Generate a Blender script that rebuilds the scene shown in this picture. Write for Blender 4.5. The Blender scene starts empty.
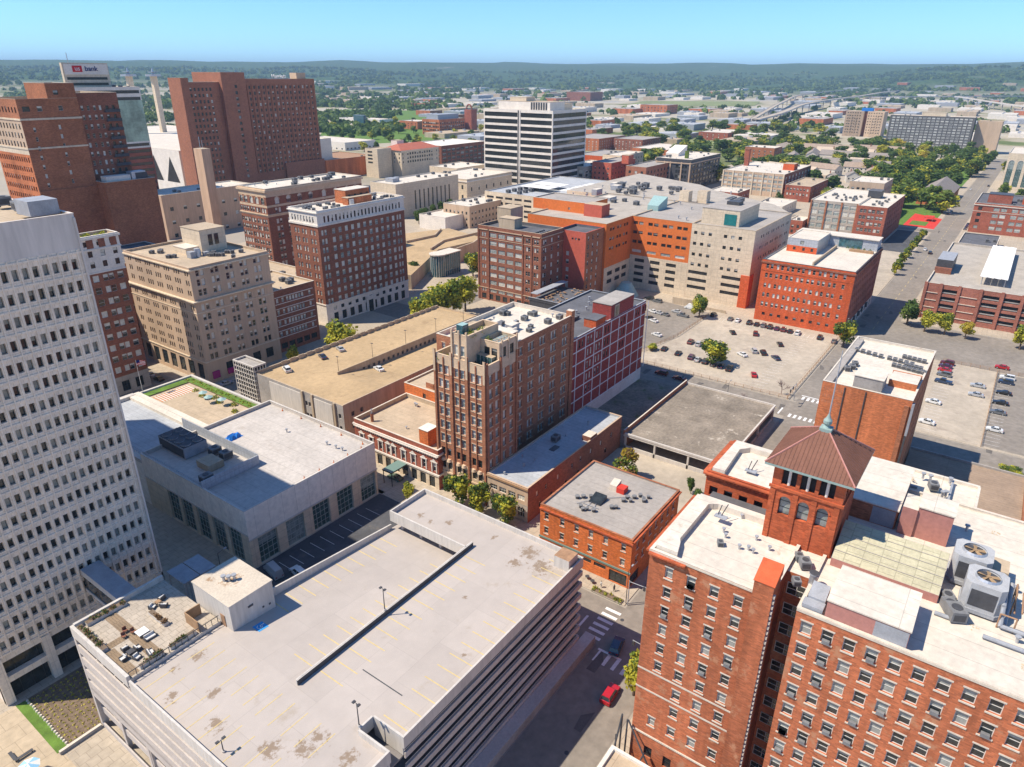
import bpy, math, random
from mathutils import Vector, Matrix
R=math.radians
random.seed(7)
sc=bpy.context.scene
COL=sc.collection
# ---------------------------------------------------------------- camera
CAMP=Vector((0,0,100.0))
PITCH,YAW,ROLL=R(24.0),R(35.8),R(0.3)
fw=Vector((math.cos(YAW),math.sin(YAW),0)); rt=Vector((math.sin(YAW),-math.cos(YAW),0)); up=Vector((0,0,1))
cf=math.cos(PITCH)*fw-math.sin(PITCH)*up; cu=math.sin(PITCH)*fw+math.cos(PITCH)*up
cr=math.cos(ROLL)*rt+math.sin(ROLL)*cu; cu2=-math.sin(ROLL)*rt+math.cos(ROLL)*cu
cam=bpy.data.objects.new('camera',bpy.data.cameras.new('camera')); COL.objects.link(cam)
cam.matrix_world=Matrix(((cr.x,cu2.x,-cf.x,0),(cr.y,cu2.y,-cf.y,0),(cr.z,cu2.z,-cf.z,100.0),(0,0,0,1)))
cam.data.sensor_width=36; cam.data.lens=36*697/1024; cam.data.clip_start=1; cam.data.clip_end=60000
sc.camera=cam
# ---------------------------------------------------------------- sky, sun, exposure
w=bpy.data.worlds.new('World'); sc.world=w; w.use_nodes=True
nt=w.node_tree; bg=nt.nodes['Background']
sky=nt.nodes.new('ShaderNodeTexSky'); sky.sky_type='NISHITA'; sky.sun_disc=False
SUN=Vector((-.475,.51,1.0)).normalized()
sky.sun_elevation=math.asin(SUN.z); sky.sun_rotation=math.atan2(SUN.x,SUN.y)
sky.altitude=2500; sky.air_density=1.0; sky.dust_density=.0; sky.ozone_density=4.0
tint=nt.nodes.new('ShaderNodeMix'); tint.data_type='RGBA'; tint.blend_type='MULTIPLY'; tint.inputs[0].default_value=1; tint.inputs[7].default_value=(.56,.80,.97,1)
nt.links.new(sky.outputs[0],tint.inputs[6]); nt.links.new(tint.outputs[2],bg.inputs[0]); bg.inputs[1].default_value=.15
sl=bpy.data.lights.new('sun','SUN'); sl.energy=4.5; sl.angle=R(.53); sl.color=(1,.91,.77)
so=bpy.data.objects.new('sun',sl); COL.objects.link(so); so.rotation_euler=SUN.to_track_quat('Z','Y').to_euler(); so.location=(-200,200,400)
sc.view_settings.view_transform='Standard'; sc.view_settings.look='None'; sc.view_settings.exposure=.52; sc.view_settings.gamma=1
sc.view_settings.use_curve_mapping=False
sc.cycles.max_bounces=6; sc.cycles.diffuse_bounces=3; sc.cycles.glossy_bounces=3; sc.cycles.volume_bounces=0
# ---------------------------------------------------------------- materials
MATS={}
def mat(name,col=(.5,.5,.5),kind='plain',rough=.85,var=.14,sc_=.25,col2=None,thr=.62,bs=(.6,.2),mortar=None,metal=0,spec=.3,bump=.0,streak=False,fine=.11):
    m=bpy.data.materials.new(name); m.use_nodes=True; MATS[name]=m
    n=m.node_tree; N=n.nodes; L=n.links; b=N['Principled BSDF']
    b.inputs['Roughness'].default_value=rough; b.inputs['Metallic'].default_value=metal; b.inputs['Specular IOR Level'].default_value=spec
    if kind=='flat':
        b.inputs['Base Color'].default_value=(*col,1); return m
    g=N.new('ShaderNodeNewGeometry'); vec=g.outputs['Position']
    def noise(s,det=4,v=vec,rg=.6):
        t=N.new('ShaderNodeTexNoise'); t.inputs['Scale'].default_value=s; t.inputs['Detail'].default_value=det; t.inputs['Roughness'].default_value=rg; L.new(v,t.inputs['Vector']); return t.outputs['Fac']
    def ramp(f,a,b_,c0,c1):
        r=N.new('ShaderNodeValToRGB'); r.color_ramp.elements[0].position=a; r.color_ramp.elements[1].position=b_
        r.color_ramp.elements[0].color=(*c0,1); r.color_ramp.elements[1].color=(*c1,1); L.new(f,r.inputs[0]); return r.outputs[0]
    def mix(t,a,b_,f):
        x=N.new('ShaderNodeMix'); x.data_type='RGBA'; x.blend_type=t
        if isinstance(f,(int,float)): x.inputs[0].default_value=f
        else: L.new(f,x.inputs[0])
        L.new(a,x.inputs[6]); L.new(b_,x.inputs[7]); return x.outputs[2]
    lo=tuple(c*(1-var) for c in col); hi=tuple(c*(1+var) for c in col)
    v2=vec
    if streak:
        mp=N.new('ShaderNodeMapping'); mp.inputs['Scale'].default_value=(1,1,.12); L.new(vec,mp.inputs[0]); v2=mp.outputs[0]
    c=ramp(noise(sc_,5,v2),.3,.7,lo,hi)
    c=mix('MULTIPLY',c,ramp(noise(sc_*9,3,v2),.3,.7,(1-fine,1-fine,1-fine),(1+fine,1+fine,1+fine)),1.0)
    if kind in('brick','panel','seam'):
        s=N.new('ShaderNodeSeparateXYZ'); L.new(vec,s.inputs[0]); a=N.new('ShaderNodeMath'); L.new(s.outputs[0],a.inputs[0]); L.new(s.outputs[1],a.inputs[1])
        cb=N.new('ShaderNodeCombineXYZ')
        if kind=='seam': L.new(s.outputs[0],cb.inputs[0]); L.new(s.outputs[1],cb.inputs[1])
        else: L.new(a.outputs[0],cb.inputs[0]); L.new(s.outputs[2],cb.inputs[1])
        bt=N.new('ShaderNodeTexBrick'); L.new(cb.outputs[0],bt.inputs['Vector']); bt.inputs['Scale'].default_value=1
        bt.inputs['Brick Width'].default_value=bs[0]; bt.inputs['Row Height'].default_value=bs[1]; bt.inputs['Mortar Size'].default_value=.022 if kind=='brick' else .05
        bt.inputs['Color1'].default_value=(.72,.72,.72,1) if kind=='brick' else (.96,.96,.96,1)
        bt.inputs['Color2'].default_value=(1.25,1.2,1.15,1) if kind=='brick' else (1.03,1.03,1.03,1)
        mm=mortar or ((1.0,1.0,1.0) if kind=='brick' else (.72,.72,.72))
        bt.inputs['Mortar'].default_value=(*mm,1)
        if kind=='panel': bt.offset=0
        c=mix('MULTIPLY',c,bt.outputs['Color'],1.0)
    if col2:
        f=ramp(noise(sc_*1.7+.03,6,vec,.7),thr,thr+.08,(0,0,0),(1,1,1))
        r=N.new('ShaderNodeRGB'); r.outputs[0].default_value=(*col2,1)
        c=mix('MIX',c,r.outputs[0],f)
    L.new(c,b.inputs['Base Color'])
    if bump:
        bn=N.new('ShaderNodeBump'); bn.inputs['Strength'].default_value=bump; bn.inputs['Distance'].default_value=.1; L.new(noise(sc_*12),bn.inputs['Height']); L.new(bn.outputs[0],b.inputs['Normal'])
    return m
mat('stucco_peach',(.56,.37,.24),'plain',.9,.12,.15,streak=True)
def glass(name,col=(.03,.035,.035),rough=.08):
    return mat(name,col,'plain',rough,.5,.9,spec=.6)
mat('brick_hotel',(.42,.135,.062),'brick',.9,.3,.16,streak=True,col2=(.47,.22,.12),thr=.56); mat('brick_annex',(.42,.10,.04),'brick',.9,.25,.2)
mat('brick_orange',(.54,.105,.035),'brick',.9,.22,.12,streak=True,col2=(.47,.14,.07),thr=.58); mat('brick_small',(.58,.16,.045),'brick',.9,.2,.25,streak=True,col2=(.5,.2,.09),thr=.6)
mat('brick_red',(.33,.105,.065),'brick',.9,.22,.12); mat('brick_dark',(.26,.105,.065),'brick',.9,.2,.1)
mat('brick_brown',(.36,.145,.075),'brick',.9,.2,.1); mat('brick_apt',(.38,.165,.09),'brick',.9,.2,.2)
mat('brick_maroon',(.30,.055,.045),'brick',.85,.12,.2); mat('brick_store',(.46,.155,.065),'brick',.9,.3,.15,streak=True)
mat('brick_coral',(.52,.13,.08),'brick',.9,.15,.1); mat('brick_slab',(.36,.15,.09),'brick',.9,.1,.05)
mat('stucco_orange',(.66,.17,.04),'plain',.85,.08,.1); mat('stucco_red',(.5,.11,.07),'plain',.85,.08,.1)
mat('stone_tan',(.53,.385,.265),'plain',.9,.13,.15,streak=True,fine=.08); mat('stone_grey',(.42,.37,.31),'panel',.85,.12,.1,bs=(2.4,1.6))
mat('stone_beige',(.66,.54,.39),'panel',.85,.1,.1,bs=(3,1.8)); mat('terracotta',(.62,.46,.31),'plain',.8,.14,.4)
mat('stone_white',(.74,.67,.58),'plain',.8,.1,.2); mat('precast',(.80,.68,.55),'panel',.85,.07,.15,bs=(1.43,3.526),mortar=(.8,.8,.8))
mat('precast_top',(.68,.60,.53),'plain',.85,.12,.12,streak=True); mat('conc_white',(.56,.515,.46),'plain',.85,.08,.2,streak=True)
mat('conc_panel',(.86,.77,.66),'panel',.7,.06,.1,bs=(3.6,7.6)); mat('conc_tan',(.46,.36,.25),'plain',.9,.18,.2,streak=True)
mat('conc_grey',(.36,.33,.3),'plain',.9,.18,.2,col2=(.24,.2,.17)); mat('conc_garage',(.52,.46,.41),'plain',.9,.08,.3)
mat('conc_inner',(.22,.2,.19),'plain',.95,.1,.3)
mat('roof_white',(.64,.57,.475),'seam',.75,.08,.12,col2=(.46,.37,.28),thr=.66,bs=(3.2,60)); mat('roof_grey',(.36,.325,.29),'seam',.85,.12,.1,col2=(.27,.24,.21),thr=.62,bs=(2.5,40))
mat('roof_tan',(.46,.36,.25),'seam',.85,.12,.1,col2=(.42,.33,.25),thr=.64,bs=(3,30)); mat('roof_dark',(.12,.12,.13),'seam',.85,.2,.2,bs=(2,30))
mat('roof_bluegrey',(.42,.43,.44),'seam',.7,.12,.15,col2=(.36,.36,.37),thr=.64,bs=(1.6,40)); mat('roof_brown',(.33,.24,.17),'seam',.9,.14,.12,bs=(1.2,50))
mat('roof_pebble',(.40,.355,.3),'plain',.95,.14,.2,col2=(.40,.34,.29),thr=.6)
mat('void_shade',(.035,.033,.032),'plain',.95,.4,.5); mat('grass_dry',(.21,.235,.09),'plain',.95,.2,.01); mat('deck',(.45,.395,.35),'seam',.9,.06,.05,col2=(.40,.34,.28),thr=.6,fine=.04,bs=(9.2,6.3),mortar=(.9,.9,.9)); mat('deck_tan',(.45,.32,.18),'plain',.9,.12,.08,col2=(.36,.25,.14),thr=.6)  # near-black material puts the unlit depth behind openings into colour
mat('deck_old',(.25,.21,.165),'seam',.95,.3,.14,col2=(.5,.44,.36),thr=.60,bs=(4,60),fine=.2); mat('yard',(.22,.19,.15),'plain',.95,.35,.12,col2=(.12,.14,.06),thr=.56,fine=.25); mat('soil_stain',(.27,.2,.14),'plain',.95,.25,.8)
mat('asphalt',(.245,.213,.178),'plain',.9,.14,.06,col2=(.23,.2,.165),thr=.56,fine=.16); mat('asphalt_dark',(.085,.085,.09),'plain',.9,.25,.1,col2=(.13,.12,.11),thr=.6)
mat('asphalt_pale',(.43,.365,.285),'plain',.92,.18,.05,col2=(.35,.29,.23),thr=.57); mat('pavement',(.43,.36,.275),'seam',.9,.1,.08,bs=(1.8,1.8))
mat('plaza',(.48,.38,.26),'seam',.85,.08,.1,bs=(3.5,3.5)); mat('kerb',(.5,.45,.38),'plain',.9,.1,.3)
mat('paint_white',(.75,.73,.7),'plain',.8,.1,2); mat('paint_yellow',(.60,.46,.20),'plain',.85,.12,1.5); mat('paint_blue',(.05,.3,.62),'flat')
glass('glass'); glass('glass_green',(.05,.10,.09)); glass('glass_blue',(.05,.12,.14)); mat('glass_pale',(.25,.29,.27),'plain',.12,.4,.9,spec=.6)
mat('blind',(.62,.6,.52),'plain',.35,.2,1.2,spec=.5); mat('blind_grey',(.30,.31,.28),'plain',.25,.25,1.2,spec=.5)
mat('frame_white',(.66,.63,.57),'flat',.6); mat('frame_pale',(.34,.38,.36),'flat',.5); mat('metal_white',(.58,.58,.57),'plain',.5,.08,1); mat('roof_hall',(.50,.455,.41),'seam',.8,.1,.12,col2=(.42,.37,.32),thr=.6,bs=(3.2,60)); mat('frame_dark',(.04,.045,.045),'flat',.5); mat('frame_green',(.16,.25,.22),'flat',.5); mat('frame_bronze',(.12,.08,.06),'flat',.5)
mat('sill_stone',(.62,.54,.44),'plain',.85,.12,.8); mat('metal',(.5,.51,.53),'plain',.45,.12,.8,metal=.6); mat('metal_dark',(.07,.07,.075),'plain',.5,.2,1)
mat('metal_grey',(.33,.34,.36),'plain',.55,.15,.6); mat('metal_pink',(.44,.2,.165),'plain',.6,.06,.2); mat('metal_rust',(.36,.21,.12),'plain',.8,.25,1)
mat('metal_teal',(.30,.44,.42),'plain',.6,.12,1); mat('tile_red',(.20,.092,.062),'plain',.85,.14,.5); mat('copper',(.27,.36,.33),'plain',.7,.12,1)
mat('ac_grey',(.2,.2,.2),'plain',.6,.2,.8); mat('screen',(.40,.42,.45),'panel',.6,.08,.2,bs=(1.2,1.2)); mat('fan_tan',(.33,.22,.12),'plain',.7,.15,1)
mat('leaf_dark',(.085,.14,.03),'plain',.7,.3,.5); mat('leaf_mid',(.17,.235,.04),'plain',.7,.3,.5); mat('leaf_lime',(.50,.47,.05),'plain',.7,.25,.5); mat('leaf_yellow',(.5,.38,.05),'plain',.7,.25,.5)
mat('leaf_rust',(.22,.12,.05),'plain',.7,.25,.5); mat('bark',(.12,.085,.06),'plain',.95,.25,2); mat('twig',(.27,.19,.17),'plain',.95,.2,2)
mat('grass',(.11,.19,.03),'plain',.95,.3,.5,col2=(.16,.2,.05)); mat('mulch',(.18,.13,.09),'plain',.95,.35,1.5); mat('flower',(.5,.42,.08),'plain',.9,.3,2)
mat('red_paint',(.6,.05,.03),'plain',.7,.1,.5); mat('tarp_blue',(.02,.18,.55),'plain',.5,.2,1); mat('wood',(.36,.22,.12),'plain',.8,.2,1); mat('cushion',(.62,.6,.56),'plain',.9,.08,2)
mat('canvas',(.8,.77,.72),'plain',.85,.05,1); mat('sign_red',(.55,.02,.03),'flat'); mat('sign_navy',(.01,.02,.14),'flat'); mat('magenta',(.38,.03,.17),'flat')
mat('tyre',(.02,.02,.02),'flat',.9); mat('lens_white',(.7,.7,.65),'flat',.2); mat('lens_red',(.35,.01,.01),'flat',.2)
def spots(name,pts,col):
    """irregular worn patches at fixed places, broken up by noise"""
    n=MATS[name].node_tree; N=n.nodes; L=n.links; b=N['Principled BSDF']; old=b.inputs['Base Color'].links[0].from_socket
    g=N.new('ShaderNodeNewGeometry'); acc=None
    for x,y,z,r in pts:
        d=N.new('ShaderNodeVectorMath'); d.operation='DISTANCE'; L.new(g.outputs['Position'],d.inputs[0]); d.inputs[1].default_value=(x,y,z)
        m=N.new('ShaderNodeMapRange'); m.inputs[1].default_value=r; m.inputs[2].default_value=0; L.new(d.outputs['Value'],m.inputs[0])
        if acc is None: acc=m.outputs[0]
        else: a=N.new('ShaderNodeMath'); a.operation='MAXIMUM'; L.new(acc,a.inputs[0]); L.new(m.outputs[0],a.inputs[1]); acc=a.outputs[0]
    t=N.new('ShaderNodeTexNoise'); t.inputs['Scale'].default_value=1.1; t.inputs['Detail'].default_value=8; t.inputs['Roughness'].default_value=.72; L.new(g.outputs['Position'],t.inputs['Vector'])
    s=N.new('ShaderNodeMath'); s.operation='MULTIPLY_ADD'; L.new(acc,s.inputs[0]); s.inputs[1].default_value=.34; L.new(t.outputs['Fac'],s.inputs[2])
    r_=N.new('ShaderNodeValToRGB'); r_.color_ramp.elements[0].position=.68; r_.color_ramp.elements[1].position=.78; r_.color_ramp.elements[1].color=(.85,.85,.85,1); L.new(s.outputs[0],r_.inputs[0])
    x=N.new('ShaderNodeMix'); x.data_type='RGBA'; L.new(r_.outputs[0],x.inputs[0]); L.new(old,x.inputs[6]); x.inputs[7].default_value=(*col,1); L.new(x.outputs[2],b.inputs['Base Color'])
for k in ('leaf_dark','leaf_mid','leaf_lime','leaf_yellow','leaf_rust'):
    n=MATS[k].node_tree; b=n.nodes['Principled BSDF']; t=n.nodes.new('ShaderNodeBsdfTranslucent'); x=n.nodes.new('ShaderNodeMixShader'); x.inputs[0].default_value=.38
    n.links.new(b.inputs['Base Color'].links[0].from_socket,t.inputs[0]); n.links.new(b.outputs[0],x.inputs[1]); n.links.new(t.outputs[0],x.inputs[2]); n.links.new(x.outputs[0],n.nodes['Material Output'].inputs[0])
mat('terrace_floor',(.44,.375,.30),'seam',.9,.1,.3,bs=(1.2,1.2)); mat('terrace_path',(.27,.195,.125),'seam',.9,.15,.4,bs=(.4,2)); mat('roof_stair',(.56,.48,.38),'plain',.9,.1,.3)
spots('deck',[(33,62,20,3.0),(35.5,58.5,20,3.2),(38,58.2,20,2.6),(31,71,20,2.6),(38,53,20,2.6),(84,54,20,4.2),(86,58,20,4.0),(82,58.5,20,2.6),(83,82,20,1.6),(84.5,76,20,1.8),(82.5,79,20,1.4),(34,76,20,2),(30,80,20,1.9),(86,66,20,1.4),(36.5,84,20,2.2),(33,84.5,20,1.6),(60,52,20,1.0),(70,60,20,1.2)],(.24,.17,.11))
spots('roof_stair',[(46.4,89.6,24.85,3.0),(44.5,92,24.85,1.6)],(.3,.17,.08))
for k,c in dict(black=(.012,.012,.014),white=(.72,.72,.70),silver=(.42,.43,.44),grey=(.14,.145,.15),red=(.45,.012,.015),darkred=(.12,.015,.02),blue=(.02,.04,.085),green=(.08,.13,.09),purple=(.07,.02,.06)).items():
    mm=mat('car_'+k,c,'flat',.3,metal=.0,spec=.6); mm.node_tree.nodes['Principled BSDF'].inputs['Coat Weight'].default_value=.5
# ---------------------------------------------------------------- helpers
class MB:
    def __init__(s): s.v=[]; s.f=[]; s.m=[]; s.ms=[]
    def mi(s,m):
        if m not in s.ms: s.ms.append(m)
        return s.ms.index(m)
    def poly(s,ps,m):
        i=len(s.v); s.v.extend(ps); s.f.append(tuple(range(i,i+len(ps)))); s.m.append(s.mi(m))
    def box(s,x0,y0,z0,x1,y1,z1,m,top=None,bottom=True):
        i=len(s.v); s.v+= [(x0,y0,z0),(x1,y0,z0),(x1,y1,z0),(x0,y1,z0),(x0,y0,z1),(x1,y0,z1),(x1,y1,z1),(x0,y1,z1)]
        k=s.mi(m); kt=s.mi(top) if top else k
        fs=[(0,1,5,4),(1,2,6,5),(2,3,7,6),(3,0,4,7),(4,5,6,7)]+([(3,2,1,0)] if bottom else [])
        for j,f in enumerate(fs): s.f.append(tuple(i+a for a in f)); s.m.append(kt if j==4 else k)
    def prism(s,pts,z0,z1,m,top=None,bottom=False):
        n=len(pts); i=len(s.v)
        za=z0 if isinstance(z0,(list,tuple)) else [z0]*n; zb=z1 if isinstance(z1,(list,tuple)) else [z1]*n
        s.v+=[(p[0],p[1],za[k]) for k,p in enumerate(pts)]+[(p[0],p[1],zb[k]) for k,p in enumerate(pts)]
        k=s.mi(m)
        for a in range(n): b=(a+1)%n; s.f.append((i+a,i+b,i+n+b,i+n+a)); s.m.append(k)
        s.f.append(tuple(i+n+a for a in range(n))); s.m.append(s.mi(top or m))
        if bottom: s.f.append(tuple(i+n-1-a for a in range(n))); s.m.append(k)
    def cyl(s,x,y,z0,z1,r,m,n=10,r2=None,top=None):
        r2=r if r2 is None else r2
        P=[(x+r*math.cos(2*math.pi*a/n),y+r*math.sin(2*math.pi*a/n)) for a in range(n)]
        i=len(s.v); s.v+=[(p[0],p[1],z0) for p in P]+[(x+(p[0]-x)*r2/r,y+(p[1]-y)*r2/r,z1) for p in P]
        k=s.mi(m)
        for a in range(n): b=(a+1)%n; s.f.append((i+a,i+b,i+n+b,i+n+a)); s.m.append(k)
        s.f.append(tuple(i+n+a for a in range(n))); s.m.append(s.mi(top or m))
    def tube(s,p,q,r,m,n=6,r2=None):
        p=Vector(p);q=Vector(q);d=(q-p).normalized(); a=d.orthogonal().normalized(); b=d.cross(a); r2=r if r2 is None else r2
        i=len(s.v); k=s.mi(m)
        for c,rr in((p,r),(q,r2)):
            for j in range(n): t=2*math.pi*j/n; s.v.append(tuple(c+a*math.cos(t)*rr+b*math.sin(t)*rr))
        for j in range(n): l=(j+1)%n; s.f.append((i+j,i+l,i+n+l,i+n+j)); s.m.append(k)
        s.f.append(tuple(i+n+j for j in range(n))); s.m.append(k); s.f.append(tuple(i+n-1-j for j in range(n))); s.m.append(k)
    def mesh(s,name,off=(0,0,0)):
        me=bpy.data.meshes.new(name); ox,oy,oz=off
        me.from_pydata([(a-ox,b-oy,c-oz) for a,b,c in s.v],[],s.f)
        for m in s.ms: me.materials.append(MATS[m])
        me.polygons.foreach_set('material_index',s.m); me.update(); return me
    def build(s,name,parent=None,kind=None,loc=None):
        if not s.f: return None
        L=WL[parent.name] if parent else (loc or (0,0,0))
        o=bpy.data.objects.new(name,s.mesh(name,L)); COL.objects.link(o); o.parent=parent
        if not parent: o.location=L
        WL[o.name]=L
        if kind: o['kind']=kind
        return o
WL={}
def thing(name,label,cat,loc,group=None):
    o=bpy.data.objects.new(name,None); COL.objects.link(o); o.location=loc; o.empty_display_size=.5
    WL[o.name]=tuple(loc); tag(o,label,cat,group); return o
def tag(o,label,cat,group=None):
    o['label']=label; o['category']=cat
    if group: o['group']=group
    return o
def inst(name,me,parent,loc,rz=0,scale=None):
    o=bpy.data.objects.new(name,me); COL.objects.link(o); o.parent=parent
    L=WL[parent.name] if parent else (0,0,0)
    o.location=(loc[0]-L[0],loc[1]-L[1],loc[2]-L[2]); o.rotation_euler=(0,0,rz)
    if scale: o.scale=scale
    WL[o.name]=tuple(loc); return o
def copy_tree(o,parent=None):
    c=o.copy(); COL.objects.link(c); c.parent=parent
    for ch in o.children: copy_tree(ch,c)
    return c
ROT={'y-':0,'x-':-math.pi/2,'x+':math.pi/2,'y+':math.pi}
def fp(face,c,a,d,z):
    if face=='x-': return (c+d,a,z)
    if face=='x+': return (c-d,a,z)
    if face=='y-': return (a,c+d,z)
    return (a,c-d,z)
def facade(mb,face,c,a0,a1,z0,z1,ops,m,rec=.25,mr=None):
    """wall sheet with real rectangular openings and reveals"""
    mr=mr or m
    zs=sorted({z0,z1,*[round(o[1]-o[3]/2,3) for o in ops],*[round(o[1]+o[3]/2,3) for o in ops]})
    zs=[z for z in zs if z0<=z<=z1]
    for za,zb in zip(zs[:-1],zs[1:]):
        if zb-za<1e-4: continue
        zc=(za+zb)/2
        iv=sorted((o[0]-o[2]/2,o[0]+o[2]/2) for o in ops if o[1]-o[3]/2<zc<o[1]+o[3]/2)
        cur=a0
        for l,r in iv:
            if l>cur+1e-4: mb.poly([fp(face,c,cur,0,za),fp(face,c,l,0,za),fp(face,c,l,0,zb),fp(face,c,cur,0,zb)],m)
            cur=max(cur,r)
        if a1>cur+1e-4: mb.poly([fp(face,c,cur,0,za),fp(face,c,a1,0,za),fp(face,c,a1,0,zb),fp(face,c,cur,0,zb)],m)
    for o in ops:
        l,r,b,t=o[0]-o[2]/2,o[0]+o[2]/2,o[1]-o[3]/2,o[1]+o[3]/2
        for p,q in(((l,b),(r,b)),((r,b),(r,t)),((r,t),(l,t)),((l,t),(l,b))):
            mb.poly([fp(face,c,p[0],0,p[1]),fp(face,c,q[0],0,q[1]),fp(face,c,q[0],rec,q[1]),fp(face,c,p[0],rec,p[1])],mr)
# styles: frame, glass, blind, nx, nz mullions, probs(none, third, half, full)
STY={'dh':dict(f='frame_white',g='glass',b='blind',nx=0,nz=1,p=(.2,.2,.3,.3)),
'hotel':dict(f='frame_white',g='glass',b='blind_grey',nx=0,nz=1,p=(.25,.15,.3,.3),sub=1,sill='sill_stone',ft=.08),
'dark':dict(f='frame_dark',g='glass',b='blind_grey',nx=0,nz=0,p=(.6,.2,.1,.1)),
'darkdh':dict(f='frame_dark',g='glass',b='blind',nx=0,nz=1,p=(.65,.15,.15,.05)),
'office':dict(f='frame_dark',g='glass',b='blind_grey',nx=0,nz=0,p=(.4,.12,.13,.35),ft=.05),
'slabwin':dict(f='frame_white',g='glass',b='blind',nx=1,nz=0,p=(.2,.2,.3,.3),ft=.4),
'pale':dict(f='frame_white',g='glass_pale',b='blind',nx=0,nz=1,p=(.15,.15,.3,.4)),
'loft':dict(f='frame_white',g='glass',b='blind',nx=2,nz=1,p=(.4,.2,.2,.2)),
'steel':dict(f='frame_white',g='glass_pale',b='blind',nx=3,nz=2,p=(.4,.2,.2,.2)),
'apt':dict(f='frame_white',g='glass_pale',b='blind',nx=0,nz=1,p=(.35,.2,.25,.2),sub=1,sill='terracotta'),
'curtain':dict(f='frame_pale',g='glass_green',b='glass_pale',nx=3,nz=4,p=(.2,.4,.3,.1),ft=.13),
'strip':dict(f='frame_dark',g='glass',b='glass',nx=12,nz=0,p=(1,0,0,0)),
'hole':dict(f='frame_dark',g='void_shade',b='glass',nx=0,nz=0,p=(1,0,0,0),ft=.02),  # pane painted with the darkness of the space behind
'slit':dict(f='frame_dark',g='glass',b='glass',nx=0,nz=3,p=(1,0,0,0)),
'shop':dict(f='frame_dark',g='glass',b='blind',nx=2,nz=1,p=(1,0,0,0)),
'store':dict(f='frame_dark',g='glass_pale',b='blind',nx=0,nz=2,p=(1,0,0,0))}
WC={}
def winmb(st,w,h,v,rec,mb=None,T=None):
    """window in local axes: x along wall, y inward, z up"""
    S=STY[st]; mb=mb or MB(); ft=S.get('ft',.07); T=T or (lambda x,y,z:(x,y,z))
    def bx(x0,y0,z0,x1,y1,z1,m):
        P=[T(*p) for p in((x0,y0,z0),(x1,y0,z0),(x1,y1,z0),(x0,y1,z0),(x0,y0,z1),(x1,y0,z1),(x1,y1,z1),(x0,y1,z1))]
        for f in((0,1,5,4),(1,2,6,5),(3,0,4,7),(4,5,6,7),(3,2,1,0)): mb.poly([P[k] for k in f],m)
    fr=(0,.34,.52,1)[v]; zb=h/2-h*fr; X=w/2; Z=h/2
    if fr<1: mb.poly([T(-X,rec,-Z),T(X,rec,-Z),T(X,rec,zb),T(-X,rec,zb)],S['g'])
    if fr>0: mb.poly([T(-X,rec,zb),T(X,rec,zb),T(X,rec,Z),T(-X,rec,Z)],S['b'])
    y0,y1=rec-.06,rec-.004; f=S['f']
    bx(-X,y0,-Z,-X+ft,y1,Z,f); bx(X-ft,y0,-Z,X,y1,Z,f); bx(-X+ft,y0,Z-ft,X-ft,y1,Z,f); bx(-X+ft,y0,-Z,X-ft,y1,-Z+ft,f)
    for k in range(S['nx']): x=-X+w*(k+1)/(S['nx']+1); bx(x-ft/2,y0+.01,-Z+ft,x+ft/2,y1,Z-ft,f)
    for k in range(S['nz']): z=-Z+h*(k+1)/(S['nz']+1); bx(-X+ft,y0+.02,z-ft/2,X-ft,y1,z+ft/2,f)
    return mb
def sillmb(st,w,h):
    mb=MB(); m=STY[st]['sill']
    mb.box(-w/2-.12,-.1,-h/2-.2,w/2+.12,.05,-h/2-.003,m)
    return mb
def lintelmb(st,w,h):
    mb=MB(); mb.box(-w/2-.12,-.04,h/2+.003,w/2+.12,.03,h/2+.22,STY[st]['sill']); return mb
BL=[]
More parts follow.
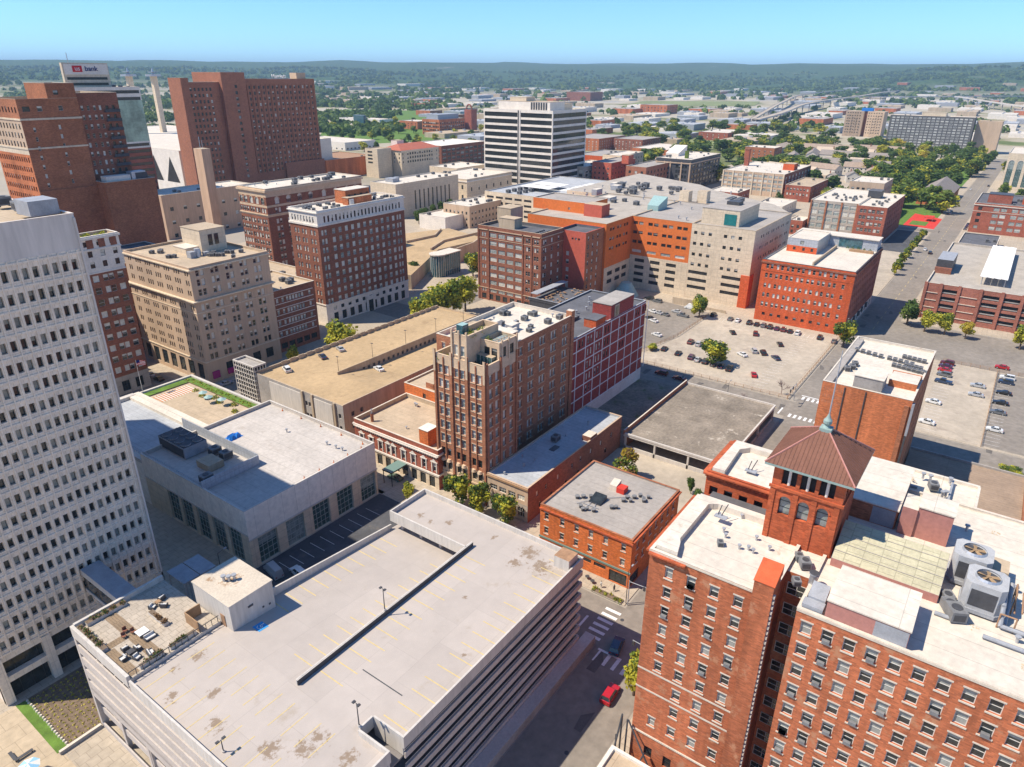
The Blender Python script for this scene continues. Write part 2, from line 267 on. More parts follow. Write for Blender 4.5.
class Bld:
    def __init__(s,name,label,cat,x0,y0,x1,y1,h,wm,z0=0,group=None,par=.9,roof='roof_white',cap='sill_stone',rec=.25,top=True,root=None):
        s.x0,s.y0,s.x1,s.y1,s.h,s.z0,s.wm=x0,y0,x1,y1,h,z0,wm; s.par,s.roof,s.cap,s.rec=par,roof,cap,rec
        s.root=root or thing(name,label,cat,(x0,y0,z0),group); s.seg={}; s.ops={f:[] for f in ROT}; s.wins=[]; s.top=top; s.extra=MB(); s.rmr={}
        BL.append(s)
    def c(s,f): return {'x-':s.x0,'x+':s.x1,'y-':s.y0,'y+':s.y1}[f]
    def rng(s,f): return (s.y0,s.y1) if f[0]=='x' else (s.x0,s.x1)
    def win(s,f,a,z,w,h,st): s.ops[f].append((a,z,w,h,st))
    def grid(s,f,As,Zs,w,h,st):
        for z in Zs:
            for a in As: s.ops[f].append((a,z,w,h,st))
    def band(s,z0,z1,d,m,faces='xyXY',name='cornice',lo=0):
        mb=MB(); a=s
        q=[(a.x0-d,a.y0-d,a.x1+d,a.y0+.02),(a.x0-d,a.y1-.02,a.x1+d,a.y1+d),(a.x0-d,a.y0+.02,a.x0+.02,a.y1-.02),(a.x1-.02,a.y0+.02,a.x1+d,a.y1-.02)]
        for k,r in enumerate(q): mb.box(r[0],r[1],z0,r[2],r[3],z1,m)
        return mb.build(name,s.root)
    def wall(s):
        mb=MB()
        for f in ROT:
            a0,a1=s.rng(f); zt=s.h+(s.par if s.top else 0)
            segs=s.seg.get(f) or s.seg.get('*') or [(s.z0,zt,s.wm)]
            for z0,z1,m in segs:
                ops=[o for o in s.ops[f] if z0<o[1]<z1]
                facade(mb,f,s.c(f),a0,a1,z0,z1,ops,m,s.rec)
            for o in s.ops[f]: s.wins.append((f,s.c(f),)+o)
        mb.build('wall',s.root)
    def roofit(s):
        mb=MB(); x0,y0,x1,y1,h=s.x0,s.y0,s.x1,s.y1,s.h; t=.35; p=h+s.par
        mb.poly([(x0,y0,h),(x1,y0,h),(x1,y1,h),(x0,y1,h)],s.roof); r=mb.build('roof',s.root)
        if s.par>0:
            mb=MB(); q=[(x0+t,y0+t),(x1-t,y0+t),(x1-t,y1-t),(x0+t,y1-t)]
            for k in range(4):
                a,b=q[k],q[(k+1)%4]; mb.poly([(*a,h),(*b,h),(*b,p),(*a,p)],s.roof)
            o=.05
            mb.box(x0-o,y0-o,p,x1+o,y0+t+o,p+.1,s.cap); mb.box(x0-o,y1-t-o,p,x1+o,y1+o,p+.1,s.cap)
            mb.box(x0-o,y0+t+o,p,x0+t+o,y1-t-o,p+.1,s.cap); mb.box(x1-t-o,y0+t+o,p,x1+o,y1-t-o,p+.1,s.cap)
            mb.build('parapet',s.root)
        return r
    def windows(s,name='window'):
        vis=[]
        for q in s.wins:
            f,c,a,z,w_,h_,st=q[:7]; p=fp(f,c,a,0,z)
            v=(f=='x-') or (f=='y-' and s.y0>0) or (f=='y+' and s.y1<0)
            d=(Vector(p)-CAMP).length+(0 if v else 1e5); vis.append((d,q,p))
        vis.sort(key=lambda t:t[0]); rest=MB()
        for k,(d,q,p) in enumerate(vis):
            f,c,a,z,w_,h_,st=q[:7]; S=STY[st]; rec=q[7] if len(q)>7 else s.rec
            pr=S['p']; u=random.random(); v=0 if u<pr[0] else 1 if u<pr[0]+pr[1] else 2 if u<sum(pr[:3]) else 3
            if k<100:
                key=(st,round(w_,2),round(h_,2),v,rec)
                if key not in WC: WC[key]=winmb(st,w_,h_,v,rec).mesh('window')
                o=inst(name,WC[key],s.root,p,ROT[f])
                if S.get('sub'):
                    k2=('s',st,round(w_,2),round(h_,2))
                    if k2 not in WC: WC[k2]=(sillmb(st,w_,h_).mesh('sill'),lintelmb(st,w_,h_).mesh('lintel'))
                    for nm,me in zip(('sill','lintel'),WC[k2]): o2=bpy.data.objects.new(nm,me); COL.objects.link(o2); o2.parent=o
            else:
                cs,sn=round(math.cos(ROT[f])),round(math.sin(ROT[f]))
                T=lambda x,y,zz:(p[0]+x*cs-y*sn,p[1]+x*sn+y*cs,p[2]+zz)
                winmb(st,w_,h_,v,rec,rest,T)
                if S.get('sub'):
                    for sm in(sillmb(st,w_,h_),lintelmb(st,w_,h_)):
                        for fc,mi in zip(sm.f,sm.m): rest.poly([T(*sm.v[i]) for i in fc],sm.ms[mi])
        rest.build('window_rows',s.root,'stuff')
    def done(s):
        s.wall()
        r=s.roofit() if s.top else None
        s.windows(); return s
def spread(a0,a1,n,m=0): return [a0+m+(a1-a0-2*m)*(k+.5)/n for k in range(n)]
def pairs(cs,d): return [c+e for c in cs for e in(-d,d)]
def triple(cs,d): return [c+e for c in cs for e in(-d,0,d)]
def rows(z,p,n): return [z+p*k for k in range(n)]
# shared little roof pieces
def _m(fn): mb=MB(); fn(mb); return mb
def _ac(mb):
    mb.box(-1,-.8,.2,1,.8,1.5,'ac_grey'); mb.cyl(0,0,1.5,1.58,.55,'metal_dark',12); mb.box(-.8,-.82,.4,.8,-.8,1.2,'metal_dark'); mb.box(-1.02,-.6,.4,-1,.6,1.2,'metal_dark')
    mb.box(-.8,-.6,0,-.6,.6,.2,'metal_dark'); mb.box(.6,-.6,0,.8,.6,.2,'metal_dark')
AC=_m(_ac).mesh('air_conditioner')
def _vt(mb): mb.cyl(0,0,0,.7,.16,'metal',8); mb.cyl(0,0,.7,.85,.3,'metal_grey',8)
VENT=_m(_vt).mesh('roof_vent')
def _tv(mb): mb.cyl(0,0,0,.6,.35,'metal',10); mb.cyl(0,0,.6,.8,.5,'metal',10); mb.cyl(0,0,.8,1.3,.5,'metal',10,.2)
TURB=_m(_tv).mesh('roof_vent')
def _hx(mb): mb.box(-.9,-.9,0,.9,.9,.5,'roof_white'); mb.box(-.75,-.75,.5,.75,.75,.62,'glass_pale')
HATCH=_m(_hx).mesh('skylight')
def ac(p,x,y,z,rz=0,s=1): return inst('air_conditioner',AC,p,(x,y,z),rz,(s,s,s))
def vent(p,x,y,z,s=1): return inst('roof_vent',VENT,p,(x,y,z),random.random()*3,(s,s,s))
def clutter(b,nv=6,na=2,nh=0,seed=1,m=2.0,z=None):
    r=random.Random(seed); z=b.h if z is None else z
    for k in range(nv): vent(b.root,r.uniform(b.x0+m,b.x1-m),r.uniform(b.y0+m,b.y1-m),z,r.uniform(.8,1.5))
    for k in range(na): ac(b.root,r.uniform(b.x0+m,b.x1-m),r.uniform(b.y0+m,b.y1-m),z,0,r.uniform(.8,1.3))
    for k in range(nh): inst('skylight',HATCH,b.root,(r.uniform(b.x0+m,b.x1-m),r.uniform(b.y0+m,b.y1-m),z))
def pent(b,x0,y0,x1,y1,z0,z1,m,top,name='penthouse',lip=.15):
    mb=MB(); mb.box(x0,y0,z0,x1,y1,z1,m,bottom=False); mb.box(x0-lip,y0-lip,z1,x1+lip,y1+lip,z1+.18,top); return mb.build(name,b.root)
def bush(mb,x,y,z,r,n,m,h=1.0,seed=None,q=None):
    rd=random.Random(seed if seed is not None else random.random())
    for k in range(n):
        u,v,w_=rd.gauss(0,1),rd.gauss(0,1),rd.gauss(0,1); l=math.sqrt(u*u+v*v+w_*w_)+1e-6; s=r*rd.uniform(.45,1)/l; p=Vector((x+u*s,y+v*s,z+abs(w_)*s*h))
        a=Vector((rd.gauss(0,1),rd.gauss(0,1),rd.gauss(0,1))).normalized(); b=a.orthogonal().normalized(); e=(q or .22)*rd.uniform(.7,1.3)
        c=a.cross(b); mm=m if isinstance(m,str) else rd.choice(m)
        mb.poly([tuple(p+b*e),tuple(p+c*e*.7),tuple(p-b*e),tuple(p-c*e*.7)],mm)
# ---------------------------------------------------------------- ground and terrain
def smooth(a,b,x):
    t=max(0,min(1,(x-a)/(b-a))); return t*t*(3-2*t)
from mathutils import noise as MN
def hz(x,y):
    r=math.hypot(x,y); az=math.degrees(math.atan2(y,x))
    n=MN.noise(Vector((x/1800,y/1800,3)))*.45+MN.noise(Vector((x/700,y/700,7)))*.3
    h=smooth(4600,10500,r)*(218+120*n)
    h+=smooth(13,2,abs(az-3))*smooth(4200,5600,r)*smooth(9500,6500,r)*(75+30*n)
    h+=smooth(24,10,abs(az-62))*smooth(3300,5200,r)*smooth(9500,6000,r)*(45+40*n)
    return h-.03
def terrain():
    mb=MB(); rings=[0,60,150,400,900,1400,2000,2600,3200,3800,4300,4800,5300,5800,6300,6900,7600,8400,9200,10000,11000,12500,15000,20000,30000]
    A=[-180+k*4 for k in range(41)]+[-16+1.5*k for k in range(1,68)]+[88+4*k for k in range(23)]
    A=sorted(set(A)); n=len(A)
    for r in rings:
        for a in A: x=r*math.cos(R(a)); y=r*math.sin(R(a)); mb.v.append((x,y,hz(x,y)))
    k=mb.mi('terrain')
    for i in range(len(rings)-1):
        for j in range(n): l=(j+1)%n; mb.f.append((i*n+j,(i+1)*n+j,(i+1)*n+l,i*n+l)); mb.m.append(k)
    return mb.build('ground',None,'structure')
def terrain_mat():
    m=bpy.data.materials.new('terrain'); m.use_nodes=True; MATS['terrain']=m; n=m.node_tree; N=n.nodes; L=n.links; b=N['Principled BSDF']; b.inputs['Roughness'].default_value=1; b.inputs['Specular IOR Level'].default_value=.05
    g=N.new('ShaderNodeNewGeometry')
    def noise(s,d=6,rg=.6):
        t=N.new('ShaderNodeTexNoise'); t.inputs['Scale'].default_value=s; t.inputs['Detail'].default_value=d; t.inputs['Roughness'].default_value=rg; L.new(g.outputs['Position'],t.inputs['Vector']); return t.outputs['Fac']
    def ramp(f,els):
        r=N.new('ShaderNodeValToRGB'); E_=r.color_ramp.elements
        for k,(p,c) in enumerate(els):
            e=E_[k] if k<2 else E_.new(p); e.position=p; e.color=(*c,1)
        L.new(f,r.inputs[0]); return r.outputs[0]
    def mix(a,b_,f,t='MIX'):
        x=N.new('ShaderNodeMix'); x.data_type='RGBA'; x.blend_type=t
        if isinstance(f,float): x.inputs[0].default_value=f
        else: L.new(f,x.inputs[0])
        L.new(a,x.inputs[6]); L.new(b_,x.inputs[7]); return x.outputs[2]
    ln=N.new('ShaderNodeVectorMath'); ln.operation='LENGTH'; L.new(g.outputs['Position'],ln.inputs[0])
    def band(a,b_):
        mr=N.new('ShaderNodeMapRange'); mr.inputs[1].default_value=a; mr.inputs[2].default_value=b_; L.new(ln.outputs['Value'],mr.inputs[0]); return mr.outputs[0]
    city=ramp(noise(.02),[(.3,(.30,.27,.23)),(.7,(.38,.33,.27))])
    valley=ramp(noise(.0045,7,.65),[(.30,(.06,.095,.035)),(.40,(.15,.18,.07)),(.46,(.36,.31,.22)),(.56,(.44,.40,.32)),(.66,(.33,.31,.28))])
    forest=ramp(noise(.03,6,.75),[(.38,(.02,.045,.015)),(.60,(.085,.13,.04))])
    patch=ramp(noise(.0022,7,.65),[(.645,(0,0,0)),(.68,(1,1,1))])
    town=ramp(noise(.012,4,.7),[(.4,(.08,.11,.05)),(.56,(.30,.27,.22)),(.66,(.5,.47,.42))])
    hill=mix(forest,town,patch)
    c=mix(city,valley,band(650,1150)); c=mix(c,hill,band(3800,5200))
    L.new(c,b.inputs['Base Color'])
terrain_mat(); terrain()
def sheet(name,pts,z,m,kind='structure'):
    mb=MB(); mb.poly([(x,y,z) for x,y in pts],m); return mb.build(name,None,kind)
def rect(x0,y0,x1,y1): return [(x0,y0),(x1,y0),(x1,y1),(x0,y1)]
def strips():
    for r in [(-150,33.5,203,46.3),(230.5,32.5,1150,48),(-150,201.5,700,212.5)]: sheet('road',rect(*r),.012,'asphalt')
    sheet('road',rect(203,33.5,230.5,46.3),.012,'asphalt')
    for r in [(92,46.3,104.3,201.5),(92,212.5,113,700),(213.6,46.3,226,201.5),(210,212.5,226,700),(209,-200,226,33.5),(298,-200,340,32.5),(566,48,576,400)]: sheet('road',rect(*r),.02,'asphalt')
    blocks=[(-40,46.8,91.4,87.5),(-40,88,50,201),(50,117,106,201),(104.8,46.8,209.4,201),(226.6,48.5,565,201),(-60,-120,208.4,33),(226.6,-120,297.4,32),(340.6,-120,565,32),(-40,213,91.4,300),(113.6,213,209.4,290),(226.6,213,565,400),(113.6,300,209.4,420),(576.6,48.5,1000,300),(565.6,-120,1000,32)]
    for r in blocks:
        mb=MB(); mb.box(r[0],r[1],-.02,r[2],r[3],.13,'kerb',top='pavement',bottom=False); mb.build('pavement',None,'structure')
strips()
mat('grass_park',(.15,.17,.06),'plain',.95,.3,.03,col2=(.34,.29,.2),thr=.58)
# open lots, alleys and yards laid over the blocks
for n,p,z,m in [('alley',rect(50.5,88,104.6,117.6),.14,'asphalt_dark'),('parking_lot',[(228,50.5),(299.5,50.5),(299.5,104),(258,104),(236,108),(228,106)],.14,'asphalt_pale'),  # first alley's asphalt colour darkened for the tower and hall shadow
    ('parking_lot',[(258,104.4),(300,104.4),(306,140),(262,140),(240,109)],.145,'asphalt'),('parking_lot',rect(228,-6.2,296,11),.14,'asphalt_pale'),('parking_lot',rect(228,-40,296,-6.7),.14,'asphalt'),
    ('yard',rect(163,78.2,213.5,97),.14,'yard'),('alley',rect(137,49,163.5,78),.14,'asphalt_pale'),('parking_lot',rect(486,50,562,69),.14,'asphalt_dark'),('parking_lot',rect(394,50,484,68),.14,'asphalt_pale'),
    ('plaza',rect(-30,90,21.3,119.9),.14,'plaza'),('plaza',rect(-30,40,21.3,89.9),.142,'plaza'),('driveway',rect(21.5,48,27.3,103),.14,'pavement'),('lawn',rect(580,52,700,90),.14,'grass'),('lawn',rect(700,55,990,130),.14,'grass'),
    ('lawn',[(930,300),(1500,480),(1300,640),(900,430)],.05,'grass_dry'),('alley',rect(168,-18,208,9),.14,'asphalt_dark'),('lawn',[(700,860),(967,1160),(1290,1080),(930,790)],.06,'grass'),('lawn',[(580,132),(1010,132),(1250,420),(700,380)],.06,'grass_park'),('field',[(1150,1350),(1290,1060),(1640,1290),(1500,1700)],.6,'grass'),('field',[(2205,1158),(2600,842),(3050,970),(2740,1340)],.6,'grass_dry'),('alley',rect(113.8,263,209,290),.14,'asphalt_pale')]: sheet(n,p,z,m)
mat('asphalt_patch',(.14,.125,.11),'plain',.95,.15,.4)
def marks():
    mb=MB()
    for x in (93.2,94.9,96.6,98.3,100,101.7): mb.poly([(x,46.2,.03),(x+.75,46.2,.03),(x+.75,49.6,.03),(x,49.6,.03)],'paint_white')
    mb.build('crosswalk',None,'structure')
    for X in (213.6,229.4):
        mb=MB()
        for k in range(7): y=35+1.6*k; mb.poly([(X,y,.032),(X+2.6,y,.032),(X+2.6,y+.8,.032),(X,y+.8,.032)],'paint_white')
        mb.build('crosswalk',None,'structure')
    mb=MB()
    for k in range(6): y=34.8+1.9*k; mb.poly([(88.3,y,.03),(91.2,y,.03),(91.2,y+.7,.03),(88.3,y+.7,.03)],'paint_white')
    mb.build('crosswalk',None,'structure')
    mb=MB()
    for x in range(240,900,9): mb.poly([(x,40.1,.03),(x+4,40.1,.03),(x+4,40.3,.03),(x,40.3,.03)],'paint_yellow')
    for x in range(112,200,9): mb.poly([(x,40.1,.03),(x+4,40.1,.03),(x+4,40.3,.03),(x,40.3,.03)],'paint_yellow')
    for y in list(range(50,195,8)): mb.poly([(217.9,y,.03),(218.1,y,.03),(218.1,y+4,.03),(217.9,y+4,.03)],'paint_yellow')
    for k in range(24):
        x=230+2.75*k; mb.poly([(x,58.5,.16),(x+.1,58.5,.16),(x+.1,63,.16),(x,63,.16)],'paint_white')
        mb.poly([(292,54+2*k,.16),(297,54+2*k,.16),(297,54.1+2*k,.16),(292,54.1+2*k,.16)],'paint_white') if k<23 else 0
        mb.poly([(x,5.6,.16),(x+.1,5.6,.16),(x+.1,10.6,.16),(x,10.6,.16)],'paint_white'); mb.poly([(x,-11,.16),(x+.1,-11,.16),(x+.1,-6.8,.16),(x,-6.8,.16)],'paint_white')
    for k in range(14): x=60+2.9*k; mb.poly([(x,110.5,.16),(x+.1,110.5,.16),(x+.1,115.5,.16),(x,115.5,.16)],'paint_white')
    for q in ((91.2,40.5,91.7,45.4),(207.5,34.5,208,40),(232.6,40.5,233.1,46),(214,48.2,219.4,48.7),(93,51.2,98,51.7)): mb.poly([(q[0],q[1],.034),(q[2],q[1],.034),(q[2],q[3],.034),(q[0],q[3],.034)],'paint_white')
    mb.build('road_marking',None,'structure')
    r=random.Random(17); mb=MB()
    for k in range(40):
        x,y=(r.uniform(60,560),r.uniform(34,46)) if k<22 else (r.uniform(214.5,225),r.uniform(-30,190))
        mb.cyl(x,y,.02,.036,.4,'metal_dark',12) if k%2 else mb.poly([(x,y,.033),(x+r.uniform(2,6),y,.033),(x+r.uniform(2,6),y+r.uniform(1,2.4),.033),(x,y+r.uniform(1,2),.033)],'asphalt_patch')
    mb.build('road_patches',None,'structure')
marks()
# ---------------------------------------------------------------- white parking garage in front
def stains(name,parent,z,spots,seed=3,m='soil_stain'):
    r=random.Random(seed); mb=MB()
    for (x,y,s) in spots:
        for k in range(int(5+s*4)):
            a=x+r.gauss(0,s*.55); b=y+r.gauss(0,s*.55); q=r.uniform(.12,.3)*(.5+s*.4); n=7; ph=r.random()*6
            mb.poly([(a+q*r.uniform(.5,1.3)*math.cos(ph+6.283*i/n),b+q*r.uniform(.4,1)*math.sin(ph+6.283*i/n),z+.0007*k) for i in range(n)],m)
    return mb.build(name,parent,'stuff')
def garage():
    g=thing('parking_garage','long white concrete parking garage with banded sides and a terrace on its roof deck','parking garage',(27.5,48.7,0))
    X0,X1,Y0,YM,Y1=27.5,89.7,48.7,67.6,87.0
    d=MB(); P='deck'
    # right half flat, with a notch near the front corner
    d.poly([(43.8,Y0,20),(X1,Y0,20),(X1,YM,20),(43.8,YM,20)],P); d.poly([(X0,Y0,20),(41.4,Y0,20),(41.4,54.3,20),(X0,54.3,20)],P)
    d.poly([(X0,54.3,20),(43.8,54.3,20),(43.8,YM,20),(X0,YM,20)],P)
    d.poly([(X0,YM,20),(41.7,YM,20),(41.7,Y1,20),(X0,Y1,20)],P)
    d.poly([(41.7,YM,20),(82,YM,16.6),(82,Y1,16.6),(41.7,Y1,20)],P)      # ramp going down under the end deck
    d.poly([(82,YM,16.6),(X1,YM,16.0),(X1,Y1,16.0),(82,Y1,16.6)],P)
    d.poly([(79.8,YM,20),(X1,YM,20),(X1,Y1,20),(79.8,Y1,20)],P); d.poly([(79.8,YM,19.5),(X1,YM,19.5),(X1,Y1,19.5),(79.8,Y1,19.5)],'conc_garage')
    d.build('roof_deck',g)
    pr=MB(); W='conc_white'; t=.3
    def wallx(x0,x1,y,z0,z1,m=W): pr.box(x0,y-t/2,z0,x1,y+t/2,z1,m)
    def wally(y0,y1,x,z0,z1,m=W): pr.box(x-t/2,y0,z0,x+t/2,y1,z1,m)
    wallx(43.8,X1,Y0+.15,18.9,21); wally(Y0+.3,Y1,X1-.15,18.9,21); wally(Y0+.3,86.6,X0+.15,18.9,21); wallx(X0,41.4,Y0+.15,18.9,21)
    wally(Y0+.3,54.3,41.25,17.5,21); wally(Y0+.3,54.3,43.95,17.5,21); wallx(41.4,43.8,54.45,19.0,21)
    wally(YM+.1,Y1,79.65,18.7,21.0); wallx(79.8,X1-.3,Y1-.15,18.8,21)
    # sloping back parapet beside the ramp
    pr.prism([(50.5,Y1-.3),(79.5,Y1-.3),(79.5,Y1),(50.5,Y1)],[17.6,14.4,14.4,17.6],[20.9,17.9,17.9,20.9],W)
    pr.build('parapet',g)
    dv=MB(); dv.box(41.7,YM-.18,18,81.5,YM+.0,20.95,'metal_dark',top=W); dv.box(41.7,YM+.0,16,81.5,YM+.22,21,W); dv.build('divider_wall',g)  # face away from the sun painted dark for its shade
    # banded sides with real slabs behind
    f=MB(); n=7; ph=2.55
    for k in range(n):
        zt=18.0-ph*k
        f.box(43.9,Y0,zt-1.02,X1,Y0+.25,zt,'conc_garage'); f.box(X1-.25,Y0+.25,zt-1.3,X1,Y1,zt,'conc_garage')
        f.box(43.9,Y0+.1,zt+.38,X1-.3,Y0+.16,zt+.5,'conc_white')
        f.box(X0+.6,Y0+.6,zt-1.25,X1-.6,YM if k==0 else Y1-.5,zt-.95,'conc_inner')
        if k<4: f.box(X0,Y0+.3,zt-1.55,X0+.25,103.9,zt+.2,'conc_garage')
        f.box(X0+.3,103.7,zt-1.3,42.4,103.95,zt+.2,'conc_garage')
    f.box(X0,Y0+.3,7.2,X0+.25,103.9,9.0,'conc_garage'); f.box(X0,Y0+.3,.1,X0+.25,103.9,1.1,'conc_garage'); f.box(X0+.5,Y0+.3,3.2,X0+.7,103.9,4.6,'conc_garage')
    f.box(43.85,46.5,0,X1+2.4,Y0-.05,1.95,'conc_grey',top='conc_garage'); f.box(X0+.2,Y1-.26,0,X1-.3,Y1-.02,16,'conc_garage')
    f.build('facade',g)
    c=MB()
    cl=[(x-.3,Y0+1.6,0,x+.3,Y0+2.4,19.4) for x in spread(44,X1,9)]+[(X0-.02 if y in(49.2,103.6) else X0+.3,y-.35,0,X0+1,y+.35,19.4) for y in (49.2,57,65,73,81,88,96,103.6)]
    cl+=[(X1-1,y-.3,0,X1-.3,y+.3,19.4) for y in spread(Y0,Y1,5)]+[(81-.3,y-.3,16.4,81.3,y+.3,19.5) for y in (70,75,80,85)]
    for q in cl: c=MB(); c.box(*q,'conc_garage'); c.build('column',g)
    s=MB(); s.box(42.6,84.2,15,50.4,94.2,24.6,W,top='roof_white'); tower=s.build('stair_tower',g)
    mb=MB(); mb.box(42.5,84.1,24.6,50.5,94.3,24.85,'conc_white',top='roof_stair'); mb.build('roof',tower)
    mb=MB(); mb.box(42.5,86,19.9,42.58,87.1,22.1,'metal_rust'); mb.build('door',tower)
    for a,b in((46.2,89.4),(46.9,89.0),(45.7,90.1)): inst('roof_vent',VENT,tower,(a,b,24.86),0,(1.4,1.4,1.3))
    for p in ((46.1,84.12,22.6,.9,.35),(49.4,84.12,20.7,.3,.3),(48.2,84.12,20.9,.3,.3)):
        mb=MB(); mb.box(p[0]-p[3]/2,p[1]-.02,p[2]-p[4]/2,p[0]+p[3]/2,p[1]+.05,p[2]+p[4]/2,'metal_dark'); mb.build('wall_grille',tower)
    # little service box by the far corner
    mb=MB(); mb.box(85.6,49.3,20,88.6,52.4,22.3,W,top='metal_rust'); mb.build('service_box',g)
    # terrace slab (left rear)
    t_=MB(); t_.box(X0,87.2,19.3,42.4,104.2,20.6,W,top='terrace_floor'); t_.box(X0,87.2,20.6,X0+.5,104.2,21.3,W); t_.box(X0+.5,103.7,20.6,42.4,104.2,21.5,W)
    t_.box(31.8,87.4,20.6,33.6,103.5,20.62,'terrace_path'); t_.box(28.2,95.2,20.6,31.7,96.6,20.62,'terrace_path'); t_.box(28.1,87.6,20.6,29.6,95,20.62,'terrace_path'); t_.build('terrace',g)
    rl=MB()
    for k in range(15): rl.box(28+k,87.3,20.6,28.08+k,87.38,21.7,'metal_dark')
    rl.box(28,87.3,21.65,42.3,87.38,21.75,'metal_dark'); rl.build('railing',g)
    # faded stall lines
    ln=MB(); e=20.012
    for k in range(16):
        x=45.3+2.75*k; ln.poly([(x,49.6,e),(x+.17,49.6,e),(x+.17,54,e),(x,54,e)],'paint_yellow')
        if k<13: ln.poly([(x,62.2,e),(x+.17,62.2,e),(x+.17,67,e),(x,67,e)],'paint_yellow')
        if k<12:
            q=20-(x-41.7)*3.4/40.3+.014
            if x>41.8: ln.poly([(x,68.4,q),(x+.17,68.4,q),(x+.17,73,q),(x,73,q)],'paint_yellow')
            if x>50: ln.poly([(x,81.5,q),(x+.17,81.5,q),(x+.17,86,q),(x,86,q)],'paint_yellow')
    for k in range(11):
        y=57+2.75*k; ln.poly([(28.2,y,e),(33,y,e),(33,y+.13,e),(28.2,y+.13,e)],'paint_yellow'); ln.poly([(35,y,e),(39.5,y,e),(39.5,y+.13,e),(35,y+.13,e)],'paint_yellow')
    ln.poly([(49.1,54.2,e),(49.28,54.2,e),(49.28,62.2,e),(49.1,62.2,e)],'metal_dark')
    ln.build('stall_lines',g,'stuff')
    hc=MB(); a,b,q=45.9,82.0,19.66   # wheelchair symbol
    def Z(x): return 20-(x-41.7)*3.4/40.3+.02
    hc.poly([(x,y,Z(x)) for x,y in rect(a-.9,b-.9,a+.9,b+.9)],'paint_blue')
    def seg(p,q_,w_):
        (x0,y0),(x1,y1)=p,q_; l=math.hypot(x1-x0,y1-y0); nx,ny=-(y1-y0)/l*w_,(x1-x0)/l*w_
        hc.poly([(x,y,Z(x)+.008) for x,y in((x0+nx,y0+ny),(x1+nx,y1+ny),(x1-nx,y1-ny),(x0-nx,y0-ny))],'paint_white')
    for k in range(9): t0=math.pi*(.55+.16*k); t1=t0+.5; seg((a-.12+.42*math.sin(t0),b+.05+.42*math.cos(t0)),(a-.12+.42*math.sin(t1),b+.05+.42*math.cos(t1)),.06)
    seg((a+.62,b+.25),(a+.05,b+.2),.08); seg((a+.05,b+.2),(a-.05,b-.3),.07); seg((a-.05,b-.3),(a-.5,b-.5),.07); hc.cyl(a+.72,b+.27,Z(a+.72)-.02,Z(a+.72)+.01,.13,'paint_white',8)
    hc.build('wheelchair_symbol',g)
    0 and stains('stain',g,20.016,[(33,62,1.4),(35.5,58.5,1.5),(37.5,58.5,1.2),(31,71,1.5),(38,53,1.5),(84,54,1.8),(86,57.5,1.8),(82,58,1.2),(83,82,.6),(84.5,76,.7),(82.5,79,.5),(34,76,1),(30,80,.9),(40,57,.6),(86,66,.5),(83,70,.8),(29.5,66,.8),(36,68,.5)],8)
    return g
garage()
def lamp(x,y,z,hgt,label,d=(0,1)):
    t=thing('deck_lamp',label,'light pole',(x,y,z),'lamp posts on the white garage deck' if abs(x)<90 else 'lamp posts on the tan deck')
    mb=MB(); mb.cyl(x,y,z,z+hgt,.09,'metal_dark',8,.06); mb.cyl(x,y,z,z+.3,.2,'conc_white',8); mb.build('pole',t)
    for s in (-1,1):
        mb=MB(); mb.box(x-.18+d[0]*s*.45-.12,y-.18+d[1]*s*.45,z+hgt-.02,x+.18+d[0]*s*.45,y+.18+d[1]*s*.45,z+hgt+.12,'metal_dark'); mb.tube((x,y,z+hgt-.05),(x+d[0]*s*.4,y+d[1]*s*.4,z+hgt),.04,'metal_dark'); mb.build('lamp_head',t)
lamp(59.1,67.6,21,4.4,'thin dark twin-head lamp post on the middle divider wall of the white garage')
lamp(41.6,54.6,21,4.2,'dark lamp post standing at the notch by the near corner of the white garage deck')
lamp(29.2,66.5,20,2.2,'short dark post on the left edge of the white garage deck',(1,0))
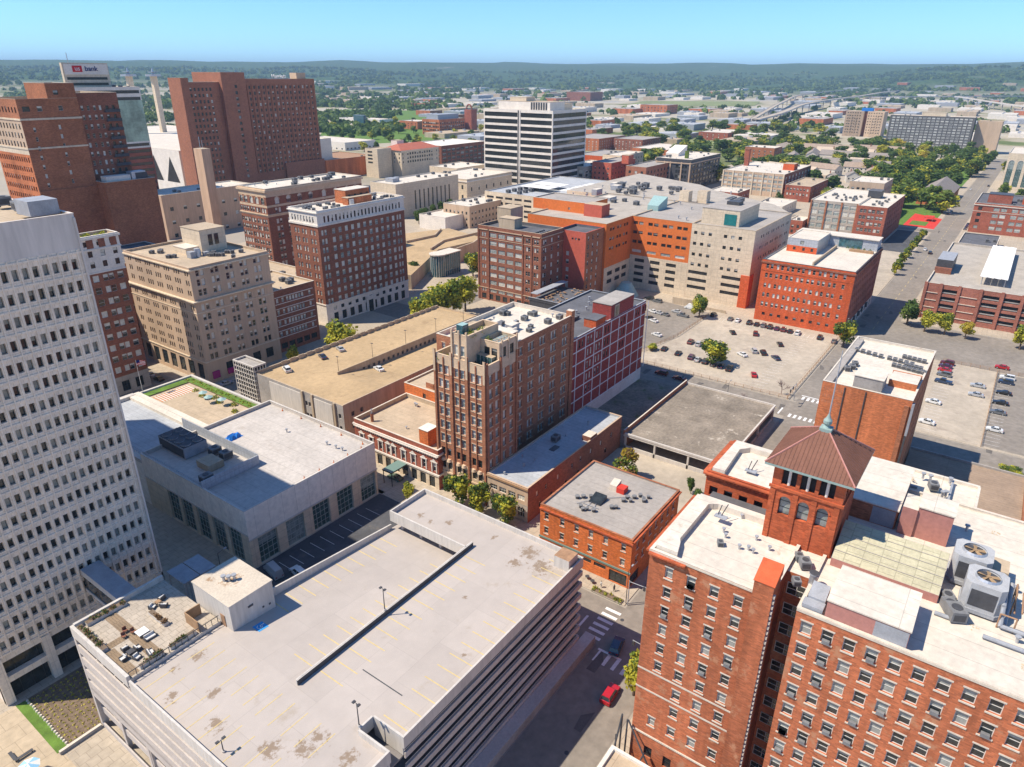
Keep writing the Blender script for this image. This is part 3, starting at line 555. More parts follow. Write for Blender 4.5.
# ---------------------------------------------------------------- gridded white office tower
def office():
    b=Bld('office_tower','tall pale precast office tower on the left with a grid of small deep-set windows','office tower',19.8,121,49.5,215,78.6,'precast',par=.9,roof='roof_tan',cap='precast_top',rec=.62)
    xs=[47.9-1.43*k for k in range(20)]; zs=[71.72-3.526*k for k in range(18)]
    b.seg['y-']=[(9.6,74.0,'precast'),(74.0,79.5,'precast_top')]; b.seg['x-']=b.seg['x+']=[(0,74,'precast'),(74,79.5,'precast_top')]; b.seg['y+']=[(0,79.5,'precast_top')]
    b.grid('y-',xs,[z-.05 for z in zs],.82,1.72,'office')
    b.grid('x+',spread(122,214,60),zs[:8],.78,2.05,'office'); b.grid('x-',spread(122,214,60),zs[:18],.78,2.05,'office'); b.done()
    # ribs: projecting precast frame of each cell
    r=MB()
    for k in range(21): x=48.615-1.43*k; r.box(x-.1,120.78,9.6,x+.1,120.999,73.9,'precast')
    for k in range(19): z=73.45-3.526*k; r.box(20,120.84,z-.16,49.4,120.998,z+.16,'precast')
    r.box(49.22,120.7,0,49.5,120.999,78.9,'precast_top')
    r.build('precast_frame',b.root)
    g=MB(); g.box(20.2,122.2,0,49.2,122.4,9.6,'glass'); g.box(20,120.9,4.3,49.4,122.1,5.5,'precast'); g.box(20,121.05,8.6,49.4,122.2,9.55,'precast')
    for k in range(16): x=21+1.85*k; g.box(x,122.1,.2,x+.1,122.19,9.4,'frame_dark')
    g.build('ground_floor_glazing',b.root)
    for x in (19.8,27.4,34.9,42.4,48.1):
        mb=MB(); mb.box(x,120.7,0,x+1.4,122.1,9.6,'precast'); mb.build('column',b.root)
    mb=MB(); mb.box(44.6,124,79.3,48.9,129,81.6,'metal_grey'); mb.build('roof_plant',b.root)
    for k in range(8): ac(b.root,46.8,133+7*k,79.0,0,1.1)
    for k in range(6): vent(b.root,40+1.0*k,126+4*k,78.7,1.5)
office()
sk=thing('skywalk','flat grey roofed footbridge between the white office tower and the garage terrace','footbridge',(36,104.3,14))
mb=MB(); mb.box(36,104.4,17.6,39.3,120.6,18.9,'conc_white',top='metal_grey'); mb.build('roof',sk)
mb=MB(); mb.box(36.15,104.4,14.6,39.15,120.6,17.59,'glass'); mb.build('glazing',sk); mb=MB(); mb.box(36,104.4,14,39.3,120.6,14.6,'conc_white'); mb.build('floor',sk)
for x in (49.7,53.2):
    t=thing('entrance_canopy','slate-blue flat canopy roof between the office tower and the white hall, '+('nearer the tower' if x<50 else 'nearer the hall'),'canopy',(x,113,0))
    mb=MB(); mb.box(x,113.4,9.7,x+3.3,119.6,9.95,'metal_grey'); mb.build('roof',t)
    for q in ((x+.2,113.6),(x+3,113.6),(x+.2,119.3),(x+3,119.3)): mb=MB(); mb.cyl(*q,0,9.7,.12,'metal_grey',8); mb.build('post',t)
# ---------------------------------------------------------------- white hall with tall bays
def hall():
    b=Bld('convention_hall','low white panelled hall with tall glazed bays and a partly shaded flat roof','hall',67,118,104.6,160,14.1,'conc_panel',par=.9,roof='roof_hall',cap='conc_white',rec=.5)
    for f in b.ops: b.seg[f]=[(0,7.45,'stone_beige'),(7.45,15,'conc_panel')]
    b.seg['x-']=[(0,8.75,'stone_beige'),(8.75,15,'conc_panel')]
    b.grid('y-',[71.5,78.9,86.4,93.8,101.4],[3.6],4.95,6.9,'curtain')
    b.grid('x-',[123.2,129.4,135.8,142,147.8],[4.35],4.7,8.3,'curtain'); b.done()
    mb=MB(); mb.box(66.85,117.85,7.3,104.75,117.99,7.6,'conc_white'); mb.box(66.85,118.0,8.6,66.99,159.9,8.9,'conc_white'); mb.build('string_course',b.root)
    # rear wing, terrace and sunk court
    w=MB(); w.box(67.0,160.1,0,85.8,200,12.2,'conc_panel',top='roof_bluegrey'); w.box(66.9,160.1,12.2,68.6,200,13.2,'conc_white'); w.box(68.6,198.4,12.2,85.8,200,13.2,'conc_white'); w.box(84.0,160.1,12.2,85.8,198.3,13.1,'roof_white')  # wing roof coloured blue-grey for the tower shadow over the court
    w.build('rear_wing',b.root)
    t=MB(); t.box(86.0,160.1,0,104.6,200,12.0,'conc_panel',top='roof_tan'); t.box(86,160.1,12,87.6,200,13,'conc_white',top='roof_white'); t.box(103.8,160.1,12,104.6,200,12.8,'conc_white'); t.box(87.6,199.2,12,103.8,200,12.8,'conc_white'); t.box(87.6,160.1,12,103.8,161.4,13,'conc_white',top='roof_white')
    t.box(101.2,161.6,12,103.7,199,12.35,'mulch',top='grass'); t.box(88,196.2,12,101,199,12.35,'mulch',top='grass'); t.build('garden_terrace',b.root)
    st=MB()
    for k in range(26): x=89+.42*k; st.box(x,189.5,12.0,x+.2,195,12.02,'paint_white' if k%2 else 'brick_small')
    st.build('striped_paving',b.root)
    gm=MB(); rg=random.Random(14)
    for x,y,r_ in((98.5,176,1.2),(99.5,180,1.3),(98,184,1.2),(100,171,1.2),(99,189,1.0),(97.5,167,1.1)): bush(gm,x,y,12,r_,90,['leaf_mid','leaf_lime'],.9,x,.22)
    for k in range(40): bush(gm,rg.uniform(101.5,103.4),162+.93*k,12.2,.6,26,['leaf_mid','leaf_lime'],.7,k,.2)
    gm.build('terrace_plants',b.root)
    for x,y in((96.6,178),(97.4,182),(98,173.5)):
        mb=MB(); mb.cyl(x,y,12,14.2,.06,'metal',6); mb.cyl(x,y,14.0,14.6,1.3,'metal_teal',8,.1); mb.build('parasol',b.root)
    # mechanical yard sunk at the -X edge
    y=MB(); y.box(67.1,133.5,14.15,82,133.75,16.6,'screen'); y.box(81.75,133.8,14.15,82,166,16.8,'screen'); y.build('screen_wall',b.root)
    f=MB()
    for k in range(33): f.box(67.2,134+k,14.2,67.28,134.06+k,16,'metal')
    f.box(67.2,134,15.9,67.28,166,16,'metal'); f.box(67.2,134,15,67.28,166,15.08,'metal'); f.build('fence_rail',b.root)
    mb=MB(); mb.box(72.5,139.5,14.2,76.5,144.5,15.9,'conc_tan',top='roof_tan'); mb.build('plant_unit',b.root)
    for p in ((70,136.5),(78.6,146.5),(79,142.5)): ac(b.root,*p,14.15,0,1.3)
    for k in range(4): vent(b.root,86+random.random()*17,121+random.random()*36,14.1,1.2)
    for k in range(5): mb=MB(); x=103.4; yy=121+8*k; mb.cyl(x,yy,14.1,14.35,.22,'brick_small',8); mb.cyl(x,yy,14.35,14.9,.09,'brick_small',6); mb.build('roof_drain',b.root)
    for k in range(5): mb=MB(); x=84+4.4*k; yy=119.6; mb.cyl(x,yy,14.1,14.35,.22,'brick_small',8); mb.cyl(x,yy,14.35,14.9,.09,'brick_small',6); mb.build('roof_drain',b.root)
    return b
hall()
t=thing('chiller','long dark blue-grey chiller with round fans inside the screened yard of the white hall','chiller',(75.5,149,14.15))
mb=MB(); mb.box(72.6,149.5,14.3,78.6,161,17.2,'metal_grey',top='metal_dark'); mb.build('casing',t)
for k in range(4):
    for x in (74.1,77.1): mb=MB(); mb.cyl(x,151+2.8*k,17.2,17.5,1.15,'metal_grey',14,top='metal_dark'); mb.build('fan',t)
mb=MB(); mb.box(72.5,150,14.5,72.58,160.5,16.8,'metal_dark'); mb.build('coil',t)
t=thing('roof_tarp','crumpled bright blue tarpaulin heap on the sunny roof of the white hall','tarpaulin',(86.3,150.3,14.1))
mb=MB(); rr=random.Random(4); pts=[[(84.2+.7*i+rr.uniform(-.2,.2),149+.55*j+rr.uniform(-.15,.15),14.12+(0 if i in(0,6) or j in(0,5) else rr.uniform(.3,1.2))) for j in range(6)] for i in range(7)]
for i in range(6):
    for j in range(5): mb.poly([pts[i][j],pts[i+1][j],pts[i+1][j+1],pts[i][j+1]],'tarp_blue')
mb.build('sheet',t)
# flagpole
t=thing('flagpole','white pole with a striped flag at the back corner of the white hall','flagpole',(88.5,199,13))
mb=MB(); mb.cyl(88.5,199.4,12.9,23,.09,'frame_white',8,.05); mb.build('pole',t)
mb=MB()
for k in range(7):
    for j in range(5): a=88.6+.5*j; dz=.12*math.sin(j*1.3); mb.poly([(a,199.4+.15*math.sin(j*1.2),22.8-.22*k-.12*j+dz),(a+.5,199.4+.15*math.sin(j*1.2+1.2),22.8-.22*k-.12*(j+1)+dz),(a+.5,199.4+.15*math.sin(j*1.2+1.2),22.58-.22*k-.12*(j+1)+dz),(a,199.4+.15*math.sin(j*1.2),22.58-.22*k-.12*j+dz)],'sign_navy' if k<4 and j<2 else ('sign_red' if k%2==0 else 'paint_white'))
mb.build('flag',t)
# ---------------------------------------------------------------- brick hotel in the right foreground
def arch(mb,f,c,a,zs,r,m,trim=None,n=10):
    """fills the corners above a rectangular opening so that its head is round"""
    P=[(a+r*math.cos(math.pi*k/n),zs+r*math.sin(math.pi*k/n)) for k in range(n+1)]
    for k in range(n):
        (p0,q0),(p1,q1)=P[k],P[k+1]
        mb.poly([fp(f,c,p0,-.004,q0),fp(f,c,p0,-.004,zs+r+.01),fp(f,c,p1,-.004,zs+r+.01),fp(f,c,p1,-.004,q1)],m)
        mb.poly([fp(f,c,p0,-.004,q0),fp(f,c,p1,-.004,q1),fp(f,c,p1,.35,q1),fp(f,c,p0,.35,q0)],m)
        if trim:
            o=[(a+(r+.28)*math.cos(math.pi*j/n),zs+(r+.28)*math.sin(math.pi*j/n)) for j in(k,k+1)]
            mb.poly([fp(f,c,p0,-.09,q0),fp(f,c,p1,-.09,q1),fp(f,c,*( (o[1][0]),) ,-.09,o[1][1]),fp(f,c,o[0][0],-.09,o[0][1])],trim)
            mb.poly([fp(f,c,o[0][0],-.09,o[0][1]),fp(f,c,o[1][0],-.09,o[1][1]),fp(f,c,o[1][0],0,o[1][1]),fp(f,c,o[0][0],0,o[0][1])],trim)
def arch1(root,*a): mb=MB(); arch(mb,*a); return mb.build('arch',root)
def modillions(b,f,c,a0,a1,z,m,step=.75,d=.45,root=None):
    mb=MB(); k=a0+.2
    def bx(p,q,d0,d1,z0,z1):
        u=fp(f,c,p,d0,z0); v=fp(f,c,q,d1,z1); mb.box(min(u[0],v[0]),min(u[1],v[1]),z0,max(u[0],v[0]),max(u[1],v[1]),z1,m)
    bx(a0,a1,-d-.15,-.001,z+.35,z+.6)
    while k<a1-.3: bx(k,k+.32,-d,-.001,z,z+.345); k+=step
    return mb.build('cornice',root or b.root)
mat('chimney_cap',(.55,.11,.04),'plain',.85,.15,.8)
def hotel():
    B=Bld('brick_hotel','large red-brick hotel filling the lower right, with white roofs and white-silled sash windows','hotel',73.5,-45,111,10.5,41,'brick_hotel',par=.35,roof='roof_white',cap='sill_stone',rec=.28)
    cols=[9.1-2.43*k for k in range(22)]; zr=[38.9-3.37*k for k in range(11)]
    B.grid('x-',cols,zr,1.3,1.85,'hotel'); B.done()
    A=Bld('','','',73.5,13.6,90,29.8,41,'brick_hotel',par=.35,roof='roof_white',cap='roof_white',rec=.28,root=B.root)
    za=[38.6,35.25,31.9,28.65,25.2,21.85,18.2,14.65,10.8]
    for c in (23.7,20.55,17.4): A.grid('x-',[c],za,1.2,1.8,'hotel')
    A.grid('x-',[26.85],za[:6]+[10.8],1.1,1.8,'hotel'); A.grid('x-',[26.85,23.7,20.5,17.4],[4.2],1.3,2.2,'darkdh')
    A.grid('y+',spread(75,89,4),za,1.2,1.8,'hotel'); A.done()
    B.band  # string courses on the left wing
    for z,d in((20.1,.06),(16.4,.06),(7.6,.16),(41.0,.1)): mb=MB(); mb.prism([(73.5-d,13.6),(73.499,13.6),(73.499,29.801),(90,29.801),(90,29.8+d),(73.5-d,29.8+d)],z,z+.28,'sill_stone'); mb.build('string_course',B.root)
    mb=MB(); mb.box(73.5-.1,-45,41.02,73.498,10.5,41.36,'sill_stone'); mb.build('string_course',B.root)
    # light court between the wings, connection behind
    mb=MB(); mb.box(80.5,10.52,0,90,13.58,40.9,'brick_hotel',top='roof_white'); mb.build('recess_wall',B.root)
    for k in range(11):
        for y in (11.4,12.6): inst('window',WC.get(('hotel',1.3,1.85,0,.28)) or winmb('hotel',1.3,1.85,0,.28).mesh('window'),B.root,(80.2,y,38.4-3.37*k),ROT['x-'])
    mb=MB(); mb.box(72.6,13.3,0,75.6,15.7,43.6,'brick_hotel'); mb.prism([(72.5,13.2),(75.7,13.2),(75.7,15.8),(72.5,15.8)],43.605,[43.7,45.1,45.1,43.7],'chimney_cap'); mb.build('chimney',B.root)
    q=MB()
    for k in range(52): q.box(72.72,13.05,1+.8*k,73.2,13.3,1.4+.8*k,'sill_stone')
    q.build('quoins',B.root)
    modillions(B,'x-',73.5,24.6,29.8,40.5,'brick_annex',.6); modillions(B,'y+',29.8,73.5,90,40.5,'brick_annex',.7)
    # raised white kerbs of the roof wells
    mb=MB()
    mb.prism([(74.1,29.2),(74.1,26.2),(76.4,26.8),(77.2,27.2),(87.6,27.2),(88.4,26.0),(88.4,14.2),(89.6,14.2),(89.6,29.2)],41.0,[42.0]*9,'roof_white'); mb.build('roof_upstand',B.root)
    # rear annex with cornice
    C=Bld('','','',96.6,20,109,31,41.6,'brick_annex',par=.35,roof='roof_white',cap='brick_annex',rec=.6,root=B.root)
    for y in (29.6,27.2,24.8,22.4): C.win('x-',y,38.6,1.35,1.7,'dark')
    C.done(); modillions(C,'x-',96.6,20,31.4,41.2,'brick_annex',.62); modillions(C,'y+',31,96.6,109,41.2,'brick_annex',.7); modillions(C,'x+',109,20,31,41.2,'brick_annex',.9)
    mb=MB(); mb.prism([(97.3,30.4),(97.3,28.4),(105.6,28.9),(107.1,27.6),(107.1,20.3),(108.4,20.3),(108.4,30.4)],41.6,[42.5]*7,'roof_white'); mb.build('roof_upstand',B.root)
    mb=MB(); mb.box(90.02,19.6,0,96.58,29.6,38.6,'brick_annex',top='roof_dark'); mb.box(90.02,10.52,0,111,19.58,40.98,'brick_annex',top='roof_white'); mb.build('lightwell_block',B.root)
    mb=MB(); mb.box(111.02,-5,0,119,24,40.6,'brick_annex',top='roof_white'); mb.box(118.6,-5,40.6,119.1,24,41.1,'roof_white'); mb.box(111.2,-5.1,40.6,118.6,-4.7,41.1,'roof_white'); mb.build('rear_block',B.root)
    modillions(B,'x+',111,-45,-5.2,40.6,'brick_annex',1.4,.4)
    # campanile
    T=Bld('','','',86.2,9.7,96.0,18.7,52.6,'brick_annex',z0=40,par=0,rec=.55,root=B.root,top=False)
    for y in (16.6,14.2,11.8):
        T.win('x-',y,46.6,1.5,3.0,'store'); T.win('x-',y,51.0,1.9,2.5,'hole'); T.win('y-',88.5+(16.6-y)*1.1,51.0,1.9,2.5,'hole')
    T.done()
    for y in (16.6,14.2,11.8): arch1(B.root,'x-',86.2,y,47.35,.75,'brick_annex','brick_annex')
    mb=MB(); mb.box(85.95,9.45,49.0,96.25,9.699,49.4,'brick_annex'); mb.box(85.95,9.699,49.0,86.199,18.95,49.4,'brick_annex'); mb.box(86.0,9.5,52.2,96.2,9.699,52.6,'brick_annex'); mb.box(86.0,9.7,52.2,86.199,18.9,52.6,'brick_annex')
    for y in (16.6,14.2,11.8): mb.cyl(86.45,y,49.7,52.1,.2,'stone_white',8); mb.box(86.2,y-.28,52.0,86.7,y+.28,52.25,'stone_white')
    for y in (18.4,15.4,13.0,10.2): mb.box(86.05,y-.35,40.9,86.199,y+.35,49.0,'brick_annex')
    mb.build('belfry_trim',B.root)
    r=MB(); e=[(85.1,8.6),(97.1,8.6),(97.1,19.8),(85.1,19.8)]; ap=(91.1,14.2,57.4)
    for k in range(4): a,b=e[k],e[(k+1)%4]; r.poly([(*a,52.95),(*b,52.95),ap],'tile_red')
    r.box(85.1,8.6,52.62,97.1,19.8,52.94,'copper'); 
    for k in range(4):
        a=Vector((*e[k],53.0)); r.tube(a,Vector(ap),.13,'metal_pink',5)
        c0,c1=Vector((*e[k],52.97)),Vector((*e[(k+1)%4],52.97)); n=22
        for j in range(1,n):
            p=c0.lerp(c1,j/n); m=(c0+c1)/2; t=1-abs((p-m).length/((c1-c0).length/2)); d=Vector(ap)-m
            r.tube(p,p+d*t*.985,.07,'tile_red',4)
    r.build('hipped_roof',B.root)
    f=MB(); f.prism([(90.35,13.45),(91.85,13.45),(91.85,14.95),(90.35,14.95)],[56.7]*4,[57.3]*4,'copper')
    for z0,z1,a,b in((57.3,57.6,.5,.3),(57.6,57.95,.3,.55),(57.95,58.35,.55,.55),(58.35,58.7,.55,.3),(58.7,59.3,.3,.1)): f.cyl(91.1,14.2,z0,z1,a,'copper',12,b)
    fin=f.build('finial',B.root); f=MB(); f.cyl(91.1,14.2,59.3,68.2,.1,'metal_grey',8,.06); f.build('mast',fin)
    # roof structures of the right part
    def lit(n,x0,y0,x1,y1,z0,z1,m,top,cap=.12): return pent(B,x0,y0,x1,y1,z0,z1,m,top,n,cap)
    p=lit('roof_house',73.95,-1.2,81.6,7.5,41.0,43.7,'metal_pink','roof_white')
    mb=MB(); mb.box(73.93,-1.15,41.1,73.948,2.3,43.5,'metal_grey'); mb.build('grey_panel',p)
    mb=MB(); mb.prism([(75.5,7.9),(77.7,7.9),(77.7,9.9),(75.5,9.9)],41,[42.2,43.0,43.0,42.2],'metal_grey'); mb.box(74.1,7.8,41,75.5,10.2,41.9,'metal_grey'); mb.build('duct_hood',B.root)
    mb=MB(); mb.cyl(79.2,10.2,41,42.8,.5,'metal',12); mb.cyl(79.2,10.2,42.8,43,.62,'metal_grey',12,top='metal_dark'); mb.build('flue',B.root)
    g=MB(); g.prism([(84.8,9.4),(84.8,-3.0),(90.6,-3.0),(90.6,9.4)],41,[42.2,42.2,44.9,44.9],'metal_pink',top='roof_pebble'); sk_=g.build('glazed_monitor',B.root)
    mb=MB()
    for k in range(1,5): x=84.8+5.8*k/5; z=42.31+2.7*k/5; mb.poly([(x,-3,z),(x+.07,-3,z+.033),(x+.07,9.4,z+.033),(x,9.4,z)],'roof_pebble')
    mb.poly([(84.84,-2.95,42.22),(90.55,-2.95,44.9),(90.55,9.35,44.9),(84.84,9.35,42.22)],'glass_roof'); mb.build('glazing',sk_)
    p=lit('roof_house',98.4,4.0,112.5,10.4,41,44,'brick_brown','roof_white'); mb=MB(); mb.box(98.38,4.2,41.1,98.398,7.2,43.8,'metal_grey'); mb.build('grey_panel',p)
    p=lit('roof_house',98.2,-2.5,102.4,1.7,41,45.8,'metal_pink','roof_white'); mb=MB(); mb.box(97.9,1.72,41,102,3.6,45.4,'metal_pink',top='roof_white'); mb.build('side_bay',p)
    mb=MB(); mb.box(93,-9.5,41,96,-6.6,43.2,'conc_tan',top='roof_tan'); mb.build('vent_house',B.root)
    # pipes, small units
    pi=MB()
    for a,b,z in(((84.2,-9.5,41.5),(84.2,-16,41.5),0),((84.2,-9.5,41.5),(85.2,-9.3,43.5),0),((85.2,-9.3,43.5),(90.5,-9.3,43.9),0),((85,-9.9,41.2),(90.5,-9.9,43.6),0),((82.5,-3.0,41.3),(82.5,-5,41.3),0),((81.3,-8,41.4),(81.3,-16,41.4),0)): pi.tube(a,b,.26,'metal_grey',8)
    for a,b in(((88,-10.4,41),(88,-10.4,43.8)),((90.4,-10.4,41),(90.4,-10.4,43.8)),((88,-10.4,43.8),(90.4,-10.4,43.8)),((84.4,-10.8,41),(84.4,-10.8,43)),((84.4,-9.2,41),(84.4,-9.2,43)),((84.4,-10.8,43),(84.4,-9.2,43)),((86.6,-10.6,42.2),(91,-10.6,42.2)),((86.6,-11.3,42.5),(91,-11.3,42.5))): pi.tube(a,b,.1,'metal_rust',6)
    pi.build('pipework',B.root)
    for p in ((84.3,-4.3,41,.9),(83.2,-5.0,41,1.1),(86,-3.9,41,.8),(80.3,22.6,41,.5),(83.5,13.0,41,.6),(82.4,12,41,.8),(78.2,11.9,41,.6)): ac(B.root,p[0],p[1],p[2],.5,p[3])
    r_=random.Random(2)
    for k in range(14): vent(B.root,r_.uniform(75,89),r_.uniform(14.5,29),41,.9)
    for k in range(22): vent(B.root,r_.uniform(100,118),r_.uniform(-5,20),41,1.2)
    for k in range(10): vent(B.root,r_.uniform(75,110),r_.uniform(-20,-10),41,1.1)
    for x,y in((85.5,24.5),(100.5,25.2)):
        mb=MB(); mb.tube((x,y,42.2),(x+1.2,y-.4,43.6),.07,'metal_dark'); mb.tube((x,y+.5,42.2),(x+1.0,y+.4,43.3),.07,'metal_dark'); mb.box(x-.6,y-.9,42.05,x+.3,y+.9,42.2,'metal_grey'); mb.build('roof_anchor',B.root)
    stains('stain',B.root,41.02,[(79.5,4.5,.5),(83,-7,.6),(108,12,1.2),(113,14,1.0),(79,-12,.6),(106,-8,.9),(115,4,.8)],9,'stain_ochre')
    r_=random.Random(44)
    for k in range(26):
        y=cols[r_.randrange(10)]; z=zr[r_.randrange(9)]; mb=MB(); mb.box(73.2,y-.42,z-.9,73.62,y+.42,z-.42,'ac_grey'); mb.build('window_air_conditioner',B.root)
    for k in range(7):
        c=(26.85,23.7,20.55,17.4)[r_.randrange(4)]; z=za[r_.randrange(6)]; mb=MB(); mb.box(73.2,c-.4,z-.88,73.62,c+.4,z-.42,'ac_grey'); mb.build('window_air_conditioner',B.root)
    d=MB()
    for q in ((100,-12,41.1,109,-11.6,41.4),(104,-1.5,41.1,118,-1.2,41.35),(113,3,40.7,113.4,12,41.0)): d.box(*q,'metal_grey')
    d.build('roof_duct',B.root)
    for x,y,s_ in((108,14.5,.8),(114,1,.8),(101,-14,.9),(115,18,.8),(112,16,.7),(110,12,.8)): ac(B.root,x,y,40.9,.4*s_,s_)
    return B
mat('glass_roof',(.47,.43,.29),'seam',.4,.1,.3,bs=(1.2,2.0)); mat('stain_ochre',(.55,.42,.27),'plain',.9,.2,1)
hotel()
mat('metal_light',(.42,.42,.42),'plain',.5,.12,1)
def cooling_tower(x,y,label):
    t=thing('cooling_tower',label,'cooling tower',(x,y,41),'cooling towers on the hotel roof')
    P=[(x-2.1,y-1.5),(x-1.5,y-2.1),(x+1.5,y-2.1),(x+2.1,y-1.5),(x+2.1,y+1.5),(x+1.5,y+2.1),(x-1.5,y+2.1),(x-2.1,y+1.5)]
    mb=MB(); mb.prism(P,41.8,45.4,'metal_light',bottom=True); mb.prism([(a+(a-x)*.06,b+(b-y)*.06) for a,b in P],41.3,41.8,'metal_grey',bottom=True); mb.build('casing',t)
    mb=MB(); mb.box(x-2.13,y-1.35,42.3,x-2.105,y+1.35,44.6,'metal_dark'); mb.box(x-1.35,y-2.13,42.3,x+1.35,y-2.105,44.6,'metal_dark'); mb.build('louvre',t)
    mb=MB(); n=20
    for k in range(n):
        a,b=6.283*k/n,6.283*(k+1)/n
        mb.poly([(x+1.25*math.cos(a),y+1.25*math.sin(a),45.7),(x+1.25*math.cos(b),y+1.25*math.sin(b),45.7),(x+1.4*math.cos(b),y+1.4*math.sin(b),45.41),(x+1.4*math.cos(a),y+1.4*math.sin(a),45.41)],'metal')
    mb.cyl(x,y,45.402,45.42,1.25,'metal_dark',20); ring=mb.build('fan_ring',t)
    mb=MB(); mb.cyl(x,y,45.43,45.62,.25,'fan_tan',8)
    for k in range(5):
        a=6.283*k/5; c,s=math.cos(a),math.sin(a); mb.poly([(x+.2*c-.14*s,y+.2*s+.14*c,45.6),(x+1.15*c-.3*s,y+1.15*s+.3*c,45.56),(x+1.15*c+.2*s,y+1.15*s-.2*c,45.48),(x+.2*c+.14*s,y+.2*s-.14*c,45.5)],'fan_tan')
    mb.build('fan',ring)
cooling_tower(87.2,-7.2,'large silver cooling tower nearer the brick parapet, its dark louvre facing the street')
cooling_tower(92.2,-5.4,'silver cooling tower farther back on the white roof, partly behind another like it')
# low entrance block and steel frame at the foot of the hotel
t=thing('service_shed','low flat tan-roofed shed at the foot of the brick hotel beside the street','shed',(58,24,0))
mb=MB(); mb.box(58,22,0,70.6,31.4,4.6,'conc_tan',top='roof_tan'); mb.build('wall',t); mb=MB(); mb.box(57.8,31.0,4.6,70.8,31.6,5.1,'stone_white'); mb.box(70.3,22,4.6,70.8,31,5.1,'stone_white'); mb.build('parapet',t)
t=thing('steel_frame','dark slanting steel braces standing between the shed and the brick hotel wall','steel frame',(72,30,0))
mb=MB()
for a,b in(((70.9,31.2,5),(73.2,31.4,9.5)),((73.2,31.4,0),(73.2,31.4,9.5)),((72.8,30.3,0),(72.8,30.3,9.5)),((72.9,30.2,9.4),(71.6,25.6,3.5)),((71,27,4.6),(72.8,27,4.6)),((71.8,31.5,0),(71.8,31.5,6.4))): mb.tube(a,b,.14,'metal_dark')
mb.build('brace',t)
# ---------------------------------------------------------------- street row across the cross street
def small_red():
    b=Bld('brick_shop','three-storey bright orange-brick corner shop with a flat grey roof full of small vents','shop building',109.8,48.5,133.5,71.2,12.2,'brick_small',par=.35,roof='roof_grey',cap='brick_brown')
    ys=[69.5,65.4,61.75,58.2,54.6,50.4]; b.grid('x-',ys,[9.95,6.2],1.05,1.75,'hotel'); b.grid('x-',[66.6,62.9,59.2,55.6],[2.9],2.9,1.0,'shop'); b.win('x-',51.2,1.75,4.2,2.9,'shop'); b.win('x-',68.8,1.4,1.4,2.6,'shop')
    b.grid('y-',spread(111,132,7),[9.95,6.2],1.05,1.75,'hotel'); b.win('y-',112.2,1.75,4.2,2.9,'shop'); b.done()
    mb=MB(); mb.box(109.6,48.3,3.95,109.799,71.3,4.35,'frame_green'); mb.box(109.5,48.2,11.4,109.799,71.3,11.75,'brick_annex'); mb.build('cornice',b.root); modillions(b,'y-',48.5,109.8,133.5,11.7,'brick_annex',.6,.4)
    r=random.Random(6)
    for x,y in((117,66),(118,65),(119,63.6),(113.5,62.5),(114.2,61.8),(114.6,60.4),(114.3,63.5),(118,57.8),(118.6,57),(122,57),(122.8,55.6),(123.6,56.8),(124.6,55.6),(125.2,53.6),(126,54.8),(124.6,53.2),(126.5,53)): mb=MB(); s=r.uniform(.3,.45); mb.cyl(x,y,12.2,12.8,s,'metal_dark',9); mb.cyl(x,y,12.8,13.0,s*1.3,'ac_grey',9); mb.build('roof_vent',b.root)
    mb=MB(); mb.prism([(117.3,60.3),(120.4,60.3),(120.4,63.2),(117.3,63.2)],12.2,[12.5,13.4,13.4,12.5],'metal_dark',top='glass'); mb.build('skylight',b.root)
    mb=MB(); mb.prism([(124.6,60.2),(127,60.2),(127,62),(124.6,62)],12.2,[13.6,14.2,14.2,13.6],'roof_white'); mb.box(124.4,58.2,12.2,126.6,60.1,13.5,'red_paint'); mb.build('roof_hatch',b.root)
    pi=MB()
    for a,q in(((114,62.5),(119.6,62.6)),((114.6,60.6),(117.3,61.4)),((115,65),(118,63)),((120.5,61),(124,57)),((116,60),(116,64))): pi.tube((*a,12.4),(*q,12.4),.07,'metal_grey')
    pi.build('pipework',b.root)
small_red()
def slope():
    b=Bld('brick_warehouse','long low dark-brick warehouse with a pale blue-grey roof and a stone street front','warehouse',116.5,79.2,164,91.4,9.4,'brick_dark',par=.6,roof='roof_bluegrey',cap='stone_tan')
    b.seg['x-']=[(0,5.0,'stone_grey'),(5.0,10,'stone_tan')]
    b.grid('x-',[89.4,86.7,83.9,81.2],[6.75],2.1,1.5,'loft'); b.grid('x-',[89.4,86.7,83.9,81.2],[2.6],2.1,2.6,'loft')
    b.grid('y-',[120.5,124.5,130,136.9,141.2,146.5,152,158],[6.6],1.0,1.5,'dh'); b.grid('y-',[122,127,134,140,147,155],[2.9],1.0,1.6,'darkdh'); b.done()
    mb=MB(); mb.box(116.2,79.1,9.3,116.499,91.5,9.75,'wood'); mb.build('cornice',b.root)
    mb=MB(); mb.box(146,79.25,9.4,149.5,81.8,10.9,'brick_dark',top='sill_stone'); mb.build('chimney',b.root)
    mb=MB(); mb.box(136,84.5,9.42,139,86,9.6,'roof_dark'); mb.build('roof_patch',b.root)
    clutter(b,6,1,0,3)
slope()
def lanepatio():
    for k in range(7):
        t=thing('patio_canopy','flat grey canopy in the shaded lane behind the apartment tower, '+['nearest the street','second from the street','third from the street','midway in its row','third from the far end','second from the far end','at the far end'][k],'canopy',(133+4*k,94,0),'canopies in the shaded lane')
        x=132+4.3*k; mb=MB(); mb.box(x,92.5,3.0,x+2.6,94.6,3.15,'metal_grey'); mb.build('roof',t)
        for a,c in((x+.1,92.6),(x+2.5,92.6),(x+.1,94.5),(x+2.5,94.5)): mb=MB(); mb.cyl(a,c,.1,3,.06,'metal_dark',6); mb.build('post',t)
lanepatio()
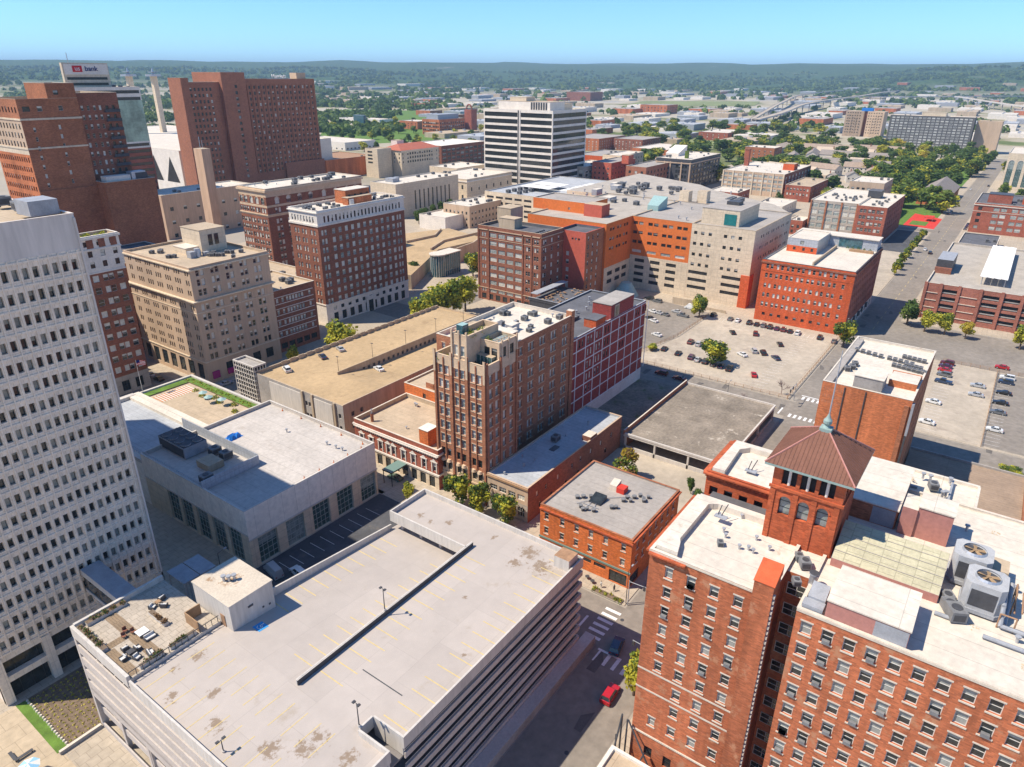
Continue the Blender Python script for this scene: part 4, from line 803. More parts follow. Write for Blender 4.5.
def apartment():
    b=Bld('apartment_tower','slender brown-brick apartment tower with a stepped cream terracotta crown and roof gardens','apartment tower',116.7,91.7,129.2,107.5,36.2,'brick_apt',par=1.8,roof='roof_tan',cap='terracotta',rec=.35)
    for f in('x-','y-'): b.seg[f]=[(0,9.4,'terracotta'),(9.4,35.6,'brick_apt'),(35.6,38,'terracotta')]
    Y=[105.6,103.7,100.6,98.8,95.6,93.7]; zs=[34.3-3.78*k for k in range(7)]
    b.grid('x-',Y,zs[:6],1.25,2.3,'apt'); b.grid('x-',Y,[11.5],1.25,2.2,'darkdh'); b.grid('x-',Y,[7.6,2.6],1.25,2.2,'darkdh')
    b.seg['x-'][1]=(9.4,35.6,'brick_apt')
    b.grid('y-',[118.6,121,124,126.8],zs[:6]+[11.5],1.25,2.3,'apt'); b.done()
    p=MB()
    for y in (107.3,102.1,97.2,92.0): p.box(116.3,y-.28,0,116.699,y+.28,39.2,'brick_apt'); p.box(116.28,y-.3,33.5,116.3,y+.3,39.4,'terracotta')
    for y in (104.65,99.7,94.65): p.box(116.45,y-.13,9.4,116.699,y+.13,37.6,'brick_apt')
    for x in (117.0,122.4,128.9): p.box(x-.28,91.35,0,x+.28,91.699,38.8,'brick_apt')
    for y in (104.65,99.7,94.65): p.box(116.5,y-1.9,5.2,116.699,y+1.9,5.6,'terracotta')
    for y in Y: p.cyl(116.62,y,8.9,9.6,.72,'terracotta',10,.5)
    p.build('pier',b.root)
    c=Bld('','','',116.95,97.25,129,102,42.9,'terracotta',z0=37.2,par=1.3,roof='roof_tan',cap='terracotta',root=b.root); c.grid('x-',[100.6,98.8],[40.2],1.3,2.6,'apt'); c.done()
    tm=MB()
    for y in (101.85,99.7,97.4): tm.box(116.6,y-.22,37.5,116.94,y+.22,45.2,'terracotta')
    for x in (122.9,125.6,128.9): tm.box(x-.2,91.4,37.5,x+.2,91.7,42.9,'terracotta')
    tm.build('crown_pier',b.root)
    c=Bld('','','',122.0,91.72,129.18,97.18,41.2,'terracotta',z0=37.9,par=1.0,roof='roof_tan',cap='terracotta',root=b.root); c.grid('y-',[123.8,126.9],[39.6],1.9,2.5,'darkdh'); c.grid('x-',[93.2,95.4],[39.5],1.7,2.3,'dark'); c.done()
    g=MB(); g.box(120.2,92.6,36.3,121.95,97.1,38.9,'glass_green',top='roof_tan')
    for k in range(5): g.box(120.1,92.6+1.1*k,36.3,120.19,92.7+1.1*k,38.9,'frame_pale')
    g.build('glasshouse',b.root)
    g=MB(); g.box(118.2,99.6,42.9,120.4,101.5,46.0,'glass_blue',top='metal_teal'); g.build('roof_pavilion',b.root)
    gm=MB()
    for x,y,z,r in((117.6,106.4,36.4,1.3),(118.4,104.8,36.4,1.0),(118.6,98.2,43.2,1.3),(119.9,97.9,43.2,1.1),(121.3,99.6,43.2,1.2),(122.8,98.2,43.2,1.2),(123.0,95.8,41.4,1.2),(124.4,98.4,43.2,1.3),(121.0,104.0,36.4,1.2),(121.5,101.2,43.2,1.2)): bush(gm,x,y,z,r,70,['leaf_mid','leaf_lime','leaf_dark'],1.3,q=.2)
    gm.build('roof_garden',b.root)
    for k in range(10): inst('skylight',HATCH,b.root,(124+1.15*(k%5),93+1.9*(k//5),41.2),0,(.5,.8,.9))
    K=Bld('','','',129.22,97,164,118,35.8,'brick_apt',par=1.2,roof='roof_white',cap='sill_stone',rec=.3,root=b.root)
    cols=[130.9,137.0,138.5,141.9,143.4,147.4,148.9,153.1,154.6,159.2,160.8]
    K.grid('y-',[131.5,136.9,138.4,142.2,143.7,147.6,149.1,153.2,154.7,159.2,160.7],[34.0-3.78*k for k in range(8)],1.15,2.1,'apt'); K.grid('x-',spread(108.5,117,3),[34-3.78*k for k in range(5)],1.2,2.0,'apt'); K.done()
    pent(b,129.3,97.1,137,104,35.8,39.8,'brick_apt','roof_white','stair_head'); pent(b,132,108.5,140,114,35.8,38.2,'brick_orange','roof_tan','roof_house')
    mb=MB(); mb.box(163.0,96.7,0,164.6,98.6,38.4,'brick_apt',top='sill_stone'); mb.build('chimney',b.root)
    for k in range(8): ac(b.root,138+1.5*(k%4),105+1.7*(k//4),35.8,0,.7)
    r=random.Random(8)
    for k in range(10): vent(b.root,r.uniform(141,162),r.uniform(99,116),35.8,1.3)
    for k in range(14): ac(b.root,r.uniform(139,162),r.uniform(99,116),35.8,0,r.uniform(.6,1.1))
    for k in range(5): x,y=r.uniform(139,160),r.uniform(100,114); mb=MB(); mb.box(x,y,35.8,x+r.uniform(2,4),y+r.uniform(1.5,3),35.8+r.uniform(1,2.4),r.choice(['metal_grey','stone_white','roof_tan']),top='roof_white'); mb.build('roof_house',b.root)
apartment()
def gridb():
    b=Bld('gridded_loft','maroon loft block whose long side is ruled with white lines into a grid of panels','loft building',164.7,97.2,213,119,28.6,'brick_maroon',par=.5,roof='roof_dark',cap='metal_grey',rec=.2)
    b.seg['y-']=[(0,4.2,'stone_white'),(4.2,29.1,'brick_maroon')]
    xs=[167.2+5.3*k for k in range(10)]; zs=[6.2+4.05*k for k in range(6)]
    for k,i in((1,5),(1,4),(1,3),(1,2),(1,1),(0,5),(2,5),(2,4),(2,3),(2,2),(3,5),(3,4),(3,3),(5,5),(5,4),(5,3),(7,5),(8,5)):
        for e in(-.9,.9): b.win('y-',xs[k]+2.65+e,zs[i]+.0,.9,2.2,'dh' if k in(1,2) else 'dark')
    b.grid('x-',spread(98,118,6),zs,1.1,1.9,'dh'); b.done()
    w_=MB()
    for k in range(10): w_.box(xs[k]-.16,97.08,4.2,xs[k]+.16,97.199,28.5,'paint_white')
    for k in range(7): z=4.25+4.05*k; w_.box(164.8,97.1,z-.15,213,97.198,z+.15,'paint_white')
    w_.box(164.8,97.05,.0,213,97.199,3.9,'stone_white'); w_.build('white_grid',b.root)
    pent(b,178.5,97.25,184.5,101.5,28.6,31.2,'brick_orange','roof_dark','stair_head'); p=pent(b,188,97.3,203.5,104,28.6,33.6,'brick_maroon','roof_grey','penthouse')
    mb=MB(); mb.box(190.2,97.1,29.4,193.2,97.29,33.2,'stone_tan'); mb.box(190.9,97.0,29.6,192.4,97.09,32.6,'glass'); mb.build('bay_window',p)
    for k in range(10): ac(b.root,176+1.8*(k%5),107+2.2*(k//5),28.6,0,.8)
    for k in range(8): vent(b.root,167+k*5.2,112+3*math.sin(k),28.6,1.4)
gridb()
def ornate():
    b=Bld('ornate_hall','two-storey red-brick hall with white pedimented windows and a tan flat roof','hall',115,106.2,136,137.3,10.6,'brick_red',par=1.3,roof='roof_tan',cap='sill_stone',rec=.3)
    ys=[134.5,130.8,127.2,124.2,122.3,118.6,115,111.2,107.6]
    b.seg['x-']=[(0,4.4,'stone_beige'),(4.4,11.9,'brick_red')]
    b.grid('x-',ys,[6.6],1.25,2.5,'dh'); b.grid('x-',spread(107,136,9),[1.9],2.0,3.2,'shop'); b.done()
    for y in ys:
        t=MB(); t.box(114.85,y-.95,5.0,114.998,y-.66,8,'stone_white'); t.box(114.85,y+.66,5.0,114.998,y+.95,8,'stone_white')
        t.prism([(114.75,y-1.15),(114.998,y-1.15),(114.998,y+1.15),(114.75,y+1.15)],8.0,8.25,'stone_white',bottom=True); t.poly([(114.8,y-1.1,8.25),(114.8,y+1.1,8.25),(114.8,y,9.1)],'stone_white'); t.build('window_surround',b.root)
    b.band(4.2,4.7,.3,'stone_white'); b.band(10.1,10.6,.35,'stone_white'); modillions(b,'x-',115,106.3,137.2,9.5,'stone_white',.8,.3)
    pent(b,116.6,110.9,120.2,114.0,10.6,15.2,'brick_small','stone_white','stair_head'); pent(b,121.5,114.5,124,116.5,10.6,12,'brick_red','roof_tan','roof_house')
    mb=MB(); mb.cyl(118.4,133.6,10.6,13.2,.45,'brick_brown',10,top='metal_dark'); mb.cyl(118.4,133.6,13.2,14.4,.22,'metal',8); mb.build('chimney',b.root)
    R_=Bld('','','',136.02,112,150,138,14.6,'brick_small',par=.5,roof='roof_tan',cap='sill_stone',root=b.root); R_.grid('x-',[130,124,118],[12.8],1.2,1.6,'dark'); R_.done()
    mb=MB(); mb.box(138,128,14.6,141,131,16.4,'brick_brown',top='roof_tan'); mb.box(139,121,14.6,146,122.5,15.6,'metal_grey'); mb.build('roof_house',b.root)
    clutter(b,6,1,0,4)
    t=thing('entrance_awning','dark green flat entrance awning on posts in front of the ornate brick hall','awning',(110.5,118.5,0)); mb=MB(); mb.box(108.8,117.2,4,114.6,120.6,4.4,'frame_dark',top='frame_green'); mb.build('roof',t)
    for q in((109,117.4),(109,120.4)): mb=MB(); mb.cyl(*q,0,4,.12,'metal_dark',8); mb.build('post',t)
ornate()
def tandeck():
    b=thing('parking_deck','two-level tan parking deck with a long dividing wall of small openings','parking garage',(118.5,145.8,0)); m='deck_tan'
    d=MB(); d.poly([(118.5,145.8,11.2),(134,145.8,11.2),(134,187,11.2),(118.5,187,11.2)],m); d.poly([(134,166,11.2),(206,166,11.2),(206,187,11.2),(134,187,11.2)],m)
    d.poly([(134,145.8,11.2),(150,145.8,8.8),(150,165.7,8.8),(134,165.7,11.2)],m); d.poly([(150,145.8,8.8),(206,145.8,8.8),(206,165.7,8.8),(150,165.7,8.8)],m); d.build('deck',b)
    w_=MB(); ops=[(x,9.6,1.1,1.15,'hole') for x in spread(144,204,26)]
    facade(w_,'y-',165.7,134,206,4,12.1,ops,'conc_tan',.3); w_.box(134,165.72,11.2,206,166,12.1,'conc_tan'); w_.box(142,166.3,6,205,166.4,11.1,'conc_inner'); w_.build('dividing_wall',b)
    w_=MB(); ops=[(x,z,1.2,1.5,'hole') for x in (122,125.5) for z in (4,8)]+[(x,4,3.4,1.5,'hole') for x in spread(131,204,10)]
    facade(w_,'y-',145.8,118.5,206,0,11.9,ops,'conc_tan',.4); ops=[(y,z,1.1,1.5,'hole') for y in (147.5,161,162.5) for z in (4,8)]; facade(w_,'x-',118.5,145.8,187,0,11.7,ops,'conc_grey',.4)
    facade(w_,'y+',187,118.5,206,0,12.2,[],'conc_tan'); facade(w_,'x+',206,145.8,187,0,12,[],'conc_tan')
    w_.box(119,187.02-.5,11.2,206,187-.02,12.3,'conc_tan'); w_.box(118.52,145.82,11.2,118.9,186.4,11.75,'conc_tan'); w_.box(118.9,145.82,10,206,146.2,11.95,'conc_tan')
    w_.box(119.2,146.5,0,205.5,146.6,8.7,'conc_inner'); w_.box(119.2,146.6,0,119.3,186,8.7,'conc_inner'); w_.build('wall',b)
    p=MB()
    for a,c in((150.5,158.5),(164.5,180)): p.box(118.3,a,.5,118.499,c,10.8,'conc_white'); 
    for y in (149.4,159.3,163.8): p.box(118.0,y-.4,0,118.499,y+.4,11.8,'conc_tan')
    p.build('wall_panel',b)
    s=MB(); s.box(118.3,187.2,0,122.4,197.4,13.4,'void_shade',top='conc_grey'); st=s.build('stair_tower',b)  # solid box, coloured dark for the shade behind the open lattice
    l=MB()
    for z in [1+1.6*k for k in range(9)]: l.box(117.9,187,z-.14,118.19,197.6,z+.14,'conc_white'); l.box(117.9,186.8,z-.14,122.6,187.09,z+.14,'conc_white')
    for k in range(9): l.box(117.8,187.1+1.3*k-.14,0,117.89,187.1+1.3*k+.14,13.59,'conc_white')
    for k in range(5): l.box(118.1+1.05*k,186.7,0,118.35+1.05*k,186.79,13.59,'conc_white')
    for q in ((117.8,186.7,118.2,197.7),(122.3,186.7,122.7,197.7),(118.2,186.7,122.3,187.1),(118.2,197.3,122.3,197.7)): l.box(q[0],q[1],13.6,q[2],q[3],14.1,'conc_white')
    l.build('lattice',st)
    for k in range(22): mb=MB(); x=128+3.5*k; mb.box(x,186.2,11.2,x+2.2,186.45,12.7,'conc_tan'); mb.build('parapet_block',b) if k<22 else 0
tandeck()
for k,(x,y,h_) in enumerate([(135,166.3,5),(150,166.3,5),(166,166.3,5),(182,166.3,5),(198,166.3,5)]):
    t=thing('deck_lamp','slim lamp post on the tan deck dividing wall, '+['nearest the street corner','second along from the street corner','in the middle of the row','second from the far end','at the far end'][k],'light pole',(x,y,12),'lamp posts on the tan deck')
    mb=MB(); mb.cyl(x,y,12,12+h_,.08,'metal_dark',6,.05); mb.build('pole',t); mb=MB(); mb.box(x-.15,y-.5,12+h_-.05,x+.15,y+.5,12+h_+.08,'metal_dark'); mb.build('lamp_head',t)
def lowdeck():
    b=thing('low_deck','low weathered concrete parking deck with a cracked roof and open dark sides','parking garage',(163.5,48.2,0))
    mb=MB(); mb.box(163.5,48.2,4.2,208.3,78,4.8,'conc_white',top='deck_old'); mb.build('deck',b)
    mb=MB(); mb.box(163.4,77.7,4.8,208.4,78.1,6.2,'brick_brown',top='sill_stone'); mb.box(163.4,48.1,4.8,163.9,77.7,5.3,'conc_white'); mb.box(163.9,48.1,4.8,208.4,48.6,5.3,'conc_white'); mb.box(208,48.6,4.8,208.4,77.7,5.4,'conc_white'); mb.build('parapet',b)
    mb=MB(); mb.box(163.6,48.3,0,163.9,77.8,1.3,'conc_white'); mb.box(163.9,48.3,0,208.2,48.6,1.2,'conc_grey'); mb.box(163.9,77.6,0,208.2,77.9,4.2,'brick_brown'); mb.box(207.8,48.6,0,208.2,77.6,4.2,'conc_grey'); mb.build('low_wall',b)
    for x in (163.6,178,193,207.6):
        for y in (48.3,58,68,77.2): mb=MB(); mb.box(x,y,0,x+.5,y+.5,4.2,'conc_white'); mb.build('column',b)
lowdeck()
t=thing('construction_barrier','orange plastic barrier at the street edge of the low weathered deck','barrier',(208.5,68,0))
mb=MB(); mb.box(208.7,66.5,.15,209.1,71,1.3,'stucco_orange'); mb.box(208.6,66.4,1.3,209.2,71.1,1.42,'wood'); mb.build('panel',t)
def whiteroof():
    b=Bld('brick_block','tall plain orange-brick block with a bright white roof, faded wall sign and black downpipes','commercial block',168.4,9.8,207,29.2,32.2,'brick_store',par=.6,roof='roof_white',cap='roof_white',rec=.3)
    b.seg['y-']=[(0,32.8,'brick_brown')]  # browner brick puts the shade of this side into its colour
    for z in (27,22.5,18,13.5,9,4.5): b.grid('y-',spread(172,206,8),[z],1.2,1.9,'darkdh'); b.grid('x+',spread(11,28,5),[z],1.2,1.9,'darkdh'); b.grid('y+',spread(172,206,8),[z],1.2,1.9,'darkdh')
    b.done()
    mb=MB()
    for y in (24.1,19.5): mb.box(168.2,y-.12,0,168.399,y+.12,32.4,'metal_dark')
    mb.build('downpipe',b.root)
    mb=MB(); mb.box(168.0,10.2,0,168.399,11.2,31.4,'brick_brown'); mb.box(168.2,9.3,24,169.4,9.79,32,'metal_grey'); mb.box(168.3,9.4,4,169.3,9.79,24,'metal_dark'); mb.build('service_chase',b.root)
    pent(b,169.6,16.6,175.5,22.8,32.2,35.4,'conc_grey','roof_white','stair_head')
    mb=MB(); mb.box(176.0,10.2,32.2,182.3,16.2,33.9,'brick_store',top='roof_white'); mb.box(182.3,10,32.2,182.6,16.4,34,'brick_store'); mb.build('roof_house',b.root)
    mb=MB(); mb.box(168.8,27.2,32.25,205,28.9,32.9,'roof_grey'); mb.build('gutter_slope',b.root)
    for x0,y0,dx,dy,n in((196,27.2,-.35,-1.7,5),(194.5,19,-.3,-1.5,5),(198,16,-.2,-1.3,5),(190,17.2,-.2,-1.3,7),(192,14.6,-.2,-1.2,4)):
        for k in range(n): ac(b.root,x0+dx*k,y0+dy*k*.9,32.2,0,.62)
    for p in((180,26.2),(182,25.4),(184.5,25.3)): ac(b.root,*p,32.2,.4,.8)
    s=MB(); r=random.Random(5)   # ghost of an old painted sign: illegible rows of strokes
    for row,(z,hh) in enumerate([(30.6,.9),(28.9,.7),(27.5,.6)]):
        y=28.6
        while y>24.6:
            wd=r.uniform(.25,.6); s.poly([(168.392,y,z),(168.392,y-wd*.35,z),(168.392,y-wd*.35,z+hh),(168.392,y,z+hh)],'brick_ghost'); y-=wd
    s.build('faded_sign',b.root)
mat('brick_ghost',(.44,.2,.12),'brick',.9,.25,.3)
whiteroof()
t=thing('yard_wall','low tan retaining wall and roofless yard right of the tall plain brick block','yard',(172,-17,0))
mb=MB(); mb.box(172,-17.4,0,207,9.6,3.2,'conc_tan',top='roof_brown'); mb.box(172,-17.8,0,207,-17.41,4.2,'brick_brown'); mb.box(207.02,-17.4,0,207.5,9.6,3.8,'conc_grey'); mb.build('wall',t)
# ---------------------------------------------------------------- left and middle blocks
def narrow():
    b=Bld('narrow_hotel','narrow tall red-brick hotel with a white upper storey, squeezed behind the pale office tower','hotel',80,231.6,106.3,238.5,52.4,'brick_dark',par=.9,roof='roof_tan',cap='stone_white')
    for f in('x-','y-','x+'): b.seg[f]=[(0,6.4,'stone_grey'),(6.4,41.9,'brick_dark'),(41.9,53.3,'stone_white')]
    zs=[40-3.9*k for k in range(9)]; b.grid('y-',[96.7,104.4,88],zs,1.9,2.1,'dh'); b.grid('y-',[99.7,101.5,92.0],zs,1.6,2.1,'dh'); b.grid('y-',[96.7,100.5,104.4,92,88],[44.4,47.8],1.4,1.9,'darkdh'); b.grid('y-',spread(82,106,6),[51],1.5,1.6,'darkdh'); b.grid('y-',spread(82,105,5),[2.8],2.6,3.6,'shop')
    b.grid('x+',spread(233,238,2),zs,1.4,2.0,'dh'); b.done(); b.band(49.0,49.4,.25,'stone_white'); b.band(41.7,42.1,.15,'stone_white'); b.band(52.4,53.0,.45,'stone_white')
    for k in range(5): mb=MB(); mb.box(89+3.6*k,231.52,49.6,91+3.6*k,231.599,52.2,'brick_dark'); mb.build('wall_panel',b.root)
    mb=MB(); mb.box(78,238.55,0,93,262,50,'brick_dark',top='roof_tan'); mb.build('rear_wing',b.root)  # made-up setback, shaped to keep its shadow off the stone office
    g=MB()
    for k in range(8): bush(g,93+1.6*k,235.5+1.5*math.sin(k*2),52.4,1.1,60,['leaf_lime','leaf_mid'],1,k,.25)
    g.build('roof_garden',b.root)
narrow()
def brownstone():
    b=Bld('stone_office','broad tan stone office block with a heavy cornice below its top three storeys','office building',118.6,215.7,149,257.6,40.6,'stone_tan',par=.8,roof='roof_tan',cap='stone_tan',rec=.3)
    cy=[253.9,248.1,241.9,235.9,229.8,223.7,217.8]
    top=[39.3,36,32.6]; low=[27.5,24,20.5,17,13.4,10.6]
    for k,c in enumerate(cy):
        As=pairs([c],.65) if k in(0,6) else triple([c],1.35)
        b.grid('x-',As,top+low,.78,1.85,'darkdh')
    b.grid('x-',spread(217,257,7),[4.2],3.6,5.4,'shop')
    b.grid('y-',pairs([122.1,127.5,133,138.6,144.1],.85),top+[27.5,24,20.5,17,13.4],1.25,2.2,'dh'); b.grid('y-',pairs([122.1,127.5,133,138.6,144.1],.85),[9.8],1.2,2.0,'darkdh'); b.grid('y-',[127.5,133,138.6,144.1],[4.2],3.2,3.6,'shop'); b.done()
    b.band(29.7,30.1,.9,'stone_beige'); b.band(29.2,29.7,.45,'stone_tan'); b.band(40.3,40.7,.5,'stone_beige'); b.band(8,8.4,.25,'stone_beige'); b.band(25.7,25.95,.15,'stone_beige')
    p=pent(b,135,234,145,246,40.6,48.6,'stone_beige','roof_tan')
    for e in (0,2.4): mb=MB(); mb.box(138+e,233.9,43,139.6+e,233.99,46.8,'glass'); mb.build('window',p)
    pent(b,130,236,135,244,40.6,42.8,'stone_beige','roof_white','roof_house')
    mb=MB(); mb.cyl(131.6,231.5,40.6,43.4,1.3,'metal',12,1.0); mb.box(128,229.8,40.6,130,232.2,42.8,'metal_grey'); mb.box(133,229.5,40.6,135,231,42,'metal_grey'); mb.build('roof_plant',b.root)
    r=random.Random(3)
    for k in range(9): ac(b.root,r.uniform(134,146),r.uniform(219,230),40.6,r.random(),.8)
    for x,y in((124,248),(126,246),(127,247.5),(124,237),(125.4,236)): ac(b.root,x,y,40.6,.5,.8)
    for x,w_ in((120.2,2.6),(126,3)): 
        mb=MB(); mb.box(x,215.2,1.6,x+w_,215.69,4.2 if x<122 else 3.6,'magenta'); mb.build('shop_sign',b.root)
brownstone()
def mayfair():
    b=Bld('hotel_slab','dark-brick high-rise hotel with white top storey and white stone base','hotel',185.2,231.8,235.5,249.6,47.6,'brick_dark',par=.9,roof='roof_white',cap='stone_white')
    for f in('x-','y-'): b.seg[f]=[(0,8.9,'stone_white'),(8.9,42.2,'brick_dark'),(42.2,48.5,'stone_white')]
    cs=[193.3+3.5*k for k in range(11)]; zs=[39.4-3.65*k for k in range(9)]
    b.grid('y-',cs,zs,1.75,2.2,'pale'); b.grid('y-',pairs([188.2,231.9],.85),zs,1.2,2.2,'pale')
    b.grid('x-',pairs([245.6,243.2,240.8,236.6,233.6],.5) if False else [246.4,244.6,241.6,239.8,236.2,234.2],zs,1.1,2.1,'pale')
    b.grid('y-',spread(188,233.5,22),[44.7],.95,2.6,'darkdh'); b.grid('x-',spread(233.5,248.5,8),[44.7],.95,2.4,'dh'); b.grid('y-',spread(188,234,11),[6.6],1.8,1.6,'darkdh'); b.grid('y-',spread(188,234,10),[2.6],2.4,3.8,'shop'); b.done()
    b.band(42.1,42.9,.35,'stone_white'); b.band(47.5,47.9,.5,'stone_white'); b.band(8.6,9.1,.3,'stone_white')
    mb=MB(); mb.box(208,231.4,0,213,231.79,7.2,'stone_white'); mb.box(209.2,231.3,0,211.8,231.39,5.4,'glass'); mb.build('entrance',b.root)
    p=pent(b,208,239.5,222,246.5,47.6,53.2,'brick_store','roof_white')
    for x in (210,213.4,217,220.4): mb=MB(); mb.box(x-.6,239.4,49.6,x+.6,239.49,51.4,'glass'); mb.build('window',p)
    pent(b,206,236,220,239.45,47.6,50.6,'brick_store','roof_tan','roof_house')
    r=random.Random(5)
    for k in range(18): ac(b.root,r.uniform(188,203),r.uniform(234,247),47.6,r.random(),.75)
    for k in range(16): ac(b.root,r.uniform(223,233),r.uniform(234,248),47.6,r.random(),.75)
    mb=MB(); mb.cyl(207.3,235.2,47.6,50.2,1.1,'metal',10); mb.build('roof_tank',b.root)
mayfair()
def bay(name,label,x0,y0,x1,y1,h,wm,floors,nx,ny,st,w,hh,cat='building',roof='roof_grey',z1=2.2,fl=None,par=.7,seed=1,clut=(5,3,0),cap='sill_stone',segs=None,group=None,done=True,rec=.25):
    """ordinary block: nx windows on the -Y side, ny on the -X side, per floor"""
    b=Bld(name,label,cat,x0,y0,x1,y1,h,wm,par=par,roof=roof,cap=cap,group=group,rec=rec); fl=fl or (h-z1)/max(1,floors)
    if segs:
        for f in b.ops: b.seg[f]=segs
    zs=[z1+fl*k for k in range(floors)]
    if nx: b.grid('y-',spread(x0,x1,nx,1),zs,min(w,(x1-x0-2)/nx*.8),hh,st)
    if ny: b.grid('x-',spread(y0,y1,ny,1),zs,min(w,(y1-y0-2)/ny*.8),hh,st)
    if done: b.done()
    clutter(b,*clut,seed=seed); return b
#b=bay('brick_hotelette','small five-storey red-brick block with white window bands between the tan stone office and the dark-brick hotel','office building',0,0,1,1,1,'brick_red',0,0,0,'dh',1,1) if False else None
b=bay('banded_shop','small red-brick block with white-banded window rows, wedged between two taller blocks',151,220.5,171.5,247,24,'brick_dark',5,0,0,'dh',1.4,1.7,'office building','roof_tan',done=False,clut=(4,3,0),seed=6)
b.grid('y-',[153.6,156.1]+spread(157.5,166,6)+[168.8],[20.7,16.2,11.8,7.4],1.15,1.7,'pale'); b.grid('y-',spread(152.5,170.5,5),[2.6],2.8,2.2,'shop'); b.done()
mb=MB()
for z in (22,17.5,13.1,8.7): mb.box(152.4,220.38,z-.1,170.4,220.499,z+.15,'stone_white')
for z in (19.3,14.9,10.5,6.1): mb.box(152.4,220.38,z-.1,170.4,220.499,z+.15,'stone_white')
mb.build('string_course',b.root)
b=bay('arched_block','tall red-brick block with tan stone bands and big round-arched top windows',213.6,304.6,277,327,46.6,'brick_dark',0,0,0,'dh',1,1,'office building','roof_white',done=False,clut=(8,14,0),seed=3)
for f in('x-','y-'): b.seg[f]=[(0,33.5,'brick_dark'),(33.5,34.9,'terracotta'),(34.9,38.1,'brick_dark'),(38.1,39.2,'terracotta'),(39.2,43.2,'brick_dark'),(43.2,47.3,'terracotta')]
for f,a in(('x-',[307.6,312.2,316.8,321.4,325]),('y-',[220,227,234,241,250,258,266,272])):
    b.grid(f,pairs(a,1.0),[36.5]+[31-3.6*k for k in range(8)],1.5,2.3,'dh'); b.grid(f,a,[41.2],2.6,3.4,'loft')
b.done()
for a in [307.6,312.2,316.8,321.4,325]: arch1(b.root,'x-',213.6,a,41.6,1.3,'brick_dark','terracotta')
for a in [220,227,234,241,250,258,266,272]: arch1(b.root,'y-',304.6,a,41.6,1.3,'brick_dark','terracotta')
b.band(45.6,46.6,.7,'terracotta'); b.band(34.3,34.8,.4,'terracotta')
# brown tower at the left edge
def brown():
    b=Bld('brick_tower','stepped dark-brick hotel tower at the left edge with blank red side walls','tower',92,312,139.3,342,89.4,'brick_brown',par=.9,roof='roof_tan',cap='stone_tan')
    b.seg['x-']=[(0,70.5,'brick_store'),(70.5,72.5,'stone_beige'),(72.5,82.6,'stone_tan'),(82.6,90.3,'brick_brown')]; b.x0=117.5; b.root.location.x=117.5; WL[b.root.name]=(117.5,312,0); 
    b.grid('x-',spread(313,341,14),[68.5-3.6*k for k in range(18)],1.1,1.9,'darkdh'); b.grid('x-',spread(313,341,10),[80.6,77.4,74.2,86.5],1.2,2.0,'darkdh')
    b.grid('y-',[121.5],[79.4-3.4*k for k in range(8)],.9,1.6,'dh'); b.grid('y-',[130.6],[80-3.4*k for k in range(9)],.9,1.6,'dh'); b.win('y-',120.3,86.8,2.6,1.8,'darkdh'); b.win('y-',125,86.8,1.8,1.8,'dh'); b.win('y-',132.5,86.8,1.6,1.8,'dh'); b.done()
    b.band(82.8,83.5,.2,'stone_beige'); b.band(72.4,73.0,.2,'stone_beige')
    t=Bld('','','',128.7,312.02,139.25,330,95.2,'brick_brown',z0=89.4,par=.5,roof='roof_tan',root=b.root); t.win('y-',132,92.4,1.8,1.6,'dark'); t.done()
    r=Bld('','','',139.32,314,156,345,91.4,'brick_dark',par=.6,roof='roof_tan',root=b.root); r.grid('y-',[141.3,143.6,146.1,148.3],[86.4-3.5*k for k in range(8)],1.0,1.8,'dh'); r.grid('y-',[151,153.6],[86.4-3.5*k for k in range(8)],1.1,1.6,'darkdh'); r.done()
    for k in range(8): mb=MB(); z=84.6-3.5*k; mb.box(149.6,312.8,z,155.6,313.98,z+.25,'metal_dark'); mb.box(149.6,312.8,z+.25,155.6,312.9,z+1.2,'metal_dark'); mb.build('balcony',b.root)
    l=Bld('','','',139.32,305,160.4,313.9,57.5,'brick_brown',par=1,roof='roof_dark',root=b.root); l.done()
    mb=MB(); mb.box(141,306.5,57.5,151,311,60.5,'stone_white'); mb.box(151.4,306.2,57.5,157.5,310.5,61.5,'metal'); mb.box(153,306,58,158,306.18,61,'metal_dark'); mb.build('roof_plant',b.root)
    mb=MB(); mb.box(117.52,311.6,0,139.3,311.99,57,'brick_brown'); mb.build('wall_panel',b.root)
brown()
def text(name,body,size,loc,face,m,parent,ext=.08):
    c=bpy.data.curves.new(name,'FONT'); c.body=body; c.size=size; c.extrude=ext; c.align_x='CENTER'; c.align_y='CENTER'; c.resolution_u=3
    o=bpy.data.objects.new(name,c); me=bpy.data.meshes.new_from_object(o); bpy.data.objects.remove(o); me.materials.clear(); me.materials.append(MATS[m])
    o=bpy.data.objects.new(name,me); COL.objects.link(o); o.parent=parent; L=WL[parent.name]
    o.location=(loc[0]-L[0],loc[1]-L[1],loc[2]-L[2]); o.rotation_euler=(math.pi/2,0,ROT[face]); WL[o.name]=tuple(loc); return o
mat('glass_reflection',(.30,.40,.30),'panel',.25,.45,.12,bs=(2.5,1.9),spec=.6)  # mottled reflections are painted into this glass colour
